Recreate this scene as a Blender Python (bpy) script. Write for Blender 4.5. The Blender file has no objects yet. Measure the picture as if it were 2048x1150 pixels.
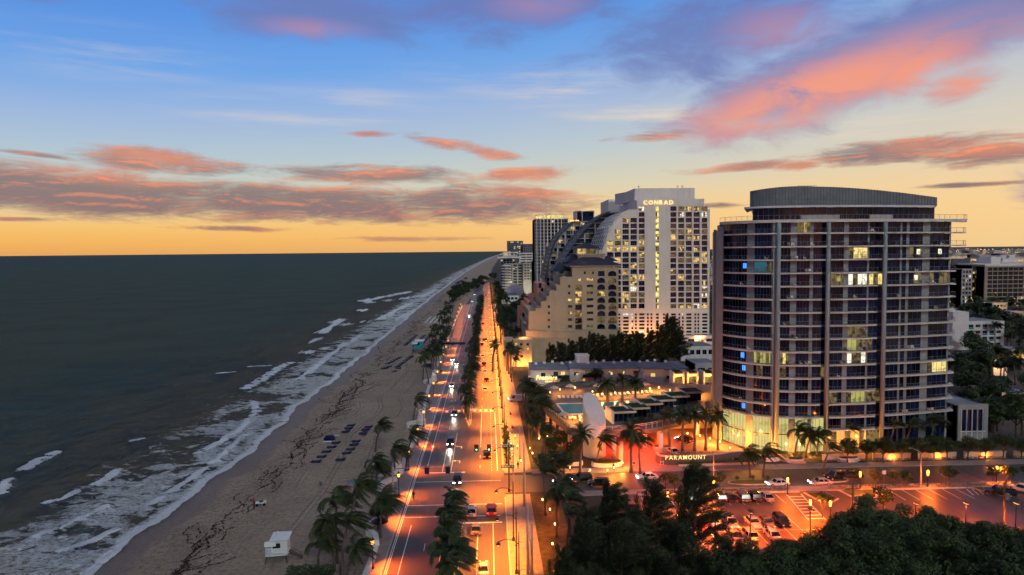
import bpy, bmesh, math, random
import numpy as np
from mathutils import Vector, Matrix, noise as mnoise

SC = bpy.context.scene
COL = SC.collection
R = math.radians
random.seed(7)

# ------------------------------------------------------------------ camera
F, CX, CY, EYE = 1365.0, 1024.0, 575.0, 50.0          # focal length in photo pixels, image centre, eye height
YAW = math.atan((1024 - 975) / F)
PITCH = math.atan((CY - 501.5) / F)
ROLL = R(0.54)
fwd = Vector((math.sin(YAW) * math.cos(PITCH), math.cos(YAW) * math.cos(PITCH), -math.sin(PITCH)))
rt0 = Vector((math.cos(YAW), -math.sin(YAW), 0))
up0 = rt0.cross(fwd)
rt = rt0 * math.cos(ROLL) - up0 * math.sin(ROLL)
up = rt0 * math.sin(ROLL) + up0 * math.cos(ROLL)
cam_d = bpy.data.cameras.new('camera'); cam = bpy.data.objects.new('camera', cam_d); COL.objects.link(cam)
m3 = Matrix((rt, up, -fwd)).transposed()
cam.matrix_world = Matrix.Translation((0, 0, EYE)) @ m3.to_4x4()
cam_d.sensor_fit = 'HORIZONTAL'; cam_d.sensor_width = 36.0; cam_d.lens = 36.0 * F / 2048.0
cam_d.clip_start = 1.0; cam_d.clip_end = 200000.0
SC.camera = cam
SC.render.resolution_x, SC.render.resolution_y = 1024, 575

# ------------------------------------------------------------------ world: dusk sky
SUN_AZ, SUN_EL = R(160), R(33)      # a soft fill sun is added behind the viewer; azimuth from +Y towards +X
wd = bpy.data.worlds.new('World'); SC.world = wd; wd.use_nodes = True
WN, WL = wd.node_tree.nodes, wd.node_tree.links
WN.clear()
def wn(t, **kw):
    n = WN.new(t)
    for k, v in kw.items(): setattr(n, k, v)
    return n
def wmath(op, a, b=None, c=None, clamp=False):
    n = WN.new('ShaderNodeMath'); n.operation = op; n.use_clamp = clamp
    for i, s in enumerate((a, b, c)):
        if s is None: continue
        if isinstance(s, (int, float)): n.inputs[i].default_value = s
        else: WL.new(s, n.inputs[i])
    return n.outputs[0]
def smooth(x, lo, hi):
    n = WN.new('ShaderNodeMapRange'); n.interpolation_type = 'SMOOTHSTEP'
    WL.new(x, n.inputs[0]); n.inputs[1].default_value = lo; n.inputs[2].default_value = hi
    return n.outputs[0]
def srgb(r, g, b):
    f = lambda c: ((c / 255 + .055) / 1.055) ** 2.4 if c > 10 else c / 255 / 12.92
    return (f(r), f(g), f(b), 1)
tc = wn('ShaderNodeTexCoord'); sep = wn('ShaderNodeSeparateXYZ')
nrm = wn('ShaderNodeVectorMath', operation='NORMALIZE'); WL.new(tc.outputs['Generated'], nrm.inputs[0]); WL.new(nrm.outputs[0], sep.inputs[0])
AZ = wmath('ARCTAN2', sep.outputs[0], sep.outputs[1]); EL = wmath('ARCSINE', sep.outputs[2])
U = wmath('MULTIPLY', AZ, 1365.0); V = wmath('MULTIPLY', EL, 1365.0)
# the colours climb higher on the sunset side (to the right, beyond the frame)
glow = wmath('POWER', wmath('MULTIPLY_ADD', wmath('COSINE', wmath('SUBTRACT', AZ, R(75))), .5, .5), 2.5)
ele = wmath('MULTIPLY', wmath('MAXIMUM', V, 0.0), wmath('MULTIPLY_ADD', glow, -.6, 1.10))
ramp = wn('ShaderNodeValToRGB'); WL.new(wmath('DIVIDE', ele, 1200.0), ramp.inputs[0])
stops = [(0, (236, 168, 92)), (24, (247, 184, 96)), (48, (246, 195, 114)), (74, (230, 202, 150)), (108, (196, 203, 190)), (165, (170, 194, 208)),
         (250, (142, 174, 222)), (330, (86, 154, 230)), (430, (62, 134, 224)), (600, (66, 112, 186)), (1200, (86, 102, 118))]
def fill(cr, stops):
    while len(cr.elements) < len(stops): cr.elements.new(0.5)
    for e, (v, c) in zip(cr.elements, stops): e.position = v / 1200.0; e.color = srgb(*c)
fill(ramp.color_ramp, stops)
ramp2 = wn('ShaderNodeValToRGB'); WL.new(wmath('DIVIDE', ele, 1200.0), ramp2.inputs[0])      # the side away from the sunset: earth shadow and dusk blue
fill(ramp2.color_ramp, [(0, (92, 98, 128)), (120, (128, 120, 150)), (240, (122, 138, 182)), (430, (100, 122, 168)), (700, (84, 106, 152)), (1200, (86, 102, 118))])
comb = wn('ShaderNodeCombineXYZ'); WL.new(U, comb.inputs[0]); WL.new(V, comb.inputs[1])
def wnoise(su, sv, off=(0, 0, 0), detail=6.0, rough=.55, dist=.0):
    mp = wn('ShaderNodeMapping'); WL.new(comb.outputs[0], mp.inputs[0])
    mp.inputs['Scale'].default_value = (1 / su, 1 / sv, 1); mp.inputs['Location'].default_value = off
    t = wn('ShaderNodeTexNoise'); WL.new(mp.outputs[0], t.inputs['Vector'])
    t.inputs['Scale'].default_value = 1; t.inputs['Detail'].default_value = detail; t.inputs['Roughness'].default_value = rough; t.inputs['Distortion'].default_value = dist
    return t.outputs[0]
def blob(px, py, ru, rv, tilt=0.0, gain=1.0):       # soft bank of cloud centred where the photograph has one
    u0, v0 = 1365 * math.atan((px - 975) / F), 1365 * math.atan((502 - (px - 975) * .0094 - py) / F * math.cos(math.atan((px - 975) / F)))
    mp = wn('ShaderNodeMapping', vector_type='TEXTURE'); WL.new(comb.outputs[0], mp.inputs[0])
    mp.inputs['Location'].default_value = (u0, v0, 0); mp.inputs['Rotation'].default_value = (0, 0, R(tilt)); mp.inputs['Scale'].default_value = (ru, rv, 1)
    ln = wn('ShaderNodeVectorMath', operation='LENGTH'); WL.new(mp.outputs[0], ln.inputs[0])
    mr = WN.new('ShaderNodeMapRange'); mr.interpolation_type = 'SMOOTHSTEP'; WL.new(ln.outputs['Value'], mr.inputs[0])
    mr.inputs[1].default_value = 1.3; mr.inputs[2].default_value = 0.0; mr.inputs[3].default_value = 0; mr.inputs[4].default_value = gain
    return mr.outputs[0]
def union(bl):
    o = bl[0]
    for b in bl[1:]: o = wmath('MAXIMUM', o, b)
    return o
def wmix(f, a, b):
    n = WN.new('ShaderNodeMix'); n.data_type = 'RGBA'; n.clamp_factor = True
    for s, i in ((f, 0), (a, 6), (b, 7)):
        if isinstance(s, (int, float)): n.inputs[i].default_value = s
        elif isinstance(s, tuple): n.inputs[i].default_value = s
        else: WL.new(s, n.inputs[i])
    return n.outputs[2]
sunside = smooth(wmath('COSINE', wmath('SUBTRACT', AZ, R(5))), -.35, .3)
nlow, nlow_up = wnoise(105, 19, dist=.45, detail=9, rough=.66), wnoise(105, 19, off=(0, .34, 0), dist=.45, detail=9, rough=.66)
nhigh = wnoise(170, 62, off=(3.1, 1.7, 0), detail=9, rough=.63, dist=.5)
nwisp = wnoise(420, 38, off=(8.2, 4.7, 0), detail=7, rough=.6)
nfar = wnoise(600, 200, off=(1.2, 9.7, 0), detail=3)
outside = wmath('MULTIPLY', smooth(wmath('MAXIMUM', wmath('SUBTRACT', wmath('ABSOLUTE', U), 850.0), wmath('SUBTRACT', V, 560.0)), 0, 150), smooth(nfar, .38, .58))
# high layer: veil along the top, big bank at upper right
mh = union([blob(640, 40, 350, 78, -4, 1.0), blob(1020, 25, 470, 90, 0, .95), blob(1450, 60, 420, 140, 8, .95), blob(1660, 155, 380, 110, 15, 1.28), blob(1960, 45, 330, 110, 5, 1.08),
            blob(1950, 155, 110, 50, 10, .8), blob(60, 0, 160, 26, 0, .7), wmath('MULTIPLY', outside, .8)])
dh = smooth(wmath('MULTIPLY_ADD', nhigh, 2.3, wmath('SUBTRACT', wmath('MULTIPLY', mh, 1.5), 1.60)), .0, 1.0)
warm_h = wmath('MULTIPLY', union([blob(1640, 185, 310, 66, 14, 1.15), blob(1950, 155, 110, 55, 10, .95), blob(1830, 140, 140, 60, 14, 1.0), blob(640, 72, 110, 22, 0, .35), blob(1080, 15, 110, 40, 0, .3), blob(1560, 60, 120, 50, 0, .35), blob(2030, 60, 90, 40, 0, .4)]), smooth(nhigh, .2, .55))
col_h = wmix(warm_h, srgb(92, 106, 176), srgb(252, 136, 96))
# low layer: long bars over the sea with lit crests, scattered bars elsewhere
ml = union([blob(140, 385, 480, 62, -3, 1.15), blob(620, 408, 500, 56, -2, 1.08), blob(960, 408, 340, 60, 0, 1.0), blob(340, 328, 210, 36, -4, .98), blob(760, 352, 360, 32, 0, .92),
            blob(1060, 350, 160, 26, 0, .92), blob(900, 290, 120, 20, -8, .9), blob(990, 310, 100, 18, -6, .9), blob(1060, 385, 190, 18, -3, .95), blob(100, 315, 110, 9, -5, .85),
            blob(470, 458, 180, 9, -1, .86), blob(830, 478, 230, 9, 0, .84), blob(1820, 300, 260, 32, 2, .98), blob(1990, 305, 130, 36, 0, 1.0), blob(1500, 332, 180, 16, 2, .9), blob(1600, 330, 80, 14, 0, .95),
            blob(1320, 272, 160, 18, 3, .76), blob(1960, 367, 150, 7, 0, .9), blob(1440, 410, 90, 10, 0, .85), blob(60, 440, 130, 7, 0, .82), blob(740, 272, 80, 10, 0, .84), wmath('MULTIPLY', outside, .7)])
dl = smooth(wmath('MULTIPLY_ADD', nlow, 2.5, wmath('SUBTRACT', wmath('MULTIPLY', ml, 1.6), 1.78)), .0, .95)
dl2 = wmath('MULTIPLY', smooth(wmath('MULTIPLY_ADD', nlow, 1.6, wmath('SUBTRACT', wmath('MULTIPLY', ml, 1.6), 1.62)), -.25, .9), .55)
crest = smooth(wmath('SUBTRACT', nlow, nlow_up), .0, .16)
warm_l = union([blob(330, 318, 150, 22, -4, .95), blob(230, 350, 170, 22, -4, .85), blob(680, 372, 190, 18, -2, .6), blob(770, 345, 90, 16, 0, .7), blob(1060, 350, 160, 30, 0, 1.0), blob(910, 288, 90, 22, -8, .9),
                blob(1000, 308, 110, 22, 0, 1.0), blob(1080, 385, 180, 20, -3, .8), blob(1850, 288, 90, 20, 0, .75), blob(1990, 292, 110, 22, 0, .95), blob(1600, 330, 80, 18, 0, 1.0), blob(1450, 335, 100, 16, 0, .7), blob(1330, 275, 150, 22, 0, .6), blob(740, 272, 80, 14, 0, .6), wmath('MULTIPLY', outside, .5)])
col_l = wmix(wmath('MULTIPLY_ADD', wmath('MULTIPLY', crest, .46), 1, wmath('MULTIPLY', warm_l, .60), clamp=True), srgb(112, 98, 118), srgb(250, 138, 100))
col_l = wmix(smooth(V, 62, 12), col_l, srgb(206, 146, 110))
col_l = wmix(sunside, srgb(104, 102, 130), col_l); col_h = wmix(sunside, srgb(96, 100, 140), col_h)      # clouds away from the sunset stay grey
# thin pale wisps
dw = wmath('MULTIPLY', smooth(nwisp, .42, .74), union([blob(1150, 190, 330, 46, -8, .8), blob(1350, 235, 300, 34, -6, .8), blob(640, 230, 300, 60, 5, .45), blob(250, 120, 240, 50, 0, .35), blob(1700, 250, 380, 40, 0, .6)]))
sky = wmix(sunside, ramp2.outputs[0], ramp.outputs[0])
sky = wmix(wmath('MULTIPLY', wmath('MULTIPLY', wmath('MULTIPLY', glow, glow), 1.1), smooth(V, 480, 120)), sky, srgb(234, 208, 186))
sky = wmix(wmath('MULTIPLY', wmath('MULTIPLY', glow, .95), smooth(V, 215, 10)), sky, srgb(254, 214, 142))
sky = wmix(dw, sky, srgb(240, 216, 190))
sky = wmix(wmath('MULTIPLY', dh, .82), sky, col_h)
sky = wmix(dl2, sky, wmix(.35, col_l, srgb(232, 190, 160)))
sky = wmix(wmath('MULTIPLY', dl, .90), sky, col_l)
nis = wn('ShaderNodeTexSky', sky_type='NISHITA'); nis.sun_disc = False; nis.sun_elevation = R(2); nis.sun_rotation = SUN_AZ; nis.air_density = 1.2; nis.dust_density = 1.5
bg1, bg2, addn, wo = wn('ShaderNodeBackground'), wn('ShaderNodeBackground'), wn('ShaderNodeAddShader'), wn('ShaderNodeOutputWorld')
WL.new(sky, bg1.inputs[0]); bg1.inputs[1].default_value = 0.93
WL.new(nis.outputs[0], bg2.inputs[0]); bg2.inputs[1].default_value = 0.05
WL.new(bg1.outputs[0], addn.inputs[0]); WL.new(bg2.outputs[0], addn.inputs[1]); WL.new(addn.outputs[0], wo.inputs[0])
wd.cycles.sampling_method = 'NONE'

sun_d = bpy.data.lights.new('fill_sun', 'SUN'); sun_d.energy = 1.0; sun_d.angle = R(14); sun_d.color = (.93, 1.0, .90)  # added fill, brightens the building fronts that face the viewer
sun = bpy.data.objects.new('fill_sun', sun_d); COL.objects.link(sun)
sdir = Vector((math.sin(SUN_AZ) * math.cos(SUN_EL), math.cos(SUN_AZ) * math.cos(SUN_EL), math.sin(SUN_EL)))
sun.rotation_euler = sdir.to_track_quat('Z', 'Y').to_euler()

vs = SC.view_settings; vs.view_transform = 'Standard'; vs.look = 'None'; vs.exposure = 0.0; vs.gamma = 1.0; vs.use_curve_mapping = False
cy = SC.cycles; cy.use_denoising = True; cy.max_bounces = 3; cy.diffuse_bounces = 2; cy.glossy_bounces = 2; cy.transmission_bounces = 2; cy.transparent_max_bounces = 6
cy.sample_clamp_indirect = 4.0; cy.caustics_reflective = False; cy.caustics_refractive = False; cy.use_light_tree = False; cy.use_adaptive_sampling = True; cy.adaptive_threshold = 0.035

# ------------------------------------------------------------------ planning helpers (photo pixel -> place in the world)
def ray(px, py): return fwd + rt * ((px - CX) / F) - up * ((py - CY) / F)
def g(px, py, z=0.0):
    d = ray(px, py); t = (z - EYE) / d.z
    return (d.x * t, d.y * t)
def at(px, py, Y):
    d = ray(px, py); t = Y / d.y
    return Vector((d.x * t, Y, EYE + d.z * t))
def xat(px, Y): return (px - 975) / F * Y

# ------------------------------------------------------------------ mesh helpers
class MB:
    def __init__(s): s.v, s.f, s.m = [], [], []
    def poly(s, pts, mi=0):
        n = len(s.v); s.v += [tuple(p) for p in pts]; s.f.append(tuple(range(n, n + len(pts)))); s.m.append(mi)
    def hexa(s, p, mi=0):
        n = len(s.v); s.v += [tuple(q) for q in p]
        for f in ((3, 2, 1, 0), (4, 5, 6, 7), (0, 1, 5, 4), (1, 2, 6, 5), (2, 3, 7, 6), (3, 0, 4, 7)):
            s.f.append(tuple(n + i for i in f)); s.m.append(mi)
        return s
    def box(s, x0, x1, y0, y1, z0, z1, mi=0):
        return s.hexa([(x0, y0, z0), (x1, y0, z0), (x1, y1, z0), (x0, y1, z0), (x0, y0, z1), (x1, y0, z1), (x1, y1, z1), (x0, y1, z1)], mi)
    def bar(s, a, b, w, h, mi=0):          # upright-ish bar from a to b with plan width w and height h (centred)
        a, b = Vector(a), Vector(b); d = (b - a); n = Vector((-d.y, d.x, 0))
        n = n.normalized() * (w / 2) if n.length > 1e-6 else Vector((w / 2, 0, 0)); k = Vector((0, 0, h / 2))
        return s.hexa([a - n - k, b - n - k, b + n - k, a + n - k, a - n + k, b - n + k, b + n + k, a + n + k], mi)
    def prism(s, pl, z0, z1, mi=0, top=None, cap=True):
        n = len(pl); k = len(s.v)
        s.v += [(p[0], p[1], z0) for p in pl] + [(p[0], p[1], z1) for p in pl]
        for i in range(n):
            j = (i + 1) % n; s.f.append((k + i, k + j, k + n + j, k + n + i)); s.m.append(mi)
        if cap:
            s.f.append(tuple(k + i for i in reversed(range(n)))); s.m.append(mi)
            s.f.append(tuple(k + n + i for i in range(n))); s.m.append(mi if top is None else top)
        return s
    def xzprism(s, pl, y0, y1, mi=0):      # polygon in the x-z plane pushed along y
        n = len(pl); k = len(s.v)
        s.v += [(p[0], y0, p[1]) for p in pl] + [(p[0], y1, p[1]) for p in pl]
        for i in range(n):
            j = (i + 1) % n; s.f.append((k + j, k + i, k + n + i, k + n + j)); s.m.append(mi)
        s.f.append(tuple(k + i for i in range(n))); s.m.append(mi)
        s.f.append(tuple(k + n + i for i in reversed(range(n)))); s.m.append(mi)
        return s
    def tube(s, pts, rads, n=6, mi=0, cap=True):
        pts = [Vector(p) for p in pts]; k0 = len(s.v)
        if isinstance(rads, (int, float)): rads = [rads] * len(pts)
        for i, p in enumerate(pts):
            d = (pts[min(i + 1, len(pts) - 1)] - pts[max(i - 1, 0)])
            d = d.normalized() if d.length > 1e-9 else Vector((0, 0, 1))
            a = d.cross(Vector((0, 0, 1)) if abs(d.z) < .9 else Vector((1, 0, 0))).normalized(); b = d.cross(a)
            for q in range(n):
                t = 2 * math.pi * q / n
                s.v.append(tuple(p + (a * math.cos(t) + b * math.sin(t)) * rads[i]))
        for i in range(len(pts) - 1):
            for q in range(n):
                w = (q + 1) % n
                s.f.append((k0 + i * n + q, k0 + i * n + w, k0 + (i + 1) * n + w, k0 + (i + 1) * n + q)); s.m.append(mi)
        if cap:
            s.f.append(tuple(k0 + q for q in reversed(range(n)))); s.m.append(mi)
            s.f.append(tuple(k0 + (len(pts) - 1) * n + q for q in range(n))); s.m.append(mi)
        return s
    def lathe(s, c, prof, n=10, mi=0):     # profile [(radius, z)] turned about the vertical through c
        return s.tube([(c[0], c[1], c[2] + z + i * 1e-6) for i, (r, z) in enumerate(prof)], [max(r, 1e-3) for r, z in prof], n, mi)
    def mesh(s, name, mats, smooth=False):
        me = bpy.data.meshes.new(name); me.from_pydata(s.v, [], s.f)
        for m in (mats if isinstance(mats, (list, tuple)) else [mats]): me.materials.append(m)
        if any(s.m): me.polygons.foreach_set('material_index', s.m)
        if smooth: me.polygons.foreach_set('use_smooth', [True] * len(s.f))
        me.update(); return me
    def build(s, name, mats, parent=None, smooth=False, loc=None, rz=0):
        return ob(name, s.mesh(name, mats, smooth), parent, loc, rz)
def ob(name, me, parent=None, loc=None, rz=0, sc=None):
    o = bpy.data.objects.new(name, me); COL.objects.link(o)
    if parent is not None: o.parent = parent
    if loc is not None: o.location = loc
    if rz: o.rotation_euler = (0, 0, rz)
    if sc is not None: o.scale = sc if isinstance(sc, (tuple, list)) else (sc, sc, sc)
    return o
def empty(name, loc=(0, 0, 0), rz=0, sc=None): return ob(name, None, None, loc, rz, sc)
def tag(o, label=None, cat=None, group=None, kind=None):
    if label: o['label'] = label
    if cat: o['category'] = cat
    if group: o['group'] = group
    if kind: o['kind'] = kind
    return o
def struct(o): o['kind'] = 'structure'; return o
def copy_tree(o, loc=None, rz=None, label=None):
    r = o.copy(); COL.objects.link(r)
    for ch in o.children:
        c = ch.copy(); COL.objects.link(c); c.parent = r
        for gr in ch.children:
            d = gr.copy(); COL.objects.link(d); d.parent = c
    if loc is not None: r.location = loc
    if rz is not None: r.rotation_euler = (0, 0, rz)
    if label: r['label'] = label
    return r
def spot(loc, target, energy, color, angle=120, blend=.8, radius=.2, parent=None):
    l = bpy.data.lights.new('lamp_light', 'SPOT'); l.energy = energy; l.color = color; l.spot_size = R(angle); l.spot_blend = blend; l.shadow_soft_size = radius
    o = bpy.data.objects.new('lamp_light', l); COL.objects.link(o)
    if parent is not None: o.parent = parent
    o.location = loc; o.rotation_euler = (Vector(loc) - Vector(target)).to_track_quat('Z', 'Y').to_euler()
    return o
def point(loc, energy, color, radius=.2, parent=None):
    l = bpy.data.lights.new('lamp_light', 'POINT'); l.energy = energy; l.color = color; l.shadow_soft_size = radius
    o = bpy.data.objects.new('lamp_light', l); COL.objects.link(o)
    if parent is not None: o.parent = parent
    o.location = loc
    return o

# ------------------------------------------------------------------ materials
def newmat(name):
    m = bpy.data.materials.new(name); m.use_nodes = True
    nt = m.node_tree; b = nt.nodes['Principled BSDF']
    return m, nt.nodes, nt.links, b
def mat(name, col, rough=.8, var=.25, scale=.6, metal=0.0, bump=0.0, bscale=4.0, spec=.3, emit=None, es=0.0, coords='pos', stain=None):
    m, N, L, b = newmat(name)
    b.inputs['Roughness'].default_value = rough; b.inputs['Metallic'].default_value = metal; b.inputs['Specular IOR Level'].default_value = spec
    if coords == 'pos': src = N.new('ShaderNodeNewGeometry').outputs['Position']
    else: src = N.new('ShaderNodeTexCoord').outputs['Object']
    t = N.new('ShaderNodeTexNoise'); t.inputs['Scale'].default_value = scale; t.inputs['Detail'].default_value = 5; t.inputs['Roughness'].default_value = .65; L.new(src, t.inputs['Vector'])
    mr = N.new('ShaderNodeMapRange'); mr.inputs[1].default_value = .3; mr.inputs[2].default_value = .7; mr.inputs[3].default_value = 1 - var; mr.inputs[4].default_value = 1 + var * .6
    L.new(t.outputs[0], mr.inputs[0])
    mx = N.new('ShaderNodeMix'); mx.data_type = 'RGBA'; mx.blend_type = 'MULTIPLY'; mx.inputs[0].default_value = 1; mx.inputs[6].default_value = (*col, 1); L.new(mr.outputs[0], mx.inputs[7])
    out = mx.outputs[2]
    if stain:                                # streaks that run down a wall: (colour, strength)
        mp = N.new('ShaderNodeMapping'); L.new(src, mp.inputs[0]); mp.inputs['Scale'].default_value = (.9, .9, .05)
        t2 = N.new('ShaderNodeTexNoise'); t2.inputs['Scale'].default_value = 1.0; t2.inputs['Detail'].default_value = 6; L.new(mp.outputs[0], t2.inputs['Vector'])
        r2 = N.new('ShaderNodeMapRange'); r2.inputs[1].default_value = .48; r2.inputs[2].default_value = .75; r2.inputs[4].default_value = stain[1]; L.new(t2.outputs[0], r2.inputs[0])
        m2 = N.new('ShaderNodeMix'); m2.data_type = 'RGBA'; L.new(r2.outputs[0], m2.inputs[0]); L.new(out, m2.inputs[6]); m2.inputs[7].default_value = (*stain[0], 1); out = m2.outputs[2]
    L.new(out, b.inputs['Base Color'])
    if bump:
        t3 = N.new('ShaderNodeTexNoise'); t3.inputs['Scale'].default_value = bscale; t3.inputs['Detail'].default_value = 4; L.new(src, t3.inputs['Vector'])
        bp = N.new('ShaderNodeBump'); bp.inputs['Strength'].default_value = bump; bp.inputs['Distance'].default_value = .1; L.new(t3.outputs[0], bp.inputs['Height']); L.new(bp.outputs[0], b.inputs['Normal'])
    if emit: b.inputs['Emission Color'].default_value = (*emit, 1); b.inputs['Emission Strength'].default_value = es
    return m
def glow_mat(name, col, s):
    m, N, L, b = newmat(name)
    b.inputs['Base Color'].default_value = (*[c * .5 for c in col], 1); b.inputs['Emission Color'].default_value = (*col, 1); b.inputs['Emission Strength'].default_value = s
    return m
def room_mat(name, c_dark, c_lit, s, sx=1.1, sz=1.4, thr=.5):    # a lit room seen through glass: lamp-lit walls, curtains and dark furniture
    m, N, L, b = newmat(name)
    src = N.new('ShaderNodeNewGeometry').outputs['Position']
    mp = N.new('ShaderNodeMapping'); L.new(src, mp.inputs[0]); mp.inputs['Scale'].default_value = (sx, sx, sz)
    t = N.new('ShaderNodeTexVoronoi'); t.distance = 'CHEBYCHEV'; t.inputs['Scale'].default_value = 1.0; L.new(mp.outputs[0], t.inputs['Vector'])
    t2 = N.new('ShaderNodeTexNoise'); t2.inputs['Scale'].default_value = 2.2; t2.inputs['Detail'].default_value = 3; L.new(mp.outputs[0], t2.inputs['Vector'])
    sp = N.new('ShaderNodeSeparateColor'); L.new(t.outputs['Color'], sp.inputs[0])
    ad = N.new('ShaderNodeMath'); ad.operation = 'MULTIPLY_ADD'; L.new(t2.outputs[0], ad.inputs[0]); ad.inputs[1].default_value = .9; L.new(sp.outputs[0], ad.inputs[2])
    mr = N.new('ShaderNodeMapRange'); mr.interpolation_type = 'SMOOTHSTEP'; mr.inputs[1].default_value = thr - .25; mr.inputs[2].default_value = thr + .45; L.new(ad.outputs[0], mr.inputs[0])
    mx = N.new('ShaderNodeMix'); mx.data_type = 'RGBA'; L.new(mr.outputs[0], mx.inputs[0]); mx.inputs[6].default_value = (*c_dark, 1); mx.inputs[7].default_value = (*c_lit, 1)
    L.new(mx.outputs[2], b.inputs['Emission Color']); b.inputs['Emission Strength'].default_value = s
    b.inputs['Base Color'].default_value = (.02, .02, .025, 1); b.inputs['Roughness'].default_value = .1
    return m
def glass_mat(name, col, rough=.06, var=.6, spec=.5):
    m, N, L, b = newmat(name)
    src = N.new('ShaderNodeNewGeometry').outputs['Position']
    mp = N.new('ShaderNodeMapping'); L.new(src, mp.inputs[0]); mp.inputs['Scale'].default_value = (.55, .55, .31)
    t = N.new('ShaderNodeTexWhiteNoise'); sn = N.new('ShaderNodeVectorMath'); sn.operation = 'FLOOR'; L.new(mp.outputs[0], sn.inputs[0]); L.new(sn.outputs[0], t.inputs['Vector'])
    mr = N.new('ShaderNodeMapRange'); mr.inputs[3].default_value = 1 - var; mr.inputs[4].default_value = 1 + var; L.new(t.outputs[0], mr.inputs[0])
    mx = N.new('ShaderNodeMix'); mx.data_type = 'RGBA'; mx.blend_type = 'MULTIPLY'; mx.inputs[0].default_value = 1; mx.inputs[6].default_value = (*col, 1); L.new(mr.outputs[0], mx.inputs[7])
    L.new(mx.outputs[2], b.inputs['Base Color']); b.inputs['Roughness'].default_value = rough; b.inputs['Specular IOR Level'].default_value = spec
    return m
def leaf_mat(name, c0, c1, rough=.6):
    m, N, L, b = newmat(name)
    ge = N.new('ShaderNodeNewGeometry'); oi = N.new('ShaderNodeObjectInfo')
    t = N.new('ShaderNodeTexNoise'); t.inputs['Scale'].default_value = .45; t.inputs['Detail'].default_value = 2; L.new(ge.outputs['Position'], t.inputs['Vector'])
    a = N.new('ShaderNodeMath'); a.operation = 'MULTIPLY_ADD'; L.new(ge.outputs['Random Per Island'], a.inputs[0]); a.inputs[1].default_value = .55; L.new(t.outputs[0], a.inputs[2])
    a2 = N.new('ShaderNodeMath'); a2.operation = 'MULTIPLY_ADD'; L.new(oi.outputs['Random'], a2.inputs[0]); a2.inputs[1].default_value = .25; L.new(a.outputs[0], a2.inputs[2])
    mr = N.new('ShaderNodeMapRange'); mr.inputs[1].default_value = .35; mr.inputs[2].default_value = 1.15; L.new(a2.outputs[0], mr.inputs[0])
    mx = N.new('ShaderNodeMix'); mx.data_type = 'RGBA'; L.new(mr.outputs[0], mx.inputs[0]); mx.inputs[6].default_value = (*c0, 1); mx.inputs[7].default_value = (*c1, 1)
    L.new(mx.outputs[2], b.inputs['Base Color']); b.inputs['Roughness'].default_value = rough; b.inputs['Specular IOR Level'].default_value = .25
    return m
def clear_glass(name, tint=(.5, .55, .6), alpha=.28):
    m, N, L, b = newmat(name)
    b.inputs['Base Color'].default_value = (*tint, 1); b.inputs['Alpha'].default_value = alpha; b.inputs['Roughness'].default_value = .1
    return m

M = {}
M['sidewalk'] = mat('sidewalk paving', (.26, .22, .205), .75, .22, .8, bump=.15, bscale=3)
M['pink_paving'] = mat('rose concrete paving', (.25, .205, .195), .7, .25, .5, bump=.1)
M['kerb'] = mat('kerb concrete', (.36, .34, .32), .85, .2, 1.2)
M['white_wall'] = mat('white wave wall', (.62, .61, .6), .8, .15, .5, stain=((.3, .28, .26), .3))
M['paint'] = mat('road paint white', (.72, .71, .67), .6, .3, 1.6)
M['paint_y'] = mat('road paint yellow', (.6, .36, .06), .6, .3, 1.6)
M['black'] = mat('black painted metal', (.012, .012, .014), .45, .2, 3, spec=.4, coords='o')
M['grey_metal'] = mat('galvanised metal', (.3, .3, .31), .45, .2, 3, metal=.6, coords='o')
M['concrete'] = mat('concrete', (.38, .36, .35), .85, .22, .4, bump=.1)
M['pole'] = mat('concrete pole', (.4, .34, .3), .8, .2, .6)
M['white'] = mat('white render', (.66, .63, .63), .8, .12, .35, stain=((.36, .33, .33), .28))
M['cond_white'] = mat('white tower render', (.72, .685, .64), .75, .1, .15, stain=((.5, .45, .46), .25))
M['beige'] = mat('beige stucco', (.45, .36, .25), .85, .14, .25, stain=((.3, .23, .16), .35))
M['beige2'] = mat('cream stucco trim', (.5, .43, .33), .85, .12, .3)
M['salmon'] = mat('salmon stucco', (.62, .27, .17), .85, .15, .3, stain=((.3, .14, .1), .3))
M['roof_blue'] = mat('dark blue tile roof', (.022, .026, .05), .6, .3, 1.2, bump=.3, bscale=6)
M['roof_grey'] = mat('grey roof membrane', (.2, .22, .25), .8, .3, .25)
M['tower_wall'] = mat('tower render', (.25, .285, .295), .8, .14, .25, stain=((.22, .2, .2), .3))
M['slab'] = mat('balcony slab render', (.52, .52, .49), .8, .15, .4)
M['crown'] = mat('charcoal metal mesh', (.15, .175, .20), .55, .25, .5, metal=.2)
M['glass'] = glass_mat('dark blue glass', (.005, .013, .046), .05, .8, .25)
M['glass2'] = glass_mat('grey glass', (.03, .035, .045), .08, .7)
M['mullion'] = mat('grey window frame', (.085, .085, .09), .5, .1, 2, metal=.3)
M['rail'] = mat('balcony rail', (.16, .16, .165), .45, .1, 2, metal=.4)
M['rail_glass'] = clear_glass('balcony rail glass', (.08, .10, .13), .08)
M['lit_y'] = room_mat('lit room yellow', (.05, .03, .01), (1.0, .78, .26), 1.05, 1.3, 1.1, .45)
M['lit_w'] = room_mat('lit room white', (.10, .09, .06), (1.0, .93, .72), 1.2, 1.6, 1.3, .45)
M['lit_g'] = room_mat('lit room green', (.04, .04, .012), (.62, .60, .16), .7, 1.3, .8, .45)
M['lit_dim'] = room_mat('dim room', (.015, .012, .008), (.36, .26, .09), .5, 1.5, 1.2, .75)
M['lit_o'] = room_mat('lit room orange', (.12, .03, .005), (1.0, .42, .08), 1.2, 1.1, .9, .4)
M['lit_b'] = glow_mat('screen blue', (.05, .28, 1.0), 1.6)
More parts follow.
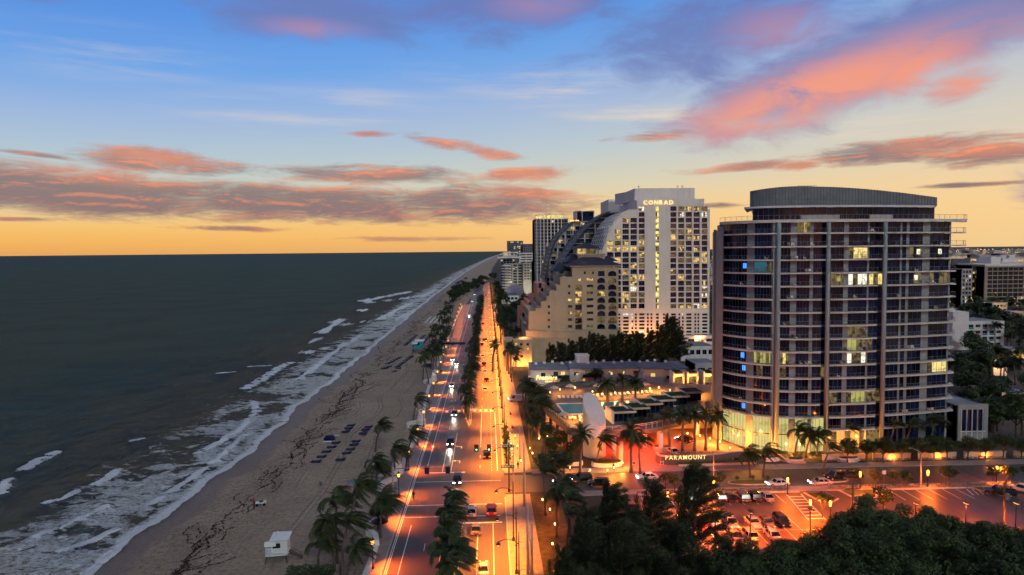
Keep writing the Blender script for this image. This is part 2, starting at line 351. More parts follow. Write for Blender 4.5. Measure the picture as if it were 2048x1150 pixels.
M['lit_t'] = room_mat('teal lit room', (.0, .02, .03), (.05, .25, .34), .45, 1.2, .9, .5)
M['lit_lobby'] = room_mat('lit lobby', (.10, .09, .025), (.86, .80, .28), .72, .5, .4, .35)
M['lit_cond'] = room_mat('hotel room lamp', (.10, .05, .01), (1.0, .66, .2), 1.0, .9, .8, .6)
M['lit_strip'] = room_mat('stair light', (.42, .26, .02), (1.0, .86, .2), 1.25, .8, .55, .35)
M['neon'] = glow_mat('warm sign light', (1.0, .70, .26), 1.5)
M['neon_y'] = glow_mat('yellow sign light', (1.0, .72, .26), 2.6)
M['sodium'] = glow_mat('sodium lamp', (1.0, .42, .08), 9.0)
M['amber'] = glow_mat('amber lamp', (1.0, .34, .05), 5.0)
M['warm_lamp'] = glow_mat('warm lamp', (1.0, .6, .22), 7.0)
M['head_w'] = glow_mat('headlamp white', (1.0, .97, .9), 14.0)
M['tail_r'] = glow_mat('tail lamp red', (1.0, .03, .015), 4.0)
M['tail_off'] = mat('tail lamp lens', (.2, .01, .01), .2, .1, 2, coords='o')
M['head_off'] = mat('headlamp lens', (.5, .52, .55), .15, .1, 2, coords='o')
M['green_s'] = glow_mat('green signal', (.1, 1.0, .35), 7.0)
M['red_s'] = glow_mat('red signal', (1.0, .03, .02), 7.0)
M['trunk'] = mat('palm bark', (.11, .09, .075), .9, .3, 3, coords='o')
M['bark'] = mat('tree bark', (.09, .075, .06), .9, .3, 2, coords='o')
M['lamp_w'] = glow_mat('dim lamp', (1.0, .8, .5), 1.2)
M['palm'] = leaf_mat('palm leaf', (.010, .020, .006), (.042, .058, .017), .5)
M['palm_dry'] = leaf_mat('dry palm leaf', (.10, .06, .03), (.16, .10, .05))
M['leaf'] = leaf_mat('broad leaf', (.008, .020, .006), (.036, .064, .016))
M['leaf2'] = leaf_mat('sea grape leaf', (.006, .018, .005), (.044, .078, .020))
M['needle'] = leaf_mat('casuarina needles', (.008, .013, .005), (.040, .052, .020), .7)
M['hedge'] = leaf_mat('hedge leaf', (.018, .028, .009), (.05, .07, .02))
M['navy'] = mat('navy canvas', (.006, .011, .05), .8, .25, 1.5, coords='o')
M['teal'] = mat('teal painted board', (.02, .28, .32), .6, .15, 1.5, coords='o')
M['lg_white'] = mat('white painted board', (.62, .68, .68), .6, .12, 1.5, coords='o')
M['wood'] = mat('weathered timber', (.10, .07, .05), .85, .3, 3, coords='o')
M['tyre'] = mat('tyre rubber', (.012, .012, .012), .85, .2, 4, coords='o')
M['rim'] = mat('alloy rim', (.4, .4, .42), .35, .1, 4, metal=.8, coords='o')
M['car_glass'] = mat('car glass', (.008, .01, .012), .05, .2, 2, spec=.6, coords='o')
M['skin'] = mat('skin', (.35, .2, .13), .6, .1, 4, coords='o')
M['soil'] = mat('soil', (.06, .045, .03), .95, .3, 1.0, bump=.4)
M['turf'] = mat('roofs turf', (.02, .035, .014), .95, .5, 2.0, bump=.6, bscale=8)
M['grass'] = mat('dry grass verge', (.085, .07, .025), .95, .5, .9, bump=.7, bscale=6)
M['pool'] = mat('pool water', (.03, .30, .36), .12, .15, .3, bump=.1, bscale=2)
M['deck_edge'] = mat('brown deck edge', (.15, .125, .11), .8, .2, .5)
M['deck'] = mat('pool deck stone', (.17, .145, .125), .7, .2, .4)
M['sign_green'] = mat('green street sign', (.0, .16, .06), .5, .1, 2, coords='o')
M['sign_white'] = mat('white sign face', (.75, .75, .72), .5, .08, 2, coords='o')
M['red_paving'] = mat('red driveway paving', (.36, .16, .12), .6, .25, .5, bump=.1)
M['mural'] = mat('purple grey wall', (.12, .09, .09), .7, .3, .5)
# ================================================================== the setting
def shore(y):
    x = float(np.interp(y, [0, 110, 160, 250, 320, 470, 790, 1600, 2980, 5200, 12000, 60000], [-63.5, -62.6, -60.4, -61.2, -60, -60.2, -60.5, -52.5, -20.7, 40, 260, 2500]))
    if y < 1500: x += .5 * math.sin(y / 13.0) + .55 * math.sin(y / 5.3 + 1) + .4 * math.sin(y / 2.3 + 2) + .9 * mnoise.noise((y / 21.0, 3.1, 0)) + .5 * mnoise.noise((y / 1.7, 5.1, 0))
    return x
def set_attr(me, name, vals):
    a = me.attributes.new(name, 'FLOAT', 'POINT'); a.data.foreach_set('value', np.asarray(vals, dtype=np.float32))
def grid_mesh(name, P, nx, ny, mats, smooth=True):
    f = [(j * nx + i, j * nx + i + 1, (j + 1) * nx + i + 1, (j + 1) * nx + i) for j in range(ny - 1) for i in range(nx - 1)]
    me = bpy.data.meshes.new(name); me.from_pydata([tuple(p) for p in P], [], f); me.materials.append(mats)
    if smooth: me.polygons.foreach_set('use_smooth', [True] * len(f))
    return me

# ---- sea
CREST = [([(48, 942), (75, 926), (112, 908)], 1.9), ([(0, 988), (8, 975), (18, 964)], 1.5), ([(92, 1010), (125, 1002), (156, 986)], 1.0), ([(182, 975), (212, 963), (232, 944)], 1.2),
         ([(398, 908), (450, 882), (490, 852), (514, 825), (508, 806)], 1.5), ([(490, 779), (530, 757), (560, 736), (582, 727)], 2.4), ([(560, 711), (620, 705), (690, 690)], 3.0),
         ([(120, 1106), (180, 1086), (232, 1062)], 1.0), ([(640, 668), (662, 655), (684, 640)], 4.0), ([(735, 606), (800, 599), (850, 590)], 6.0), ([(610, 690), (640, 678)], 3), ([(500, 735), (540, 734)], 1.3),
         ([(262, 886), (290, 881)], .9), ([(720, 604), (850, 578), (905, 568)], 7), ([(800, 640), (850, 610)], 5), ([(690, 650), (760, 640)], 4), ([(97, 792), (103, 791)], 1.6), ([(233, 585), (238, 585)], 4),
         ([(200, 687), (205, 684)], 2.0), ([(312, 677), (320, 674)], 2.2), ([(663, 645), (683, 641)], 2.6), ([(536, 628), (540, 628)], 2.5), ([(205, 630), (215, 628)], 2.5), ([(430, 750), (470, 745)], .9), ([(300, 1010), (380, 960), (440, 915), (490, 872)], 1.0), ([(60, 1080), (140, 1050), (220, 1015)], 1.0), ([(600, 760), (660, 712), (720, 672)], 1.8), ([(760, 640), (820, 608), (870, 580)], 3.5), ([(720, 622), (745, 618)], 4)]
CR = [([Vector((*g(*p), 0)) for p in pl], w) for pl, w in CREST]
def crest_at(x, y):
    b = 0.0
    for pl, w in CR:
        if abs(pl[0].y - y) > 160 and abs(pl[-1].y - y) > 160: continue
        for a, c in zip(pl, pl[1:]):
            dx, dy = c.x - a.x, c.y - a.y; L2 = dx * dx + dy * dy + 1e-6
            t = min(1, max(0, ((x - a.x) * dx + (y - a.y) * dy) / L2))
            d = math.hypot(x - a.x - dx * t, y - a.y - dy * t) / w
            if d < 1.6: b = max(b, (1 - d / 1.6) * min(1.25, max(.0, .9 + 1.0 * mnoise.noise((x / 2.6, y / 2.6, 7)) + .5 * mnoise.noise((x / .9, y / .9, 3)))))
    return b
offs = list(np.arange(0, 60, .7)) + [62, 66, 71, 77, 84, 92, 102, 115, 130, 150, 175, 210, 260, 330, 430, 570, 760, 1000, 1400, 2000, 3000, 5000, 9000, 18000, 35000, 70000]
ys = list(np.arange(78, 330, 1.0)) + list(330 * np.power(70000 / 330, np.linspace(0, 1, 150)))
P, A, Cc = [], [], []
for y in ys:
    s0 = shore(y)
    for o in offs:
        x = s0 - o; c = crest_at(x, y) if o < 230 and y < 900 else 0.0
        w = min(1, o / 12.0) * (.16 * math.sin(o / 2.9 + y / 40 + 2 * mnoise.noise((x / 15, y / 15, 0))) + .12 * mnoise.noise((x / 3.5, y / 3.5, 1)) + .25 * mnoise.noise((x / 11, y / 16, 2))) if o < 120 and y < 700 else 0
        P.append((x, y, .06 + w * .8 + .42 * c + min(.25, o * .01))); A.append(o); Cc.append(c)
m, N, L, b = newmat('sea water with foam')
def nd(t, **k):
    n = N.new(t)
    for a_, v_ in k.items(): setattr(n, a_, v_)
    return n
def mth(op, a, bb=None, c=None, clamp=False):
    n = N.new('ShaderNodeMath'); n.operation = op; n.use_clamp = clamp
    for i, s in enumerate((a, bb, c)):
        if s is None: continue
        if isinstance(s, (int, float)): n.inputs[i].default_value = s
        else: L.new(s, n.inputs[i])
    return n.outputs[0]
def mrng(x, a0, a1, b0=0.0, b1=1.0, st=True):
    n = N.new('ShaderNodeMapRange'); n.interpolation_type = 'SMOOTHSTEP' if st else 'LINEAR'; L.new(x, n.inputs[0])
    for i, v in zip((1, 2, 3, 4), (a0, a1, b0, b1)): n.inputs[i].default_value = v
    return n.outputs[0]
def mixc(f, a, bb, mode='MIX'):
    n = N.new('ShaderNodeMix'); n.data_type = 'RGBA'; n.blend_type = mode
    for s, i in ((f, 0), (a, 6), (bb, 7)):
        if isinstance(s, (int, float)): n.inputs[i].default_value = s
        elif isinstance(s, tuple): n.inputs[i].default_value = s
        else: L.new(s, n.inputs[i])
    return n.outputs[2]
def nse(vec, sc, det=5, rough=.6, dist=0.0, sx=1.0, sy=1.0):
    mp = N.new('ShaderNodeMapping'); L.new(vec, mp.inputs[0]); mp.inputs['Scale'].default_value = (sx, sy, 1)
    t = N.new('ShaderNodeTexNoise'); L.new(mp.outputs[0], t.inputs['Vector']); t.inputs['Scale'].default_value = sc; t.inputs['Detail'].default_value = det; t.inputs['Roughness'].default_value = rough; t.inputs['Distortion'].default_value = dist
    return t.outputs[0]
pos = nd('ShaderNodeNewGeometry').outputs['Position']
ao = nd('ShaderNodeAttribute', attribute_name='off').outputs['Fac']; ac = nd('ShaderNodeAttribute', attribute_name='crest').outputs['Fac']
n1 = nse(pos, .42, 10, .70, 1.0, .55, .85); n2 = nse(pos, .06, 4, .6, .6); n3 = nse(pos, .02, 3, .5)
off_n = mth('ADD', ao, mth('MULTIPLY', mth('SUBTRACT', n2, .5), 26.0))
colr = mixc(mrng(off_n, 14, 95), (.068, .062, .043, 1), (.014, .051, .052, 1))
colr = mixc(mrng(ao, 250, 3500), colr, (.016, .045, .064, 1))
colr = mixc(mrng(n3, .35, .7), colr, mixc(1.0, colr, (.72, .8, .8, 1), 'MULTIPLY'))
n4 = nse(pos, .55, 5, .7, .8)
amt = mth('MULTIPLY', mrng(off_n, 42, 14, 0, .84), mrng(n2, .34, .52, .35, 1.1))
amt = mth('MAXIMUM', amt, mrng(mth('ADD', ao, mth('MULTIPLY', mth('SUBTRACT', n2, .5), 5.0)), 6.0, .8, 0, 1.05))
amt = mth('MAXIMUM', amt, mth('MULTIPLY', mrng(mth('MULTIPLY_ADD', n4, .9, ac), .62, 1.05), 1.15))
thr = mth('MULTIPLY_ADD', amt, -.42, .76)
foam = mth('SMOOTH_MIN', mrng(mth('SUBTRACT', n1, thr), -.03, .08), 1.0, .0, clamp=True)
n5 = nse(pos, 1.15, 7, .72, 1.6, .55, .9)
foam = mth('MULTIPLY', foam, mrng(mth('ADD', n5, mth('MAXIMUM', mrng(ac, .2, .9, 0, .25), mrng(ao, 2.6, .5, 0, .3))), .33, .56, .25, 1.0))
L.new(mixc(foam, colr, (.78, .85, .86, 1)), b.inputs['Base Color'])
b.inputs['Roughness'].default_value = .9; b.inputs['Specular IOR Level'].default_value = 0.0
h1 = nse(pos, .22, 7, .7, .3, 1.0, .7); h2 = nse(pos, .035, 5, .65, .2, 1, .6)
bp = nd('ShaderNodeBump'); bp.inputs['Strength'].default_value = 1.0; bp.inputs['Distance'].default_value = 3.4
L.new(mth('MULTIPLY_ADD', h2, 2.5, mth('MULTIPLY_ADD', foam, .25, h1)), bp.inputs['Height']); L.new(bp.outputs[0], b.inputs['Normal'])
gs = nd('ShaderNodeBsdfGlossy'); gs.inputs['Roughness'].default_value = .13; L.new(bp.outputs[0], gs.inputs['Normal']); ms = nd('ShaderNodeMixShader'); ms.inputs[0].default_value = .10; gs.inputs['Color'].default_value = (.55, .78, .85, 1)
L.new(b.outputs[0], ms.inputs[1]); L.new(gs.outputs[0], ms.inputs[2]); L.new(ms.outputs[0], N['Material Output'].inputs[0])
me = grid_mesh('sea', P, len(offs), len(ys), m); set_attr(me, 'off', A); set_attr(me, 'crest', Cc)
me.flip_normals()
struct(ob('sea', me))

# ---- beach sand
m, N, L, b = newmat('beach sand')
pos = nd('ShaderNodeNewGeometry').outputs['Position']; ai = nd('ShaderNodeAttribute', attribute_name='inland').outputs['Fac']
n1 = nse(pos, 1.1, 8, .7); n2 = nse(pos, .09, 4, .6, .5); n3 = nse(pos, 6.0, 3, .7)
cs = mixc(mrng(n2, .3, .7), (.325, .262, .186, 1), (.41, .335, .242, 1))
cs = mixc(mrng(n1, .38, .68, .0, .75), cs, (.185, .146, .112, 1))
wet = mrng(mth('ADD', ai, mth('MULTIPLY', mth('SUBTRACT', n2, .5), 5.0)), 6.5, 3.5)
cs = mixc(mth('MULTIPLY', wet, .7), cs, (.105, .088, .080, 1))
L.new(cs, b.inputs['Base Color']); L.new(mth('MULTIPLY_ADD', wet, -.45, .9), b.inputs['Roughness']); b.inputs['Specular IOR Level'].default_value = .2
spx = nd('ShaderNodeSeparateXYZ'); L.new(pos, spx.inputs[0])
# rake and tyre tracks that run along the beach
nt_ = nse(pos, .02, 2, .5, 0, .2, 1.0)
tx = mth('ADD', spx.outputs[0], mth('MULTIPLY', nt_, 16.0))
trk = mth('MULTIPLY', mth('SINE', mth('MULTIPLY', tx, 5.2)), mth('MULTIPLY', mrng(mth('PINGPONG', mth('ADD', tx, 21.5), 3.4), 1.3, .6), mrng(ai, 14, 24)))
bp = nd('ShaderNodeBump'); bp.inputs['Strength'].default_value = 1.0; bp.inputs['Distance'].default_value = .45
L.new(mth('ADD', mth('MULTIPLY_ADD', n3, .45, n1), mth('MULTIPLY', trk, .45)), bp.inputs['Height']); L.new(bp.outputs[0], b.inputs['Normal'])
SAND = m
def inland_edge(y): return -15.0 if y < 620 else shore(y) + 45 + min(20, (y - 620) * .03)
ysb = list(np.arange(78, 300, 4)) + list(300 * np.power(9000 / 300, np.linspace(0, 1, 60))); P, A = [], []
for y in ysb:
    s0, e0 = shore(y), inland_edge(y)
    for t in np.linspace(0, 1, 41):
        x = s0 - 14 + (e0 - s0 + 14) * t
        P.append((x, y, -.05 + .12 * mnoise.noise((x / 9, y / 14, 4)) * min(1, max(0, (x - s0) / 8)) * max(0, min(1, (-24 - x) / 4)))); A.append(x - s0)
me = grid_mesh('beach', P, 41, len(ysb), SAND); set_attr(me, 'inland', A); me.flip_normals(); struct(ob('beach', me))

# ---- seaweed cast up along the tide lines: far too many tufts to count
rng = random.Random(3); mb = MB()
def tuft(x, y, r, lie):
    a0 = rng.random() * 6.28; q = rng.randint(4, 6); z = .02 + rng.random() * .06; c = len(mb.v); mb.v.append((x, y, z + .06))
    for i in range(q):
        t = a0 + 6.283 * i / q; rr = r * rng.uniform(.5, 1.3); u, v = rr * math.cos(t) * 2.2, rr * math.sin(t) * .8
        mb.v.append((x + u * math.sin(lie) + v * math.cos(lie), y + u * math.cos(lie) - v * math.sin(lie), z))
    for i in range(q): mb.f.append((c, c + 1 + i, c + 1 + (i + 1) % q)); mb.m.append(0)
for k in range(340):                      # long strands that wander along the tide marks
    y = 95 * (800 / 95) ** rng.random(); inl = rng.choice([11, 11, 11, 11.3, 13.8]) + rng.gauss(0, .4); x = shore(y) * .35 - 61 * .65 + inl + 2.6 * mnoise.noise((y / 19, 1, 9))
    if mnoise.noise((y / 11, inl / 6, 3)) + .35 * rng.random() < .0: continue
    if y < 150 and rng.random() < .45: continue
    lie = rng.gauss(.10, .45); w = rng.uniform(.04, .16); st = rng.randint(12, 60); sc_ = 1 + y / 300
    for s in range(st):
        lie += rng.gauss(0, .22); lie *= .93; x += math.sin(lie) * .17 * sc_; y += math.cos(lie) * .17 * sc_
        if rng.random() < .22: continue
        tuft(x + rng.gauss(0, w), y + rng.gauss(0, w), rng.uniform(.045, .15) * sc_, lie)
for k in range(2600):
    y = 95 * (700 / 95) ** rng.random(); tuft(shore(y) + rng.uniform(6, 18), y, rng.uniform(.03, .08) * (1 + y / 300), rng.gauss(0, .6))
M['weed'] = mat('dry seaweed', (.030, .017, .012), .95, .4, 2)
tag(mb.build('seaweed', M['weed']), 'dark brown seaweed lines cast up along the tide marks', 'seaweed', None, 'stuff')

# ---- land
m, N, L, b = newmat('town ground')
pos = nd('ShaderNodeNewGeometry').outputs['Position']; n1 = nse(pos, .03, 6, .65); n2 = nse(pos, .5, 5, .6)
cl = mixc(mrng(n1, .42, .6), (.022, .030, .013, 1), (.075, .066, .058, 1)); cl = mixc(mrng(n2, .3, .7, 0, .5), cl, (.03, .028, .022, 1))
L.new(cl, b.inputs['Base Color']); b.inputs['Roughness'].default_value = .95
mb = MB(); edge = [60, 300, 620, 700, 900, 1300, 2000, 3000, 4500, 7000, 12000, 30000, 70000]
for y0, y1 in zip(edge, edge[1:]):
    mb.poly([(-17 if y0 < 620 else inland_edge(y0) - 6, y0, -.03), (70000, y0, -.03), (70000, y1, -.03), (-17 if y1 < 620 else inland_edge(y1) - 6, y1, -.03)])
struct(mb.build('ground', m))

# ---- carriageway and its markings
m, N, L, b = newmat('asphalt')
pos = nd('ShaderNodeNewGeometry').outputs['Position']; n1 = nse(pos, .35, 5, .6, 0, 2.2, .12); n2 = nse(pos, 3.0, 5, .7); n3 = nse(pos, .05, 3, .5)
ca = mixc(mrng(n1, .3, .7), (.048, .041, .039, 1), (.088, .077, .072, 1)); ca = mixc(mrng(n2, .3, .75, 0, .6), ca, (.042, .036, .034, 1)); ca = mixc(mrng(n3, .45, .6, 0, .5), ca, (.10, .088, .08, 1))
L.new(ca, b.inputs['Base Color']); L.new(mrng(n1, .3, .7, .42, .62), b.inputs['Roughness']); b.inputs['Specular IOR Level'].default_value = .35
bp = nd('ShaderNodeBump'); bp.inputs['Strength'].default_value = .12; bp.inputs['Distance'].default_value = .05; L.new(n2, bp.inputs['Height']); L.new(bp.outputs[0], b.inputs['Normal'])
M['asphalt'] = m
def sheet(name, pl, z, ma, parent=None):
    mb = MB(); mb.poly([(x, y, z) for x, y in pl]); o = mb.build(name, ma, parent)
    return struct(o) if parent is None else o
def rect(x0, x1, y0, y1): return [(x0, y0), (x1, y0), (x1, y1), (x0, y1)]
road = sheet('beach_road', rect(-17.2, 3.2, 60, 1080), .002, M['asphalt'])
side = sheet('side_street', rect(3.2, 330, 138.8, 149.8), .002, M['asphalt'])
def mark(name, rects, ma='paint', z=.0075, parent=None):
    for pl in rects:
        mb = MB(); mb.poly([(x, y, z) for x, y in pl]); mb.build(name, M[ma], parent or road)
mark('edge_line', [rect(-16.65, -16.5, 60, 640), rect(-16.35, -16.2, 60, 640), rect(-14.5, -14.36, 60, 123), rect(-14.5, -14.36, 153, 640)])
mark('edge_line', [rect(-8.85, -8.72, 153, 186), rect(-5.4, -5.28, 195, 640), rect(-10.8, -10.66, 153, 170), rect(-8.75, -8.6, 213, 640), rect(-5.2, -5.05, 60, 123), rect(-8.35, -8.2, 60, 123)])
mark('lane_line', [rect(-2.3, -2.15, 60, 122), rect(-2.3, -2.15, 172, 208), rect(.45, .58, 60, 123)])
mark('lane_dash', [rect(-2.3, -2.15, y, y + 3) for y in range(216, 520, 12)] + [rect(-11.25, -11.1, y, y + 3) for y in list(range(64, 120, 12)) + list(range(178, 480, 12))] + [rect(-2.3, -2.15, 155, 157.5), rect(-2.3, -2.15, 163, 165.5)])
mark('lane_dash', [rect(.45, .58, y, y + .9) for y in range(153, 210, 2)])
mark('stop_line', [rect(-14.3, -5.6, 152.2, 152.7), rect(-5.0, 2.2, 123.2, 123.7)])
mark('crosswalk_line', [rect(-16.2, 2.4, 126.6, 126.85), rect(-16.2, 2.4, 132.6, 132.85), rect(-16.2, 2.4, 146.3, 146.55), rect(-16.2, 2.2, 210.2, 210.4), rect(-16.2, 2.2, 213.6, 213.8), rect(-16.2, 2.2, 330.2, 330.6), rect(-16.2, 2.2, 334, 334.4)])
mark('crosswalk_bar', [rect(x, x + .9, 210.8, 213.2) for x in np.arange(-4.9, 2, 1.75)] + [rect(x, x + .9, 210.8, 213.2) for x in np.arange(-13.6, -9, 1.75)])
mark('hatch_bar', [[(2.0, y), (2.2, y), (5.2, y + .9), (5.0, y + .9)] for y in np.arange(186, 209, 1.5)], z=.0125)
mark('hatch_bar', [rect(1.7, 1.9, 153, 209)], z=.0125)
for ax, ay in ((-7.2, 161), (-7.2, 173)):              # left-turn arrows
    mb = MB(); z = .0085
    mb.poly([(ax, ay - 1.7, z), (ax + .22, ay - 1.7, z), (ax + .22, ay + .2, z), (ax, ay + .2, z)]); mb.poly([(ax - .9, ay + .2, z), (ax, ay + .2, z), (ax, ay - .1, z), (ax - .9, ay - .1, z)]); mb.poly([(ax - 1.6, ay + .05, z), (ax - .9, ay - .6, z), (ax - .9, ay + .7, z)])
    mb.build('turn_arrow', M['paint'], road)
for px_, py_ in ((945, 828), (1075 - 120, 860), (830, 905), (845, 960), (1005, 905), (985, 868)):
    x, y = g(px_, py_); mb = MB(); mb.poly([(x + .4 * math.cos(t), y + .4 * math.sin(t), .009) for t in np.arange(0, 6.28, .52)]); mb.build('manhole_cover', M['black'], road)

# ---- promenade, pavements, kerbs, medians
def slab(name, pl, z0, z1, ma, parent=None):
    mb = MB(); mb.prism(pl, z0, z1); o = mb.build(name, ma, parent)
    return struct(o) if parent is None else o
W1 = [(-19.0, 60), (-19.1, 104)] + [g(*p) for p in [(747, 1120), (754, 1090), (750, 1076), (735, 1069)]]
W2 = [g(*p) for p in [(735, 1058), (752, 1048), (768, 1036), (766, 1015), (757, 995), (758, 982), (772, 967), (793, 963)]]
W3 = [g(*p) for p in [(803, 944), (808, 936), (809, 925), (818, 905), (832, 880), (846, 845)]] + [(-22.0, 240), (-22.2, 300), (-22.4, 320)]
W4 = [(-22.6, 330), (-22.8, 420), (-23, 520), (-23.2, 620)]
prom = slab('promenade', [(-17.2, 60), (-17.2, 640), (-23.2, 640)] + list(reversed(W4)) + list(reversed(W3)) + list(reversed(W2)) + list(reversed(W1)), -.1, .14, M['pink_paving'])
slab('kerb', rect(-17.2, -16.95, 60, 640), -.1, .17, M['kerb'])
slab('pavement', rect(3.2, 8.2, 60, 137.5), -.1, .13, M['sidewalk']); slab('pavement', rect(3.2, 9.5, 151, 640), -.1, .13, M['sidewalk'])
slab('kerb', rect(2.95, 3.2, 60, 136), -.1, .16, M['kerb']); slab('kerb', rect(2.95, 3.2, 152.5, 640), -.1, .16, M['kerb'])
slab('verge', rect(8.2, 14, 60, 136), -.1, .10, M['grass'])
slab('pavement', rect(9.5, 130, 150.0, 153.2), -.1, .134, M['sidewalk']); slab('pavement', rect(14, 130, 135.9, 138.6), -.1, .134, M['sidewalk'])
slab('pavement', rect(130.2, 330, 150.0, 153.2), -.1, .128, M['sidewalk'])
slab('median_kerb', [(-5.7, 192), (-5.6, 640), (-8.6, 640), (-8.6, 215)], -.1, .15, M['kerb'])
slab('median_bed', [(-5.95, 196), (-5.85, 640), (-8.35, 640), (-8.35, 216)], .1, .22, M['hedge'])
slab('median_kerb', rect(-8.1, -5.5, 60, 122.5), -.1, .15, M['kerb']); slab('median_bed', rect(-7.85, -5.75, 60, 122), .1, .22, M['hedge'])
lot = sheet('parking_lot', rect(27, 128, 100, 135.8), .002, M['asphalt'])
def ellipse(cx, cy_, rx, ry, n=20, ph=0): return [(cx + rx * math.cos(t + ph), cy_ + ry * math.sin(t + ph)) for t in np.linspace(0, 2 * math.pi, n, endpoint=False)]
for cx_, cy2, rx, ry in ((56.2, 141.6, 5.4, 1.7), (73.4, 142.0, 3.9, 1.6)):
    slab('island_kerb', ellipse(cx_, cy2, rx, ry), -.1, .15, M['kerb']); slab('island_bed', ellipse(cx_, cy2, rx - .4, ry - .4), .1, .24, M['hedge'])
def stall(x0, x1, y0, y1): mark('stall_line', [rect(x0, x1, y0, y1)], parent=lot)
for x in np.arange(30.5, 60.5, 2.75): stall(x, x + .12, 129.2, 134.4)
for x in np.arange(30.5, 58, 2.75): stall(x, x + .12, 117.0, 122.0); stall(x, x + .12, 111.5, 116.9)
stall(30.5, 58, 116.92, 117.0)
for x in np.arange(76.5, 97, 2.8): stall(x, x + .13, 129.6, 135.2)
stall(72, 100, 135.3, 135.45)
for x in np.arange(97.2, 101, 1.1): mark('hatch_bar', [[(x, 131.5), (x + .2, 131.5), (x + 1.2, 134.9), (x + 1.0, 134.9)]], parent=lot)
mark('hatch_bar', [[(60.2, 134.3), (60.4, 134.3), (58.6, 121), (58.4, 121)], [(63.2, 134.3), (63.4, 134.3), (61.8, 121), (61.6, 121)]] + [[(58.7 + (y - 121) * .13, y), (61.8 + (y - 121) * .12, y), (61.85 + (y - 121) * .12, y + .35), (58.75 + (y - 121) * .13, y + .35)] for y in np.arange(121.5, 134, 1.6)], parent=lot)
for pts, nm in (([(64.0, 134.8), (68.6, 134.6), (69.5, 131.0), (67.0, 129.0), (65.0, 129.6)], 0), ([(71.8, 135.6), (80, 135.7), (77.5, 131.4), (75.2, 130.2), (72.4, 132.0)], 1), ([(99.5, 135.5), (106, 135.6), (105.4, 130.6), (102.6, 130.2)], 2)):
    c = Vector((sum(p[0] for p in pts) / len(pts), sum(p[1] for p in pts) / len(pts)))
    slab('island_kerb', pts, -.1, .15, M['kerb']); slab('island_bed', [tuple(c + (Vector(p) - c) * .86) for p in pts], .1, .26, M['hedge'])
slab('kerb', rect(30, 63.5, 135.2, 135.85), -.1, .16, M['kerb']); slab('kerb', rect(76, 128, 135.62, 135.88), -.1, .165, M['kerb'])
slab('driveway', [(27, 153.3), (43, 153.3), (46, 158.5), (58, 161), (63, 164), (61, 190), (20, 190), (27, 165)], -.1, .06, M['red_paving'])

# ---- wave wall along the promenade
def offset_poly(pl, d):
    out = []
    for i, p in enumerate(pl):
        a, c = Vector(pl[max(0, i - 1)]), Vector(pl[min(len(pl) - 1, i + 1)]); t = (c - a).normalized()
        out.append((p[0] - t.y * d, p[1] + t.x * d))
    return out
def smooth_poly(pl, it=2):
    for _ in range(it):
        q = [pl[0]]
        for a, c in zip(pl, pl[1:]): q += [(a[0] * .75 + c[0] * .25, a[1] * .75 + c[1] * .25), (a[0] * .25 + c[0] * .75, a[1] * .25 + c[1] * .75)]
        pl = q + [pl[-1]]
    return pl
for pl, lab in ((W1, 'white curving beach wall beside the foremost palms, ending in a hook'), (W2, 'white S-curved beach wall lit orange opposite the crossing'),
                (W3, 'white straight beach wall along the promenade beyond the crossing'), (W4, 'distant white beach wall beyond the turquoise lifeguard hut')):
    s_ = smooth_poly(pl); l_, r_ = offset_poly(s_, .38), offset_poly(s_, -.38); mb = MB(); mb.prism(r_ + list(reversed(l_)), -.1, .95)
    o = mb.build('beach_wall', M['white_wall']); tag(o, lab, 'wall', 'white walls along the promenade')
    l_, r_ = offset_poly(s_, .46), offset_poly(s_, -.46); mb = MB(); mb.prism(r_ + list(reversed(l_)), .952, 1.05); mb.build('coping', M['white_wall'], o)
def gate_post(px_, py_, lab, sc=1.0):
    x, y = g(px_, py_); e = empty('beach_gate', (x, y, .14)); tag(e, lab, 'gate', 'white curled gateways to the beach')
    mb = MB(); mb.lathe((0, 0, 0), [(1.5, 0), (1.45, 1.2), (1.1, 1.35), (1.1, 2.2), (.8, 2.4), (.8, 2.9), (.55, 3.1)], 14); mb.build('pedestal', M['white_wall'], e)
    mb = MB(); mb.tube([(.75 * math.cos(t) * (1 - t / 12), 0, 3.6 + .6 * math.sin(t) * (1 - t / 12)) for t in np.linspace(-1.5, 5.5, 14)], .16, 6); mb.build('scroll', M['white_wall'], e)
    mb = MB(); s_ = [(-1.3, -.2), (-3.0, -1.2), (-3.6, -3.2), (-3.0, -5.0)]; mb.prism(offset_poly(s_, .3) + list(reversed(offset_poly(s_, -.3))), 0, 1.1); mb.build('curved_wing', M['white_wall'], e)
gate_post(795, 947, 'white curled gateway post where the crossing meets the sand'); gate_post(842, 848, 'white stepped gateway post beside the lone leaning palm'); gate_post(868, 763, 'white gateway post below the clustered promenade palms'); gate_post(888, 690, 'small white gateway post beyond the clustered promenade palms')
mb = MB(); a, c = Vector((*g(693, 963), .06)), Vector((*g(768, 962), .06)); mb.bar(a, c, 1.0, .05); tag(mb.build('beach_mat', mat('turquoise mat', (.02, .22, .30), .8, .2, 2)), 'turquoise access mat laid over the sand to the crossing', 'mat')
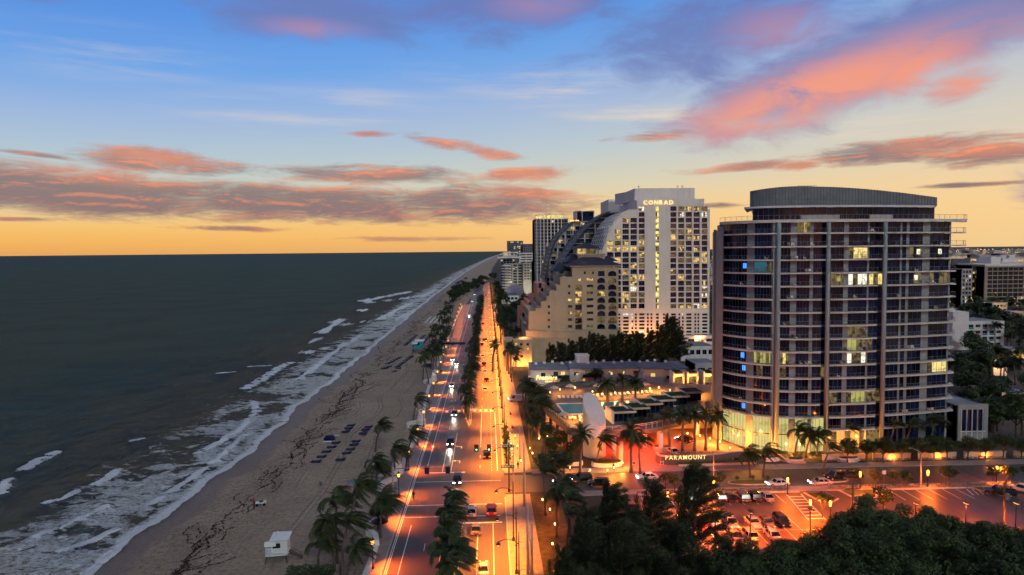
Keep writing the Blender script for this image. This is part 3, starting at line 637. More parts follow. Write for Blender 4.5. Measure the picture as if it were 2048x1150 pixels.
# ================================================================== buildings
def line_hit(pl, px):
    """where the sight line of photo column px meets a plan polyline"""
    t = (px - 975) / F
    for a, c in zip(pl, pl[1:]):
        fa, fc = a[0] - t * a[1], c[0] - t * c[1]
        if fa * fc <= 0 and abs(fa - fc) > 1e-9:
            k = fa / (fa - fc); return (a[0] + (c[0] - a[0]) * k, a[1] + (c[1] - a[1]) * k)
    a, c = (pl[0], pl[1]) if (pl[0][0] - t * pl[0][1]) > 0 else (pl[-2], pl[-1])
    fa, fc = a[0] - t * a[1], c[0] - t * c[1]; k = fa / (fa - fc)
    return (a[0] + (c[0] - a[0]) * k, a[1] + (c[1] - a[1]) * k)
def span(pl, p0, p1, n): return [line_hit(pl, p) for p in np.linspace(p0, p1, n)]
def text_letters(txt, size, ma, parent, origin, gap=1.0, width=None, shear=0.0, depth=.05, bold=.012, name='letter'):
    ms, x = [], 0.0
    for ch in txt:
        if ch == ' ': x += size * .35; continue
        cu = bpy.data.curves.new('letter', 'FONT'); cu.body = ch; cu.size = size; cu.extrude = depth; cu.offset = bold * size; cu.shear = shear; cu.resolution_u = 3
        t = bpy.data.objects.new('letter', cu); me = bpy.data.meshes.new_from_object(t); bpy.data.objects.remove(t)
        xs = [v.co.x for v in me.vertices]; me.materials.clear(); me.materials.append(ma)
        ms.append((me, x - min(xs))); x += max(xs) - min(xs) + size * .14 * gap
    k = 1.0 if width is None else width / (x - size * .14 * gap)
    for me, dx in ms:
        o = ob(name, me, parent, (origin[0] + dx * k, origin[1], origin[2])); o.rotation_euler = (R(90), 0, 0); o.scale = (k, 1, 1)
_wc = {}; _wr = random.Random(8)
def window_mesh(w, h, nv, glass, tr=0.0):           # glazed unit in the x-z plane, lower left corner at the origin, frame and mullions proud of the glass
    key = (round(w, 2), round(h, 2), nv, glass, tr, _wr.randint(0, 4) if glass.startswith('lit') and nv > 1 else 0)
    if key not in _wc:
        mb = MB(); f = .07 if w < 3 else .09
        if key[5]:                              # some panes lit, some curtained or dark
            for i in range(nv):
                a, b_ = w * i / nv, w * (i + 1) / nv; hz = h * _wr.choice([1, 1, .6, .75]); k_ = 0 if _wr.random() < .6 else 2
                mb.poly([(a, .08, 0), (b_, .08, 0), (b_, .08, hz), (a, .08, hz)], k_)
                if hz < h: mb.poly([(a, .08, hz), (b_, .08, hz), (b_, .08, h), (a, .08, h)], 2 if k_ == 0 else 0)
        else: mb.poly([(0, .08, 0), (w, .08, 0), (w, .08, h), (0, .08, h)], 0)
        for i in range(nv + 1): mb.box(w * i / nv - (f / 2 if 0 < i < nv else (0 if i == 0 else f)), w * i / nv + (f / 2 if 0 < i < nv else (f if i == 0 else 0)), 0, .079, 0, h, 1)
        mb.box(f, w - f, .004, .078, 0, f, 1); mb.box(f, w - f, .004, .078, h - f, h, 1)
        if tr: mb.box(f, w - f, .006, .077, h * tr - f / 2, h * tr + f / 2, 1)
        _wc[key] = mb.mesh('window', [M[glass], M['mullion'], M['lit_dim']])
    return _wc[key]
def holed_wall(mb, x0, x1, z0, z1, y, holes, depth, mi=0, keep=None, extra=None):
    xs = sorted({round(v, 3) for v in [x0, x1] + [h[0] for h in holes] + [h[1] for h in holes] if x0 - 1e-6 <= v <= x1 + 1e-6})
    zs = sorted({round(v, 3) for v in [z0, z1] + [h[2] for h in holes] + [h[3] for h in holes] if z0 - 1e-6 <= v <= z1 + 1e-6})
    if extra:
        xs = sorted(set(xs) | {round(p[0], 3) for p in extra}); zs = sorted(set(zs) | {round(p[1], 3) for p in extra})
    elif keep:
        zs = sorted(set(zs) | {round(v, 3) for v in np.arange(z0, z1, 2.5)}); xs = sorted(set(xs) | {round(v, 3) for v in np.arange(x0, x1, 2.5)})
    H_ = np.array(holes) if holes else np.zeros((0, 4))
    for a, c in zip(zs, zs[1:]):
        zc = (a + c) / 2; run = None
        for p, q in list(zip(xs, xs[1:])) + [(None, None)]:
            solid = False
            if p is not None:
                xc = (p + q) / 2
                solid = not np.any((H_[:, 0] < xc) & (H_[:, 1] > xc) & (H_[:, 2] < zc) & (H_[:, 3] > zc)) and (keep is None or keep(xc, zc))
            if solid: run = (run[0], q) if run else (p, q)
            elif run: mb.poly([(run[0], y, a), (run[1], y, a), (run[1], y, c), (run[0], y, c)], mi); run = None
    for a, c, e, f in H_:
        mb.poly([(a, y, e), (a, y + depth, e), (a, y + depth, f), (a, y, f)], mi); mb.poly([(c, y + depth, e), (c, y, e), (c, y, f), (c, y + depth, f)], mi)
        mb.poly([(a, y, e), (c, y, e), (c, y + depth, e), (a, y + depth, e)], mi); mb.poly([(a, y + depth, f), (c, y + depth, f), (c, y, f), (a, y, f)], mi)

# ------------------------------------------------------------------ curved apartment tower
EDGE = smooth_poly([(61.6, 184), (59.2, 176), (60.4, 169.8), (63.5, 165.0), (68.4, 161.9), (74, 160.8), (80, 160.4), (87, 160.5), (93.8, 161.1), (104, 162.7), (112.8, 164.6), (120, 166.3)], 1)
GL = offset_poly(EDGE, 1.5)
tw = empty('apartment_tower', (0, 0, 0)); tag(tw, 'curved grey apartment tower with ringed balconies and a dark drum crown', 'building')
ZF = [9.0 + 3.19 * k for k in range(16)]
inner = [p for p in offset_poly(EDGE, 1.85) if p[0] < 115.2]
mb = MB(); mb.prism([(66, 194)] + inner + [(115.4, 186), (100, 194)][::1], 0, 56.6); mb.build('wall', M['tower_wall'], tw)
mb = MB(); mb.prism([(59.1, 176.5), (61.9, 184.5), (62.6, 184.5), (59.9, 176.5)], 0, 55.0); mb.build('end_wall', M['tower_wall'], tw)
mb = MB(); s_ = span(EDGE, 1430, 1452, 5); si = span(offset_poly(EDGE, .55), 1430, 1452, 5); mb.prism(s_ + list(reversed(si)), 0, 54.6); mb.build('end_fin', M['tower_wall'], tw)
BAYS = dict(A=(1454, 1501, 8), B=(1516, 1554, 6), C=(1569, 1590, 3), D=(1603, 1630, 4), E=(1637, 1664, 3), F=(1673, 1700, 3), G=(1710, 1749, 4), H=(1753, 1781, 3), I=(1791, 1817, 3), J=(1821, 1830, 1), K=(1836, 1864, 3), L=(1879, 1919, 4))
PIERS = [(1501, 1516), (1554, 1569), (1590, 1603), (1630, 1637), (1664, 1673), (1700, 1710), (1749, 1753), (1781, 1791), (1817, 1821), (1830, 1836), (1864, 1879), (1919, 1923)]
for p0, p1 in PIERS:
    a = span(offset_poly(EDGE, 1.36), p0, p1, 3); c = span(offset_poly(EDGE, 1.8), p0, p1, 3); mb = MB(); mb.prism(a + list(reversed(c)), 0, 56.5); mb.build('pier', M['tower_wall'], tw)
_bc = {}; rw0 = random.Random(4)
def bay_mesh(key, h, glass, part=None):
    k = (key, h, glass, part)
    if k not in _bc:
        p0, p1, n = BAYS[key]; pts = span(GL, p0, p1, n + 1); mb, fr = MB(), MB()
        for i in range(n):
            a, c = pts[i], pts[i + 1]; mb.poly([(*a, .06), (*c, .06), (*c, h), (*a, h)], 1 if glass.startswith('lit') and h < 5 and rw0.random() < .38 else 0)
            d = Vector((c[0] - a[0], c[1] - a[1])).normalized(); ny = Vector((d.y, -d.x)) * .05
            fr.bar((a[0] + ny.x, a[1] + ny.y, h - .06), (c[0] + ny.x, c[1] + ny.y, h - .06), .08, .12); fr.bar((a[0] + ny.x, a[1] + ny.y, .06), (c[0] + ny.x, c[1] + ny.y, .06), .08, .1)
            if h > 5: fr.bar((a[0] + ny.x, a[1] + ny.y, 4.2), (c[0] + ny.x, c[1] + ny.y, 4.2), .1, .3)
        for p in pts: fr.tube([(p[0], p[1] - .06, 0), (p[0], p[1] - .06, h)], .045, 4)
        _bc[k] = (mb.mesh('window', [M[glass], M['lit_dim'] if glass != 'lit_dim' else M['glass']]), fr.mesh('frame', M['mullion']))
    return _bc[k]
LIT = {('D', 0): 'lit_g', ('G', 2): 'lit_y', ('K', 2): 'lit_dim', ('L', 2): 'lit_dim', ('A', 3): 'glass', ('B', 3): 'lit_t', ('F', 4): 'lit_dim', ('G', 4): 'lit_w', ('H', 4): 'lit_y', ('K', 4): 'lit_dim', ('L', 4): 'lit_dim',
       ('G', 8): 'lit_dim', ('G', 9): 'lit_g', ('H', 9): 'lit_dim', ('B', 10): 'lit_g', ('C', 10): 'lit_y', ('G', 10): 'lit_w', ('C', 11): 'lit_dim', ('E', 11): 'lit_dim', ('L', 11): 'lit_y', ('G', 13): 'lit_g', ('B', 11): 'lit_dim', ('H', 13): 'lit_dim', ('F', 13): 'lit_dim'}
for f in range(15):
    k = 14 - f
    for b_ in BAYS:
        wm, fm = bay_mesh(b_, 2.82, LIT.get((b_, f), 'glass'), f if (b_, f) in LIT else None); w = ob('window', wm, tw, (0, 0, ZF[k])); ob('frame', fm, w)
for b_ in 'ABCDE':
    wm, fm = bay_mesh(b_, 8.5, 'lit_lobby'); w = ob('lobby_window', wm, tw, (0, 0, .2)); ob('frame', fm, w)
for b_ in 'FGHIJKL':
    wm, fm = bay_mesh(b_, 2.82, 'glass'); w = ob('window', wm, tw, (0, 0, 5.85)); ob('frame', fm, w)
    wm, fm = bay_mesh(b_, 4.6, 'lit_o' if b_ in 'FGH' else 'glass'); w = ob('lobby_window', wm, tw, (0, 0, .9)); ob('frame', fm, w)
for px_, f, ma in ((1496, 3, 'lit_b'), (1493, 10, 'lit_b'), (1496, 11, 'lit_b'), (1496, 14, 'lit_b'), (1855, 2, 'lit_w'), (1851, 4, 'lit_w'), (1690, 4, 'lit_g'), (1900, 2, 'lit_w')):    # screens and bright panes inside
    a, c = line_hit(GL, px_ - 3.5), line_hit(GL, px_ + 3.5); mb = MB(); z0 = ZF[14 - f] + (1.0 if ma == 'lit_b' else .9); mb.hexa([(a[0], a[1] - .12, z0), (c[0], c[1] - .12, z0), (c[0], c[1] - .06, z0), (a[0], a[1] - .06, z0)] + [(a[0], a[1] - .12, z0 + 1.3), (c[0], c[1] - .12, z0 + 1.3), (c[0], c[1] - .06, z0 + 1.3), (a[0], a[1] - .06, z0 + 1.3)])
    mb.build('bright_pane', M[ma], tw)
def balcony(p0, p1, z, ext=0.0, thick=.32, rail=True, n=None):
    n = n or max(3, int((p1 - p0) / 9)); o_ = span(EDGE, p0, p1, n); i_ = span(offset_poly(EDGE, 1.9), p0, p1, n)
    if ext: o_ = o_ + [(o_[-1][0] + ext, o_[-1][1] + ext * .25)]; i_ = i_ + [(i_[-1][0] + ext, i_[-1][1] + ext * .25 + 1.2)]
    mb = MB(); mb.prism(o_ + list(reversed(i_)), z - thick, z); s = mb.build('balcony_slab', M['slab'], tw)
    if rail:
        e_ = [Vector((*p, z)) for p in o_]; q = [Vector((*i_[0], z))] + e_ + [Vector((*i_[-1], z))]; gl, rl = MB(), MB()
        cc = sum(e_, Vector()) / len(e_)
        q = [p + (Vector((cc.x, p.y + 2, p.z)) - p).normalized() * .14 for p in q]
        for a, c in zip(q, q[1:]):
            gl.poly([a + Vector((0, 0, .08)), c + Vector((0, 0, .08)), c + Vector((0, 0, 1.0)), a + Vector((0, 0, 1.0))]); rl.bar(a + Vector((0, 0, 1.06)), c + Vector((0, 0, 1.06)), .07, .06)
            for t in np.arange(0, 1, max(.2, 2.2 / max(2.2, (c - a).length))): p = a + (c - a) * t; rl.box(p.x - .022, p.x + .022, p.y - .022, p.y + .022, z, z + 1.04)
        r_ = rl.build('railing', M['rail'], s); gl.build('rail_glass', M['rail_glass'], s)
for k in range(15):
    if k >= 13: balcony(1437, 1921, ZF[k], ext=5.0, n=40)
    else:
        balcony(1437, 1555, ZF[k], n=14)
        for p0, p1 in ((1569, 1656 if k < 12 else 1664), (1674, 1772 if k < 12 else 1780)): balcony(p0, p1, ZF[k])
        balcony(1791, 1921, ZF[k], ext=4.6 if k == 12 else 2.2)
balcony(1674, 1772, 5.85); balcony(1791, 1905, 5.85)
balcony(1444, 1921, ZF[15], ext=5.2, thick=.7, n=44)
for px_, r in ((1565.5, .52), (1668, .48), (1785.5, .5)):
    a = line_hit(offset_poly(EDGE, .25), px_); mb = MB(); mb.tube([(a[0], a[1], 0), (a[0], a[1], 56.2)], r, 16); mb.build('column', M['tower_wall'], tw, True)
a = line_hit(offset_poly(EDGE, .9), 1556.5); mb = MB(); mb.box(a[0] - .42, a[0] + .42, a[1] - .4, a[1] + .6, 0, 56.3); mb.build('column', M['tower_wall'], tw)
# penthouse, canopy, drum
E5 = offset_poly(EDGE, 5.2)
pts = span(E5, 1512, 1886, 36); mb, fr = MB(), MB()
for a, c in zip(pts, pts[1:]): mb.poly([(*a, 57.0), (*c, 57.0), (*c, 60.0), (*a, 60.0)])
for p in pts: fr.box(p[0] - .07, p[0] + .07, p[1] - .1, p[1], 56.9, 60.0)
w = mb.build('penthouse_glazing', M['glass'], tw); fr.build('frame', M['mullion'], w)
a, c = span(offset_poly(EDGE, 3.4), 1494, 1888, 30), span(offset_poly(EDGE, 9), 1500, 1886, 30); mb = MB(); mb.prism(a + list(reversed(c)), 59.9, 60.35); mb.build('canopy', M['white'], tw)
a, c = span(offset_poly(EDGE, 4.4), 1506, 1892, 60), span(offset_poly(EDGE, 13), 1512, 1888, 60); mb, sm = MB(), MB()
n = len(a); zt = [64.3 + .8 * math.sin(math.pi * min(1, i / 30)) if i < 20 else 64.95 - 2.6 * ((i - 20) / 40) ** 1.6 for i in range(n)]
for i in range(n - 1):
    mb.poly([(*a[i], 60.4), (*a[i + 1], 60.4), (*a[i + 1], zt[i + 1]), (*a[i], zt[i])]); mb.poly([(*a[i], zt[i]), (*a[i + 1], zt[i + 1]), (*c[i + 1], zt[i + 1] - .3), (*c[i], zt[i] - .3)])
    sm.box(a[i][0] - .05, a[i][0] + .05, a[i][1] - .07, a[i][1] + .03, 60.4, zt[i] + .02)
    sm.bar((*a[i], 62.4 - .03 * i), (*a[i + 1], 62.4 - .03 * (i + 1)), .1, .07)
mb.poly([(*a[0], 60.4), (*a[0], zt[0]), (*c[0], zt[0] - .3), (*c[0], 60.4)]); mb.poly([(*a[-1], 60.4), (*c[-1], 60.4), (*c[-1], zt[-1] - .3), (*a[-1], zt[-1])])
w = mb.build('crown', M['crown'], tw); sm.build('panel_seams', M['mullion'], w)
mb = MB(); q0, q1 = at(1578, 378, 172), at(1632, 376, 172)
for x in np.linspace(q0.x, q1.x, 10): mb.box(x - .05, x + .05, 171.9, 172.0, 64.2, 65.3 + (.5 if x > q0.x + 2.2 else 0))
mb.bar((q0.x + 2.2, 171.95, 65.8), (q1.x, 171.95, 65.8), .08, .08); mb.bar((q0.x, 171.95, 65.2), (q1.x, 171.95, 65.2), .08, .08); mb.box(q1.x - 2.6, q1.x, 171.5, 173.2, 64.2, 65.4); mb.build('roof_rail', M['rail'], tw)
mb = MB()
for px0, px1, zz in ((1610, 1690, 1.25), (1752, 1800, 1.0)):
    pp = span(offset_poly(EDGE, 2.4), px0, px1, 12)
    for p, q in zip(pp, pp[1:]): mb.bar((*p, ZF[15] + .55), (*q, ZF[15] + .55), .18, 1.1)
mb.build('planter_wall', M['concrete'], tw)
for i, px_ in enumerate((1502, 1556.5, 1600, 1634)):    # uplighters washing the piers at the entrance
    a = line_hit(offset_poly(EDGE, -1.5), px_); point((a[0], a[1], 1.2), 1500, (1, .36, .06), .2, tw)
for px_ in (1700, 1730, 1760): a = line_hit(offset_poly(EDGE, -1.0), px_); point((a[0], a[1], 3.0), 1200, (1, .30, .04), .2, tw)

# ------------------------------------------------------------------ white hotel tower with a glazed sail
Y0 = 352.0
ht = empty('hotel_tower', (0, 0, 0)); tag(ht, 'tall white hotel tower with lit name and curved glass sail', 'building')
def zc(X, Y): p = at(1180 + X / 6.054, 370 + Y / 6.054, Y0); return p.x, p.z
rib = [zc(*p) for p in [(470, 312), (400, 352), (330, 415), (272, 500), (225, 600), (185, 715), (150, 800), (128, 900), (118, 1050), (112, 1400), (112, 1900)]]
ribz = [p[1] for p in rib][::-1]; ribx = [p[0] for p in rib][::-1]
def sail_x(z): return float(np.interp(z, ribz, ribx))
xr = at(1419.5, 500, Y0).x; xl2 = zc(565, 500)[0]; ztop = at(1320, 398, Y0).z; zmid = zc(1200, 292)[1]; zsail = rib[0][1]
holes, wins = [], []
rw = random.Random(11)
colsx = {245: 68, 338: 68, 433: 70, 530: 70, 627: 64, 817: 38, 1010: 64, 1105: 66, 1197: 66, 1292: 66, 1388: 62, 150: 66}
warm = {(0, 627): 'lit_w', (0, 1197): 'lit_cond', (0, 1292): 'lit_cond', (0, 1388): 'lit_dim', (1, 530): 'lit_w', (1, 1105): 'lit_w', (1, 1388): 'lit_w', (2, 433): 'lit_cond', (4, 338): 'lit_cond', (5, 338): 'lit_cond', (5, 1010): 'lit_cond', (5, 1197): 'lit_cond', (5, 1292): 'lit_cond', (6, 627): 'lit_cond', (6, 245): 'lit_cond', (6, 433): 'lit_cond',
        (7, 245): 'lit_cond', (7, 338): 'lit_cond', (7, 433): 'lit_cond', (7, 1105): 'lit_cond', (7, 1292): 'lit_cond', (8, 627): 'lit_cond', (9, 1388): 'lit_cond', (9, 627): 'lit_dim', (11, 433): 'lit_cond', (12, 627): 'lit_cond', (12, 530): 'lit_cond', (12, 1105): 'lit_cond', (13, 530): 'lit_cond', (14, 530): 'lit_w', (14, 1388): 'lit_w', (15, 1388): 'lit_w', (16, 433): 'lit_cond', (16, 627): 'lit_dim', (17, 1197): 'lit_cond', (17, 1292): 'lit_w', (17, 1388): 'lit_cond'}
recess = []
for r in range(18):
    yc = 285 + 69.4 * r
    for cx_, w in colsx.items():
        x0, z0 = zc(cx_ - w * .56, yc + 30); x1, z1 = zc(cx_ + w * .56, yc - 27)
        if cx_ <= 530 and (x0 < sail_x(z1) + .3 or z1 > zsail - 1.0): continue
        if cx_ == 817: gm = 'lit_strip' if r not in (7,) else 'lit_dim'
        else: gm = warm.get((r, cx_), 'glass' if rw.random() < .64 else ('lit_dim' if rw.random() < .5 else ('lit_cond' if rw.random() < .5 else 'glass2')))
        holes.append((x0, x1, z0, z1)); wins.append((x0, x1, z0, z1, gm, 3 if cx_ in (245, 338, 433, 530, 1105, 1197, 1292, 1388) else 2, cx_))
    for cx_ in (720, 912):
        x0, z0 = zc(cx_ - 42, yc + 34); x1, z1 = zc(cx_ + 42, yc - 28); recess.append((x0, x1, z0, z1))
small = []
for r in range(7):                                     # podium: rows of little square openings
    yp = 629 + 6.9 * r
    for cxp, wp in [(1228, 4), (1239, 4), (1252, 11), (1265, 4), (1272, 4), (1284, 11), (1296, 4), (1303, 4), (1315, 6), (1328, 4), (1335, 4), (1347, 10), (1359, 4), (1366, 4), (1378, 11), (1391, 4), (1397, 4), (1410, 11)]:
        p, q = at(cxp - wp / 2, yp + 2.2, Y0), at(cxp + wp / 2, yp - 2.2, Y0)
        if cxp < 1240 and p.x < ribx[0] + 1: continue
        small.append((p.x, q.x, p.z, q.z, 'lit_w' if (r in (0, 1) and cxp < 1280 and rw.random() < .6) or rw.random() < .03 else 'glass2'))
allh = holes + [s[:4] for s in small] + recess
mb = MB()
holed_wall(mb, min(ribx), xr, 0, zmid, Y0, allh, .75, keep=lambda x, z: x > sail_x(z) - .9 or x > xl2)
holed_wall(mb, xl2, at(1408, 450, Y0).x, zmid, ztop, Y0 - .01, [h for h in allh if h[3] > zmid], .75)
mb.build('front_wall', M['cond_white'], ht)
mb = MB(); pr = [(xr, 0), (xr, zmid - .3), (at(1408, 450, Y0).x, zmid - .3), (at(1408, 450, Y0).x, ztop - .4), (xl2, ztop - .4), (xl2, zsail)] + [(x + .3, z) for x, z in rib] + [(ribx[0] + .3, 0)]
mb.xzprism(list(reversed(pr)), Y0 + .76, Y0 + 46); mb.build('body', M['cond_white'], ht)
for x0, x1, z0, z1, gm, nv, cx_ in wins:
    w = ob('window', window_mesh(x1 - x0 - .02, z1 - z0 - .02, nv, gm), ht, (x0 + .01, Y0 + .60, z0 + .01))
    if nv == 3:
        mb = MB(); mb.box(0, x1 - x0 - .04, 0, .05, .85, .95); mb.box(0, x1 - x0 - .04, .01, .04, .05, .12)
        if 'bal%.2f' % (x1 - x0) not in _wc:
            for t in np.linspace(0, x1 - x0 - .1, 4): mb.box(t, t + .04, .012, .038, .12, .85)
            _wc['bal%.2f' % (x1 - x0)] = mb.mesh('railing', M['rail'])
        ob('railing', _wc['bal%.2f' % (x1 - x0)], w, (.01, -.45, 0))
for x0, x1, z0, z1, gm in small: ob('small_window', window_mesh(x1 - x0 - .02, z1 - z0 - .02, 1, gm), ht, (x0 + .01, Y0 + .6, z0 + .01))
mb = MB()
for x0, x1, z0, z1 in recess: mb.box(x0 + .001, x1 - .001, Y0 + .12, Y0 + .5, z0 + .001, z1 - .001)
mb.build('recessed_panel', M['cond_white'], ht)
p, q = at(1266, 378, 366), at(1385, 377, 366); mb = MB(); mb.box(p.x, q.x, 362, 386, ztop - .4, p.z); mb.prism([(p.x - 6, 386), (p.x, 364), (p.x, 386.1)], ztop - .4, p.z - 1.0)
for x in (q.x - 9, q.x - 6, q.x - 3): mb.box(x, x + .5, 361.6, 361.99, ztop + 1, p.z)
for x in (p.x + 4, q.x - 7, q.x - 4.4): mb.tube([(x, 370, p.z), (x, 370, p.z + 1.6)], .18, 5); mb.lathe((x, 370, p.z + 1.3), [(.1, 0), (.5, .2), (.5, .6), (.1, .8)], 6)
mb.build('roof_house', M['cond_white'], ht)
sl, sg = MB(), MB(); dep = [Y0 - .4 + 6.6 * i for i in range(8)]; top = rib[:7]
for i in range(len(top) - 1):
    for j in range(len(dep) - 1):
        a, c = top[i], top[i + 1]; sg.poly([(a[0] - .25, dep[j], a[1]), (c[0] - .25, dep[j], c[1]), (c[0] - .25, dep[j + 1], c[1]), (a[0] - .25, dep[j + 1], a[1])])
for d in dep: sl.tube([(x - .3, d, z + .1) for x, z in top], .42 if d == dep[0] else .22, 4)
for x, z in top: sl.tube([(x - .3, dep[0], z + .1), (x - .3, dep[-1], z + .1)], .2, 4)
for a, c in zip(top, top[1:]): sl.tube([((a[0] + c[0]) / 2 - .3, dep[0], (a[1] + c[1]) / 2 + .1), ((a[0] + c[0]) / 2 - .3, dep[-1], (a[1] + c[1]) / 2 + .1)], .1, 4)
w = sg.build('sail_glass', mat('pale sail glass', (.16, .22, .26), .12, .5, .3, spec=.6), ht); sl.build('sail_ribs', M['cond_white'], w)
p, q = at(1287, 409, Y0), at(1346, 400.5, Y0); sgn = empty('hotel_name_sign', (p.x, Y0 - .25, p.z)); tag(sgn, 'glowing yellow CONRAD letters high on the white hotel tower', 'sign')
text_letters('CONRAD', 2.9, M['neon'], sgn, (0, 0, 0), gap=1.6, width=q.x - p.x, depth=.12, bold=.004)
for x in np.linspace(75, 92, 4): point((x, Y0 - 6, 2.5), 3200, (1, .30, .05), .4, ht)
point((108, Y0 - 8, 4), 2200, (1, .36, .1), .4, ht)

def wing(name, lab, prof, Yf, depth, ppx, floors, z_lo, lit, body='glass2', step=3.0, fins=7):
    """terraced wing: curved left profile given in photo pixels at depth Yf"""
    e = empty(name); tag(e, lab, 'building'); pts = [at(a, c, Yf) for a, c in prof]; xs_, zs_ = [p.x for p in pts], [p.z for p in pts]
    right = at(ppx, 500, Yf).x; pl = [(right, z_lo), (right, zs_[-1])] + [(x, z) for x, z in zip(xs_[::-1], zs_[::-1])] + [(xs_[0], z_lo)]
    mb = MB(); mb.xzprism(list(reversed(pl)), Yf, Yf + depth); mb.build('body', M[body], e)
    o_ = np.argsort(zs_); za, xa = np.array(zs_)[o_], np.array(xs_)[o_]; z = zs_[-1] - .3; k = 0
    while z > z_lo + 1:
        xl_ = float(np.interp(z, za, xa)); mb = MB(); mb.box(xl_ - 1.2, right, Yf - 1.6, Yf + depth * .6, z - .4, z); s = mb.build('floor_slab', M['concrete'], e)
        rl = MB(); rl.box(xl_ - 1.1, right, Yf - 1.55, Yf - 1.5, z + .95, z + 1.05); rl.build('railing', M['rail'], s)
        n_ = max(1, int((right - xl_) / 3.3))
        for i in range(n_):
            if rw.random() < .8: x = xl_ + .4 + i * 3.3; ob('window', window_mesh(2.7, 2.3, 2, lit if rw.random() < .16 else ('glass' if rw.random() < .6 else 'glass2')), e, (x, Yf - .12, z - step + .1))
        z -= step; k += 1
    for i in range(fins):
        x = xs_[0] + (right - xs_[0]) * (i + .5) / fins; zt_ = float(np.interp(x, xa[np.argsort(xa)], za[np.argsort(xa)])) - 1; mb = MB(); mb.box(x - .25, x + .25, Yf - 1.2, Yf - .13, z_lo, zt_); mb.build('fin', M['cond_white'], e)
    sl = MB(); sl.tube([(x - .8, Yf - 1.8, z + .3) for x, z in zip(xs_, zs_)], .28, 5); sl.tube([(x - .8, Yf + depth, z + .3) for x, z in zip(xs_, zs_)], .22, 5)
    for x, z in zip(xs_, zs_): sl.tube([(x - .8, Yf - 1.8, z + .3), (x - .8, Yf + depth, z + .3)], .25, 4)
    sl.build('edge_rib', M['mullion'], e); gq = MB()
    for (a, c), (p_, q_) in zip(zip(xs_, zs_), zip(xs_[1:], zs_[1:])): gq.poly([(a - .7, Yf - 1.7, c), (p_ - .7, Yf - 1.7, q_), (p_ - .7, Yf + depth, q_), (a - .7, Yf + depth, c)])
    gq.build('sloping_glass', mat('slate glass', (.05, .068, .085), .55, .4, .3, spec=.15), e)
    return e, right, zs_[-1]
e, r_, zt_ = wing('terraced_block', 'dark stepped wing with slate glass slope, directly behind the glass sail', [(1118, 560), (1126, 528), (1143, 500), (1160, 476), (1178, 455), (1196, 440), (1212, 430), (1222, 424)], 405, 40, 1262, 12, 12, 'lit_dim')
p, q = at(1212, 401, 420), at(1266, 403, 420); mb = MB(); mb.box(p.x, q.x, 412, 440, zt_, p.z); mb.prism([(p.x, 411.99), (p.x + 6, 405), (q.x, 405), (q.x, 411.99)], zt_, p.z - 1.4); mb.build('roof_house', M['cond_white'], e)
e, r_, zt_ = wing('terraced_block', 'further stepped wing with glowing roof terrace, between slate slope and gridded tower', [(1092, 560), (1100, 520), (1106, 498), (1114, 480), (1124, 468), (1136, 456), (1145, 447), (1152, 442)], 480, 40, 1200, 12, 12, 'lit_cond', 'concrete')
p, q = at(1153, 425, 490), at(1186, 424, 490); mb = MB(); mb.box(p.x, q.x, 488, 505, zt_, p.z); mb.build('roof_house', M['glass'], e); mb = MB()
for a, c in ((p.x - .5, p.x), (p.x + 3.5, p.x + 4.0), (q.x, q.x + .6)): mb.box(a, c, 487, 505.1, zt_, p.z + .6)
mb.box(p.x - .5, q.x + .6, 487, 505.2, p.z + .61, p.z + 1.2); mb.build('roof_frame', M['cond_white'], e)
for i in range(7): x = p.x - 5 + i * .9; ob('roof_lamp', MB().box(-.25, .25, -.25, .25, 0, .7).mesh('roof_lamp', M['amber']), e, (x, 483, zt_))

# ------------------------------------------------------------------ beige stepped hotel with blue roofs
YB = 306.0
bh = empty('stepped_hotel'); tag(bh, 'beige stepped hotel with dark blue hipped roofs and arched balconies', 'building')
def zb(X, Y, Yd=YB): p = at(1040 + X / 4.6, 470 + Y / 4.6, Yd); return p.x, p.z
steps = [(80, 885), (80, 700), (145, 700), (145, 672), (195, 672), (195, 610), (245, 610), (245, 570), (270, 570), (270, 515), (335, 515), (335, 460), (370, 460), (370, 385), (480, 385), (480, 300), (905, 300), (905, 885)]
sp_ = [zb(*p) for p in steps]
def inside_b(x, z):
    c = False; n = len(sp_); j = n - 1
    for i in range(n):
        if (sp_[i][1] > z) != (sp_[j][1] > z) and x < (sp_[j][0] - sp_[i][0]) * (z - sp_[i][1]) / (sp_[j][1] - sp_[i][1]) + sp_[i][0]: c = not c
        j = i
    return c
H2 = []
def addw(X, Y, w, h, gm='glass2', nv=2, kind='window'):
    a, z0 = zb(X - w / 2, Y + h / 2); c, z1 = zb(X + w / 2, Y - h / 2); H2.append((a, c, z0, z1, gm, nv, kind))
for Y in (660, 718, 783, 845): addw(267, Y, 20, 27, nv=1)
for Y in (473, 535): addw(453, Y, 20, 26, nv=1)
for Y, gm in ((597, 'lit_y'), (657, 'glass2'), (718, 'lit_cond'), (779, 'glass2'), (842, 'glass2')): addw(462, Y, 40, 26, gm)
for Y, gm in ((485, 'lit_dim'), (543, 'lit_cond'), (605, 'lit_cond'), (665, 'glass2'), (727, 'lit_cond'), (790, 'glass'), (850, 'glass2')): addw(540, Y, 60, 48, gm, 3, 'balcony')
for Y, gm in ((408, 'lit_cond'), (470, 'glass2'), (532, 'lit_dim'), (593, 'glass'), (655, 'glass'), (716, 'glass'), (777, 'glass'), (838, 'lit_dim')): addw(645, Y, 60, 25, gm, 3)
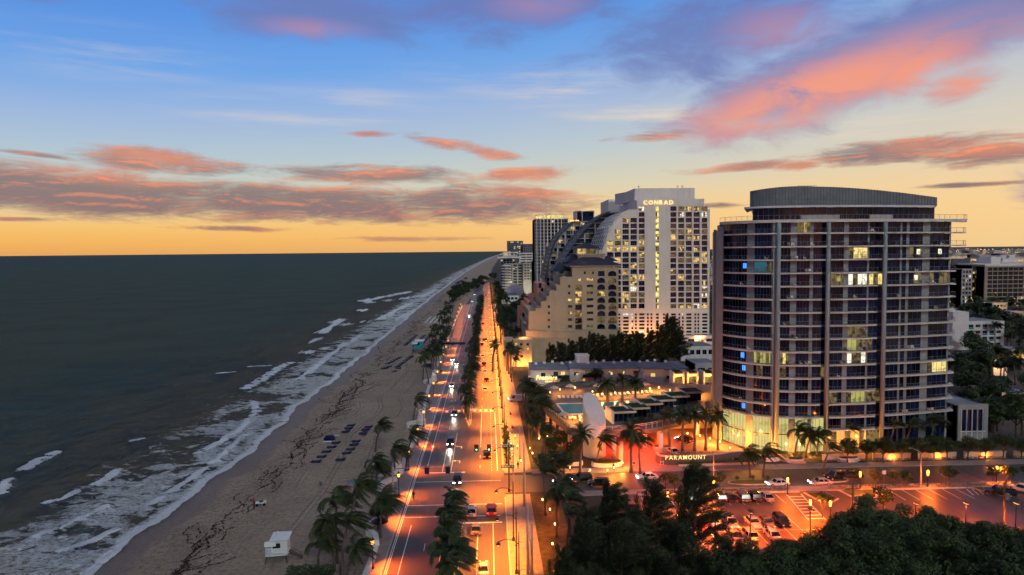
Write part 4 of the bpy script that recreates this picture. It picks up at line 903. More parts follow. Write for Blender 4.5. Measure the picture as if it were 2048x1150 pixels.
for i, Y in enumerate((355, 418, 480, 540, 600, 662, 723, 785, 845)):
    addw(748, Y, 72 if i else 60, 50, {3: 'lit_cond', 7: 'lit_dim'}.get(i, 'glass'), 4, 'arch' if i else 'balcony'); addw(850, Y, 76, 50, {1: 'lit_dim', 5: 'lit_dim', 7: 'lit_dim'}.get(i, 'glass'), 4, 'arch')
addw(597, 348, 20, 26, nv=1); addw(672, 348, 20, 26, nv=1); addw(550, 412, 26, 26, 'lit_cond', 2)
mb = MB(); xs_ = sorted({round(p[0], 3) for p in sp_})
x0b, x1b, zb0, zb1 = sp_[0][0], sp_[-1][0], sp_[0][1], sp_[15][1]
holed_wall(mb, x0b, x1b, zb0, zb1, YB, [h[:4] for h in H2], .9, keep=inside_b, extra=sp_)
mb.build('front_wall', M['beige'], bh)
mb = MB(); mb.xzprism([(x, z) for x, z in reversed(sp_)], YB + .92, YB + 34); mb.build('body', M['beige'], bh)
cop = MB()
for a, c in zip(sp_, sp_[1:]):
    if abs(a[1] - c[1]) < .01: cop.box(a[0] - .3, c[0] + .3, YB - .3, YB + 34.2, a[1], a[1] + .35)
cop.build('coping', M['beige2'], bh)
for a, c, z0, z1, gm, nv, kind in H2:
    w = ob('window', window_mesh(c - a - .02, z1 - z0 - .02, nv, gm), bh, (a + .01, YB + .72, z0 + .01))
    if kind != 'window':
        k = 'br%.1f' % (c - a)
        if k not in _wc:
            mb = MB(); W_ = c - a; mb.box(-.1, W_ + .1, -.5, .05, -.25, -.02, 1); mb.box(-.1, W_ + .1, -.48, -.42, .95, 1.03)
            for t in np.linspace(-.08, W_ + .04, 11): mb.box(t, t + .05, -.47, -.43, 0, .95)
            _wc[k] = mb.mesh('balcony', [M['black'], M['beige2']])
        ob('balcony', _wc[k], w, (0, -.72, 0))
    if kind == 'arch':
        k = 'ar%.1f' % (c - a)
        if k not in _wc:
            mb = MB(); W_, hh, s_ = c - a, z1 - z0, .9
            for i in range(8):
                t0, t1 = i / 8, (i + 1) / 8; y0_, y1_ = hh - s_ * abs(2 * t0 - 1) ** 2.4, hh - s_ * abs(2 * t1 - 1) ** 2.4
                mb.hexa([(W_ * t0, -.62, y0_), (W_ * t1, -.62, y1_), (W_ * t1, -.05, y1_), (W_ * t0, -.05, y0_), (W_ * t0, -.62, hh), (W_ * t1, -.62, hh), (W_ * t1, -.05, hh), (W_ * t0, -.05, hh)])
            _wc[k] = mb.mesh('arch', M['beige2'])
        ob('arch', _wc[k], w)
def hip(mb, x0, x1, y0, y1, z0, z1, inset):
    a, c = x0 + inset, x1 - inset; ym = (y0 + y1) / 2
    mb.poly([(x0, y0, z0), (x1, y0, z0), (c, ym, z1), (a, ym, z1)]); mb.poly([(x1, y0, z0), (x1, y1, z0), (c, ym, z1)]); mb.poly([(x1, y1, z0), (x0, y1, z0), (a, ym, z1), (c, ym, z1)]); mb.poly([(x0, y1, z0), (x0, y0, z0), (a, ym, z1)])
    mb.poly([(x0, y0, z0), (x0, y1, z0), (x1, y1, z0), (x1, y0, z0)])
xm0, zm = zb(455, 300); xm1, _ = zb(912, 300)
mb = MB(); mb.box(xm0, xm1 + .5, YB - .9, YB + 1, zm + .36, zm + 1.0); mb.box(xm0 + 1, xm1, YB - .5, YB + .9, zm - .5, zm - .1); mb.build('cornice', M['beige2'], bh)
mb = MB(); hip(mb, xm0 - 1.5, xm1 + 1.2, YB - 1.4, YB + 26, zm + 1.0, zm + 4.6, 9)
a, z_ = zb(300, 290); hip(mb, a, a + 9, YB + 3, YB + 20, zm - 1.6, zm + 2.4, 4); a, z_ = zb(440, 240); hip(mb, a, a + 10, YB + 10, YB + 28, zm + 2.5, zm + 6, 4); a, z_ = zb(790, 240); hip(mb, a, a + 8, YB + 10, YB + 28, zm + 2.5, zm + 5.2, 4)
mb.build('roof', M['roof_blue'], bh)
a, z0 = zb(535, 245, 318); c, z1 = zb(780, 182, 318); mb = MB(); mb.box(a, c, 318, 336, zm + 1.2, z1); mb.box(a - .6, c + .6, 317.4, 336.6, z1, z1 + .6); mb.build('tower_base', M['beige'], bh)
a, z0 = zb(522, 180, 320); c, z2 = zb(715, 122, 320); mb = MB(); mb.box(a, c, 320, 333, z1 + .61, z2); mb.build('lantern_storey', M['beige2'], bh)
mb = MB(); hip(mb, a - 1.4, c + 1.4, 318.6, 334.4, z2, z2 + 2.8, 6); mb.build('roof', M['roof_blue'], bh)
for X, w_, gm in ((552, 46, 'lit_cond'), (650, 90, 'lit_dim')): x, zz = zb(X - w_ / 2, 172, 320); ob('window', window_mesh(w_ / 4.6 * 320 / F, 2.4, 3, gm), bh, (x, 319.88, zz))
point((a + 3, 318.5, z1 + 1.2), 160, (1, .6, .25), .2, bh)
p, q = at(1052, 664, 303), at(1241, 664, 303); mb = MB(); mb.box(p.x, q.x, 303, 342, 0, zb0 - .02); mb.box(p.x - .3, q.x + .3, 302.6, 342.3, zb0 - 3.2, zb0 - 2.7); mb.box(p.x - .3, q.x + .3, 302.7, 342.2, zb0 - .018, zb0 + .5); mb.build('podium', M['beige'], bh)
p, q = at(1008, 684, 292), at(1064, 684, 292); mb = MB(); mb.box(p.x, q.x, 292, 302.98, 0, p.z); mb.box(p.x - .3, q.x + .3, 291.7, 302.9, p.z, p.z + .9); mb.build('front_annexe', M['beige'], bh)
for X, Y, gm in ((1018 + 12, 689, 'lit_y'), (1040, 689, 'glass2'), (1053, 689, 'glass'), (1030, 699, 'lit_o'), (1040, 699, 'lit_o'), (1053, 698, 'lit_o'), (1030, 713, 'glass'), (1041, 713, 'glass'), (1053, 711, 'lit_o')):
    a = at(X, Y + 2.2, 291.9); ob('window', window_mesh(1.1, 1.1, 1, gm), bh, (a.x, 291.9, a.z))
for x in (10, 14, 18): point((x, 290.5, 1.6), 1500, (1, .32, .06), .2, bh)
point((at(1048, 672, 298).x, 298, at(1048, 672, 298).z), 2500, (1, .28, .06), .3, bh)
# ocean side terraces of the stepped front
for i, (X, Y) in enumerate([(60, 790), (95, 740), (140, 700), (190, 640), (228, 590), (268, 545), (320, 490), (355, 440), (430, 360)]):
    x, z = zb(X, Y); w = ob('terrace_rail', MB().box(-1.6, 0, .4, 30, -1.2, -.9).box(-1.55, -1.5, .4, 30, -.9, .1).mesh('terrace_rail', M['beige2']), bh, (x, YB, z))

sw = empty('salmon_hotel_wing'); tag(sw, 'salmon pink stepped hotel wing left of the beige hotel', 'building')
def zs2(X, Y): p = at(1040 + X / 4.6, 470 + Y / 4.6, 345); return p.x, p.z
st2 = [(0, 850), (0, 690), (30, 690), (30, 640), (65, 640), (65, 610), (110, 610), (110, 565), (160, 565), (160, 450), (250, 450), (250, 850)]; s2 = [zs2(*p) for p in st2]
mb = MB(); mb.xzprism([(x, z) for x, z in reversed(s2)], 345, 375); mb.prism([(s2[0][0], 344.99), (s2[-1][0], 344.99), (s2[-1][0], 375.1), (s2[0][0], 375.1)], 0, s2[0][1] + .3); mb.build('body', M['salmon'], sw)
for X, Y in ((55, 740), (55, 795), (100, 650), (155, 610), (200, 520), (100, 740), (100, 795), (30, 740), (180, 470)):
    x, z = zs2(X - 9, Y + 18); ob('window', window_mesh(1.5, 2.6, 1, 'glass'), sw, (x, 344.86, z))
point((s2[0][0] + 3, 340, 8), 2600, (1, .3, .1), .4, sw); point((s2[0][0] + 9, 338, 12), 2600, (1, .3, .1), .4, sw)

# ------------------------------------------------------------------ plain blocks given by their photo outline at a chosen distance
def block(name, lab, px0, px1, pt, Yd, depth, wall, rows, cols, lit=.1, litm='lit_cond', z0=0.0, wz=(1.0, 2.2), glass='glass2', margin=.06, band=False, roof='roof_grey', fl=3.1, para=.8, grp=None):
    p, q = at(px0, pt, Yd), at(px1, pt, Yd); zt_ = (p.z + q.z) / 2; e = empty(name); tag(e, lab, 'building', grp); hs, ws = [], []
    W_ = q.x - p.x; cw = W_ * (1 - 2 * margin) / max(1, cols)
    for r in range(rows):
        zz = zt_ - para - (r + 1) * fl + (fl - wz[1]) * .6
        if zz < z0 + .3: break
        for c in range(cols):
            a = p.x + W_ * margin + c * cw + cw * (.04 if band else .14); c_ = a + cw * (.92 if band else .72); hs.append((a, c_, zz, zz + wz[1])); ws.append((a, c_, zz, litm if rw.random() < lit else glass))
    mb = MB(); holed_wall(mb, p.x, q.x, z0, zt_, Yd, hs, .5); mb.box(p.x, q.x, Yd + .51, Yd + depth, z0, zt_ - .3); mb.poly([(p.x, Yd, z0), (p.x, Yd, zt_), (p.x, Yd + depth, zt_), (p.x, Yd + depth, z0)]); mb.poly([(q.x, Yd, z0), (q.x, Yd + depth, z0), (q.x, Yd + depth, zt_), (q.x, Yd, zt_)])
    mb.box(p.x, q.x, Yd + .001, Yd + .4, zt_, zt_ + .3); mb.build('wall', M[wall], e)
    mb = MB(); mb.poly([(p.x + .1, Yd + .4, zt_ - .25), (q.x - .1, Yd + .4, zt_ - .25), (q.x - .1, Yd + depth, zt_ - .25), (p.x + .1, Yd + depth, zt_ - .25)]); mb.build('roof', M[roof], e)
    for a, c_, zz, gm in ws: ob('window', window_mesh(c_ - a - .02, wz[1] - .02, 3 if c_ - a > 2.5 else 2, gm), e, (a + .01, Yd + .3, zz + .01))
    return e, p.x, q.x, zt_
e, xa, xb, zt_ = block('residential_tower', 'tall slim tower with white grid fins and a glowing crown, leftmost of the high-rises', 1069, 1136, 438, 620, 30, 'crown', 16, 10, .10, 'lit_y', 8, glass='glass', fl=3.05, wz=(.5, 2.3), margin=.02)
for x in np.linspace(xa + 2, xb - 6, 8): mb = MB(); mb.box(x - .35, x + .35, 618.9, 619.99, 8, zt_ + .6); mb.build('fin', M['cond_white'], e)
for k in range(16): mb = MB(); mb.box(xa - .8, xb, 619.3, 619.98, zt_ - .4 - k * 3.05, zt_ - k * 3.05); mb.build('floor_band', M['concrete'], e)
mb = MB(); mb.box(xa + 3, xb - 4, 621, 640, zt_ + .31, zt_ + 3.6); mb.build('crown_storey', M['lit_y'], e); mb = MB(); mb.box(xa + 2, xb - 3, 620.4, 641, zt_ + 3.61, zt_ + 4.1)
for x in np.linspace(xa + 3, xb - 4, 7): mb.box(x, x + .5, 620.5, 620.95, zt_ + .31, zt_ + 3.6)
mb.build('crown_frame', M['cond_white'], e)
block('distant_tower', 'grey distant tower above the white rooftops at the sea horizon', 1015, 1046, 482, 1500, 40, 'crown', 7, 8, .12, 'lit_w', 10, fl=3.4)
block('distant_tower', 'lower dark distant block beside the grey horizon tower', 1046, 1071, 488, 1480, 40, 'crown', 5, 6, .1, 'lit_w', 10, fl=3.4)
block('white_hotel', 'white hotel with long dark window bands behind the mauve apartment block', 1038, 1066, 506, 930, 40, 'cond_white', 5, 2, .05, 'lit_y', 8, band=True, fl=3.4, wz=(.8, 1.5))
block('white_hotel', 'stepped white rooftop block behind the dark glass slab', 1005, 1037, 504, 960, 40, 'cond_white', 2, 4, .3, 'lit_y', 8, fl=4.5)
e, xa, xb, zt_ = block('glass_slab_hotel', 'dark glass slab hotel with white roof canopy and lit top floors', 1000, 1031, 517, 860, 30, 'crown', 11, 5, .22, 'lit_y', 0, glass='glass', fl=3.2, margin=.02)
mb = MB(); mb.box(xa - 3, xb + 7, 857, 892, zt_ + .31, zt_ + 2.2); mb.build('roof_canopy', M['cond_white'], e)
e, xa, xb, zt_ = block('balcony_block', 'mauve grey apartment block with curved balconies on its sea end', 1010, 1050, 527, 790, 26, 'tower_wall', 9, 3, .08, 'lit_w', 0, fl=3.2, margin=.12)
for k in range(10): mb = MB(); z = zt_ - 3 - k * 3.2; mb.prism([(xa + 7, 787)] + [(xa + 1 + 5 * math.cos(t), 789.9 + 2.9 * math.sin(t)) for t in np.linspace(-1.57, -3.14, 5)] + [(xa - 4, 800), (xa + 7, 800)], z, z + 1.0); mb.build('balcony', M['cond_white'], e)
block('apartment_block', 'mauve grey block with four columns of dark windows', 1046, 1072, 526, 785, 26, 'tower_wall', 6, 4, .03, 'lit_w', 0, fl=3.2, wz=(.9, 1.5))
block('white_hotel', 'slim white block with a lit side below the gridded tower', 1066, 1088, 522, 700, 24, 'cond_white', 9, 4, .25, 'lit_cond', 0, fl=3.2)
e, xa, xb, zt_ = block('low_white_building', 'low white flat-roofed building beside the far road', 1004, 1038, 592, 640, 50, 'cond_white', 1, 4, .2, 'lit_o', 0)
mb = MB(); c = at(1030, 590, 690); mb.lathe((c.x, 700, 0), [(11, 0), (11, 5), (10, 9), (7.4, 12.5), (3.6, 14.8), (.2, 15.5)], 18); d = mb.build('dome_roof', M['white'], None, True); tag(d, 'pale domed roof beyond the low white building', 'dome')
for i in range(12): x, y = g(1042 + i * 2.7, 589 + (i % 3)); point((x, y - 2, 5), 1800, (1, .72, .4), .5)
# right side
e, xa, xb, zt_ = block('white_apartment_block', 'white apartment block with turquoise window panels, right of the tower', 1932, 2009, 643, 322, 22, 'white', 5, 5, .03, 'lit_w', 0, fl=3.0, wz=(1, 1.4), margin=.05)
for k in range(5):
    for c in range(5):
        if c in (0, 2, 3): mb = MB(); w_ = (xb - xa) * .9 / 5; a = xa + (xb - xa) * .05 + c * w_ + w_ * .14; mb.box(a, a + w_ * .72, 321.9, 322.0, zt_ - .8 - (k + 1) * 3.0 + .15, zt_ - .8 - (k + 1) * 3.0 + .95); mb.build('window_panel', M['teal'], e)
mb = MB(); mb.box(xa - 8, xa - .01, 320, 344, 0, zt_ + 5); mb.build('stair_tower', M['white'], e)
e, xa, xb, zt_ = block('unfinished_block', 'brown unfinished concrete block with bare floors, right skyline', 1970, 2064, 532, 560, 40, 'pole', 9, 8, .02, 'lit_o', 0, glass='black', fl=3.6, wz=(.4, 2.9), band=True)
for k in range(9): mb = MB(); mb.box(xa - 1, xb, 558.6, 559.99, zt_ - k * 3.6 - .9, zt_ - k * 3.6 - .4); mb.build('floor_edge', M['pole'], e)
mb = MB(); p = at(1982, 514, 575); mb.box(p.x, p.x + 9, 575, 590, zt_, p.z); mb.box(xa + 2, xb, 572, 596, zt_, zt_ + 1.8); mb.build('roof_house', M['cond_white'], e)
block('brown_apartment_block', 'brown block with three lit floors beside the unfinished block', 1944, 1970, 530, 570, 40, 'wood', 10, 4, .30, 'lit_y', 0, glass='black', fl=3.6, wz=(.4, 2.6))
block('grey_apartment_block', 'narrow grey block half hidden behind the tower balconies', 1924, 1945, 538, 540, 30, 'concrete', 9, 3, .1, 'lit_w', 0, fl=3.4)
e, xa, xb, zt_ = block('glazed_annexe', 'small white annexe with a gridded glass front beside the tower', 1917, 1977, 811, 166, 16, 'tower_wall', 1, 1, 0, 'lit_w', 0, band=True, fl=6.5, wz=(0, 5.9), margin=.1, glass='glass')
for t in (.1, .28, .46, .64, .82): mb = MB(); x = xa + (xb - xa) * t; mb.box(x, x + .12, 165.9, 166.2, .5, zt_ - .9); mb.build('mullion', M['white'], e)
mb = MB(); mb.box(xa + .6, xb - .6, 165.92, 166.18, 3.2, 3.4); mb.build('transom', M['white'], e)
block('low_house', 'low pale house with warm lit wall at the far right', 2004, 2075, 787, 196, 14, 'beige2', 1, 6, .3, 'lit_o', 0, wz=(1, 1.6))
block('low_house', 'low red and white house between annexe and turquoise block', 1930, 1972, 716, 262, 18, 'salmon', 2, 3, .1, 'lit_o', 0, wz=(1, 1.5))
block('low_white_building', 'white three-storey building between the white hotel and the curved tower', 1362, 1432, 694, 300, 20, 'white', 3, 5, .12, 'lit_y', 0, glass='glass', wz=(.6, 2.1), fl=3.3)
block('low_white_building', 'small white cube building beside the curved tower base', 1391, 1436, 727, 262, 14, 'white', 2, 2, .0, 'lit_y', 0, wz=(.9, 1.2), fl=3.4)
block('low_white_building', 'pale low building at the foot of the white hotel', 1370, 1432, 672, 345, 16, 'white', 1, 3, .1, 'lit_y', 0, wz=(.6, 1.5))

for i, (p0, p1, pt, Yd, wl) in enumerate(((1932, 1953, 516, 900, 'concrete'), (1955, 1976, 509, 1300, 'pole'), (1977, 2001, 513, 1100, 'white'), (2002, 2030, 507, 1500, 'concrete'), (2028, 2056, 513, 1020, 'pole'), (1938, 1962, 503, 2200, 'concrete'), (1988, 2013, 501, 2700, 'white'), (2014, 2048, 499, 3200, 'concrete'), (1420, 1430, 520, 800, 'concrete'))):
    block('mid_rise_block', 'mid-rise block in the built-up distance right of the curved tower', p0, p1, pt, Yd, 30, wl, 7, 6, .35, ['lit_cond', 'lit_y', 'lit_w'][i % 3], 0, fl=3.6 + Yd / 2500, wz=(.8, 2.0), grp='mid-rise blocks in the distance')
for i, (p0, pb, w_, h_) in enumerate(((1945, 606, 26, 7), (1985, 628, 30, 8), (2020, 645, 28, 7), (2034, 612, 24, 7), (1956, 662, 26, 6), (2024, 728, 34, 6), (1985, 752, 30, 6), (2034, 832, 40, 5), (1940, 742, 24, 6), (2000, 672, 24, 7))):
    Yd = g(p0, pb)[1]; pt = pb - h_ * F / Yd
    block('garden_house', 'small house with lit windows among the gardens at the far right', p0, p0 + w_, pt, Yd, 12, ['white', 'beige2', 'concrete'][i % 3], 2, 4, .4, ['lit_o', 'lit_cond'][i % 2], 0, wz=(.9, 1.5), grp='houses in the gardens at the far right'); a = at(p0 + w_ * .6, pb - 4, Yd - 3); point((a.x, Yd - 3, 3.5), 900, (1, .42, .1), .3)
# ------------------------------------------------------------------ low white motel with a neon name
mo = empty('motel'); tag(mo, 'long white two-storey motel with neon script behind the pool', 'building')
segs = [(1060, 1098, 247, 6.6), (1098, 1140, 249, 6.0), (1140, 1162, 248, 6.6), (1162, 1205, 250, 6.0), (1205, 1290, 248, 6.2), (1290, 1332, 243, 6.8), (1332, 1362, 245, 6.0), (1362, 1382, 243, 6.8)]
for i, (p0, p1, Yd, h) in enumerate(segs):
    a, c = xat(p0, Yd), xat(p1, Yd); hs = []
    for t in ((.2, .55) if i in (1, 3) else (.35,) if i in (2, 5, 7) else (.55,) if i in (0, 6) else (.15, .45, .75)): hs.append((a + (c - a) * t, a + (c - a) * t + 1.7, 3.9, 5.3, rw.choice(['lit_cond', 'lit_y', 'lit_cond', 'glass2'])))
    if i in (1, 2, 3, 4): hs.append((a + .8, a + 2.2, .6, 2.4, 'lit_o'))
    mb = MB(); holed_wall(mb, a, c, 0, h, Yd, [q[:4] for q in hs], .3); mb.box(a + .002, c - .002, Yd + .31, Yd + 15, 0, h - .02); mb.build('wall', M['white'], mo)
    mb = MB(); mb.box(a - .15, c + .15, Yd - .6, Yd + 15.2, h, h + .28); mb.build('roof', M['roof_grey'], mo)
    for q in hs: ob('window', window_mesh(q[1] - q[0] - .02, q[3] - q[2] - .02, 2, q[4]), mo, (q[0] + .01, Yd + .15, q[2] + .01))
    if i in (1, 3, 6): mb = MB(); mb.box(a + .6, c - .4, Yd - 1.2, Yd - .01, 3.0, 3.15); mb.box(a + .6, c - .4, Yd - 1.2, Yd - 1.1, 3.15, 4.1); mb.build('balcony', M['black'], mo)
p, q = at(1072, 759.5, 246.2), at(1114, 752, 246.2); sgn = empty('motel_neon_sign', (p.x, 246.0, p.z)); tag(sgn, 'glowing yellow Premiere neon script on the white motel', 'sign')
text_letters('Premiere', 2.3, M['neon_y'], sgn, (0, 0, 0), gap=.35, width=q.x - p.x, shear=.35, depth=.05, bold=.008)
text_letters('Hotel', .95, M['neon_y'], sgn, (3.4, 0, -.95), gap=.5, shear=.25, depth=.04)
p, q = at(1153, 712, 262), at(1178, 712, 262); mb = MB(); mb.box(p.x, q.x, 262, 267, 0, p.z); mb.box(p.x - .2, q.x + .2, 261.8, 267.2, p.z, p.z + .3); o = mb.build('stair_tower', M['white'], mo)
for i in range(16):
    x = 18 + i * 3.3; mb = MB(); mb.box(-.5, .5, -.4, .4, 0, .75); mb.lathe((0, 0, .75), [(.34, 0), (.34, .12), (.1, .14)], 8); e = mb.build('rooftop_unit', M['sign_white'], None, False, (x, 256 + (i % 3) * 1.7, 6.9)); tag(e, 'small white air conditioning unit on the motel roof', 'air conditioner', 'units on the motel roof')
for i, px_ in enumerate((1362, 1391, 1425)):           # garden pavilions right of the motel
    Yd = 226; a, c = xat(px_ - 11, Yd), xat(px_ + 12, Yd); e = empty('garden_pavilion', (a, Yd, 0)); W_ = c - a
    tag(e, ['square white garden pavilion with green roof, leftmost by the motel', 'square white garden pavilion with green roof, middle one by the motel', 'square white garden pavilion half hidden by the curved tower'][i], 'pavilion', 'garden pavilions by the motel')
    mb = MB(); mb.box(0, .4, 0, 5, 0, 8.6); mb.build('side_wall', M['white'], e); mb = MB(); mb.box(W_ - .4, W_, 0, 5, 0, 8.6); mb.build('side_wall', M['white'], e); mb = MB(); mb.box(.41, W_ - .41, .2, 5, 8.0, 8.5); mb.build('roof', M['turf'], e); mb = MB(); mb.box(.41, W_ - .41, .05, .3, 7.2, 8.0); mb.build('fascia', M['white'], e)
    ob('window', window_mesh(W_ - .84, 2.6, 4, 'lit_dim'), e, (.42, 1.2, 4.6)); point((W_ / 2, -.8, 6.6), 1200, (1, .36, .06), .2, e)

# ------------------------------------------------------------------ raised pool deck of the hotel
DZ = 6.0
pd = empty('pool_terrace'); tag(pd, 'raised pool terrace on pillars with curved balustrade above the driveway', 'terrace')
dk = smooth_poly([g(*p, DZ) for p in [(1086, 772), (1082, 800), (1090, 820), (1110, 837), (1127, 851), (1138, 864), (1216, 866), (1290, 860), (1330, 851), (1385, 838), (1432, 826)]], 2)
bk = [g(1440, 770, DZ), g(1250, 762, DZ), g(1100, 764, DZ)]
mb = MB(); mb.prism(dk + bk, DZ - .25, DZ); mb.build('deck_paving', M['deck'], pd); mb = MB(); mb.prism(dk + bk, DZ - 1.1, DZ - .251); mb.build('deck_slab', M['deck_edge'], pd)
il = offset_poly(dk, .35); mb = MB()
fl_ = dk[:30]; 
mb = MB(); mb.prism(fl_ + list(reversed(offset_poly(fl_, .3))), DZ + .002, DZ + .75); mb.build('parapet', M['deck_edge'], pd)
rl = MB(); rp = offset_poly(dk, .2)
rl.tube([(x, y, DZ + 1.45) for x, y in rp], .06, 5)
rl.tube([(x, y, DZ + 1.1) for x, y in rp], .035, 4)
for x, y in rp[::1]: rl.box(x - .04, x + .04, y - .04, y + .04, DZ, DZ + 1.45)
rl.build('balustrade', M['sign_white'], pd)
for px_, py_ in ((1095, 852), (1108, 868), (1122, 892), (1140, 900), (1228, 915), (1242, 925), (1290, 895), (1318, 888), (1322, 905), (1395, 870)):
    x, y = g(px_, py_); mb = MB(); mb.tube([(x, y, 0), (x, y, DZ - 1.1)], .55, 12); mb.build('pillar', M['white'], pd, True)
a, c = g(1098, 840), g(1180, 845); mb = MB(); mb.box(a[0], c[0], a[1] + 4, a[1] + 5, 0, DZ - 1.1); mb.build('rear_wall', M['salmon'], pd)
mb = MB(); mb.box(40, 62, 186, 187, 0, DZ - 1.1); mb.build('rear_wall', M['beige2'], pd); mb = MB(); mb.box(48, 50.5, 185.9, 186.0, .2, 4.2); mb.build('lit_doorway', glow_mat('doorway glow', (1, .72, .25), 1.6), pd)
pool = [g(*p, DZ) for p in [(1113, 808), (1172, 806.5), (1345, 797), (1350, 812), (1235, 817), (1176, 828), (1130, 829)]]
mb = MB(); mb.prism(pool, DZ - .2, DZ + .05); p_ = mb.build('pool_water', M['pool'], pd)
mb = MB(); pc = pool + [pool[0]]
for a, c in zip(pc, pc[1:]): mb.bar((*a, DZ + .06), (*c, DZ + .06), .5, .14)
mb.build('pool_coping', M['sign_white'], pd)
# diagonal-cut white cylinder
cx_, cy_ = 25.6, 160.5 + 2.8; mb = MB(); n = 28; rr = 2.75; k = len(mb.v)
for t in np.linspace(0, 2 * math.pi, n, endpoint=False): mb.v.append((cx_ + rr * math.cos(t), cy_ + rr * math.sin(t), 0))
for t in np.linspace(0, 2 * math.pi, n, endpoint=False): u = -.5 * math.cos(t) + .86 * math.sin(t); mb.v.append((cx_ + rr * math.cos(t), cy_ + rr * math.sin(t), 11.4 + 3.6 * u))
for i in range(n): j = (i + 1) % n; mb.f.append((i, j, n + j, n + i)); mb.m.append(0)
mb.f.append(tuple(n + i for i in range(n))); mb.m.append(1)
cyl = mb.build('cut_cylinder', [M['white'], mat('pale blue roof', (.42, .50, .55), .7, .1, .5)]); tag(cyl, 'white cylinder with a slanting pale roof beside the pool', 'tower')
# cabanas
cab = empty('cabana'); mb = MB(); mb.box(-3.6, -3.1, -3, 3.2, 0, 3.2); mb.build('side_wall', M['white'], cab)
mb = MB(); mb.box(-3.09, 2.6, -2.6, 3.2, 2.62, 2.95, 0); mb.build('roof', M['turf'], cab)
mb = MB(); mb.box(-3.09, 2.6, -2.72, -2.601, 2.5, 3.02); mb.box(-3.09, 2.6, 3.201, 3.3, 2.5, 3.02); mb.box(2.601, 2.8, -2.72, 3.3, 2.5, 3.02); mb.build('fascia', M['beige2'], cab)
mb = MB(); mb.box(-3.09, 2.6, 2.9, 3.1, 0, 2.61); mb.build('back_wall', M['tower_wall'], cab); ob('window', window_mesh(5.4, 2.4, 4, 'glass'), cab, (-3.0, -1.6, .08)); mb = MB(); mb.box(-2.2, 1.8, -.6, .4, 0, .45); mb.build('day_bed', M['sign_white'], cab)
cps = [(1249, 846), (1277, 838), (1304, 829), (1331, 821), (1359, 813), (1388, 804)]
for i, (px_, py_) in enumerate(cps):
    x, y = g(px_, py_, DZ); e = cab if i == 0 else copy_tree(cab); e.location = (x, y + 2.6, DZ); e.rotation_euler = (0, 0, R(6))
    tag(e, ['green-roofed white cabana nearest the white cylinder', 'green-roofed cabana, second from the white cylinder', 'green-roofed cabana, third from the white cylinder', 'green-roofed cabana, third from the curved tower', 'green-roofed cabana, second from the curved tower', 'green-roofed cabana nearest the curved tower'][i], 'cabana', 'cabanas along the pool terrace edge')
# name wall
sw_ = empty('name_wall', (0, 0, 0)); tag(sw_, 'low dark curved wall carrying the PARAMOUNT letters by the driveway', 'wall')
wl = smooth_poly([(39.4, 158.5), (39.2, 155.2), (42, 154.3), (48, 154.6), (54, 155.6), (58, 157.4), (62, 157.6)], 1)
mb = MB(); mb.prism(wl + list(reversed(offset_poly(wl, .5))), 0, 1.9); mb.build('wall', M['mural'], sw_); mb = MB(); mb.prism(offset_poly(wl, -.06) + list(reversed(offset_poly(wl, .56))), 1.9, 2.1); mb.build('coping', M['beige2'], sw_)
p, q = at(1331, 919.5, 154.1), at(1412, 909, 154.1); sgn = empty('name_letters', (p.x, 154.1, p.z)); tag(sgn, 'glowing yellow PARAMOUNT letters standing on the dark wall', 'sign')
text_letters('PARAMOUNT', 1.36, M['neon'], sgn, (0, 0, 0), gap=1.6, width=q.x - p.x, depth=.05, bold=.002)
mb = MB(); pl = smooth_poly([(43.5, 152.9), (50, 153.1), (57, 153.4), (62, 153.9)], 1); mb.prism(pl + list(reversed(offset_poly(pl, .9))), 0, .6); o = mb.build('planter', M['beige2']); tag(o, 'low curving planter in front of the name wall', 'planter'); mb = MB(); mb.prism(offset_poly(pl, .15) + list(reversed(offset_poly(pl, .75))), .6, .95); mb.build('planting', M['hedge'], o)
for i, (cx2, cy2, rr2) in enumerate(((27.2, 155.2, 3.6), (19.4, 156.2, 2.4), (14.0, 161, 2.2), (43.0, 166.5, 2.2), (71.5, 154.6, 2.0), (84, 154.8, 2.6), (66, 156.6, 2.6))):
    mb = MB(); mb.prism(ellipse(cx2, cy2, rr2, rr2 * .5), 0, .9); o = mb.build('planter', M['white']); tag(o, ['round white planter at the foot of the white cylinder', 'small round white planter by the street corner', 'white planter beside the pavement palms', 'oval planter on the driveway bend', 'oval planter at the tower entrance ramp', 'oval planter in front of the tower', 'oval planter by the entrance ramp'][i], 'planter'); mb = MB(); mb.prism(ellipse(cx2, cy2, rr2 - .3, rr2 * .5 - .25), .9, 1.15); mb.build('planting', M['hedge'], o)
mb = MB(); mb.prism([(66, 159), (70.5, 153.4), (73.5, 153.4), (69.5, 159.8)], 0, .5); mb.box(66.0, 66.3, 156, 159, .5, 1.2); o = mb.build('entrance_ramp', M['beige2']); tag(o, 'pale entrance ramp leading to the lobby of the curved tower', 'ramp')
for x0, x1 in ((78, 88), (90, 99), (101, 110), (112, 122), (124, 140)):
    mb = MB(); mb.box(x0, x1, 154.6, 155.1, 0, 1.5); mb.box(x0 - .05, x1 + .05, 154.5, 155.2, 1.5, 1.65); o = mb.build('garden_wall', M['beige2']); tag(o, 'low beige garden wall under the street trees, glowing orange', 'wall', 'garden walls in front of the curved tower'); point(((x0 + x1) / 2, 153.9, .7), 420, (1, .24, .03), .15, o)
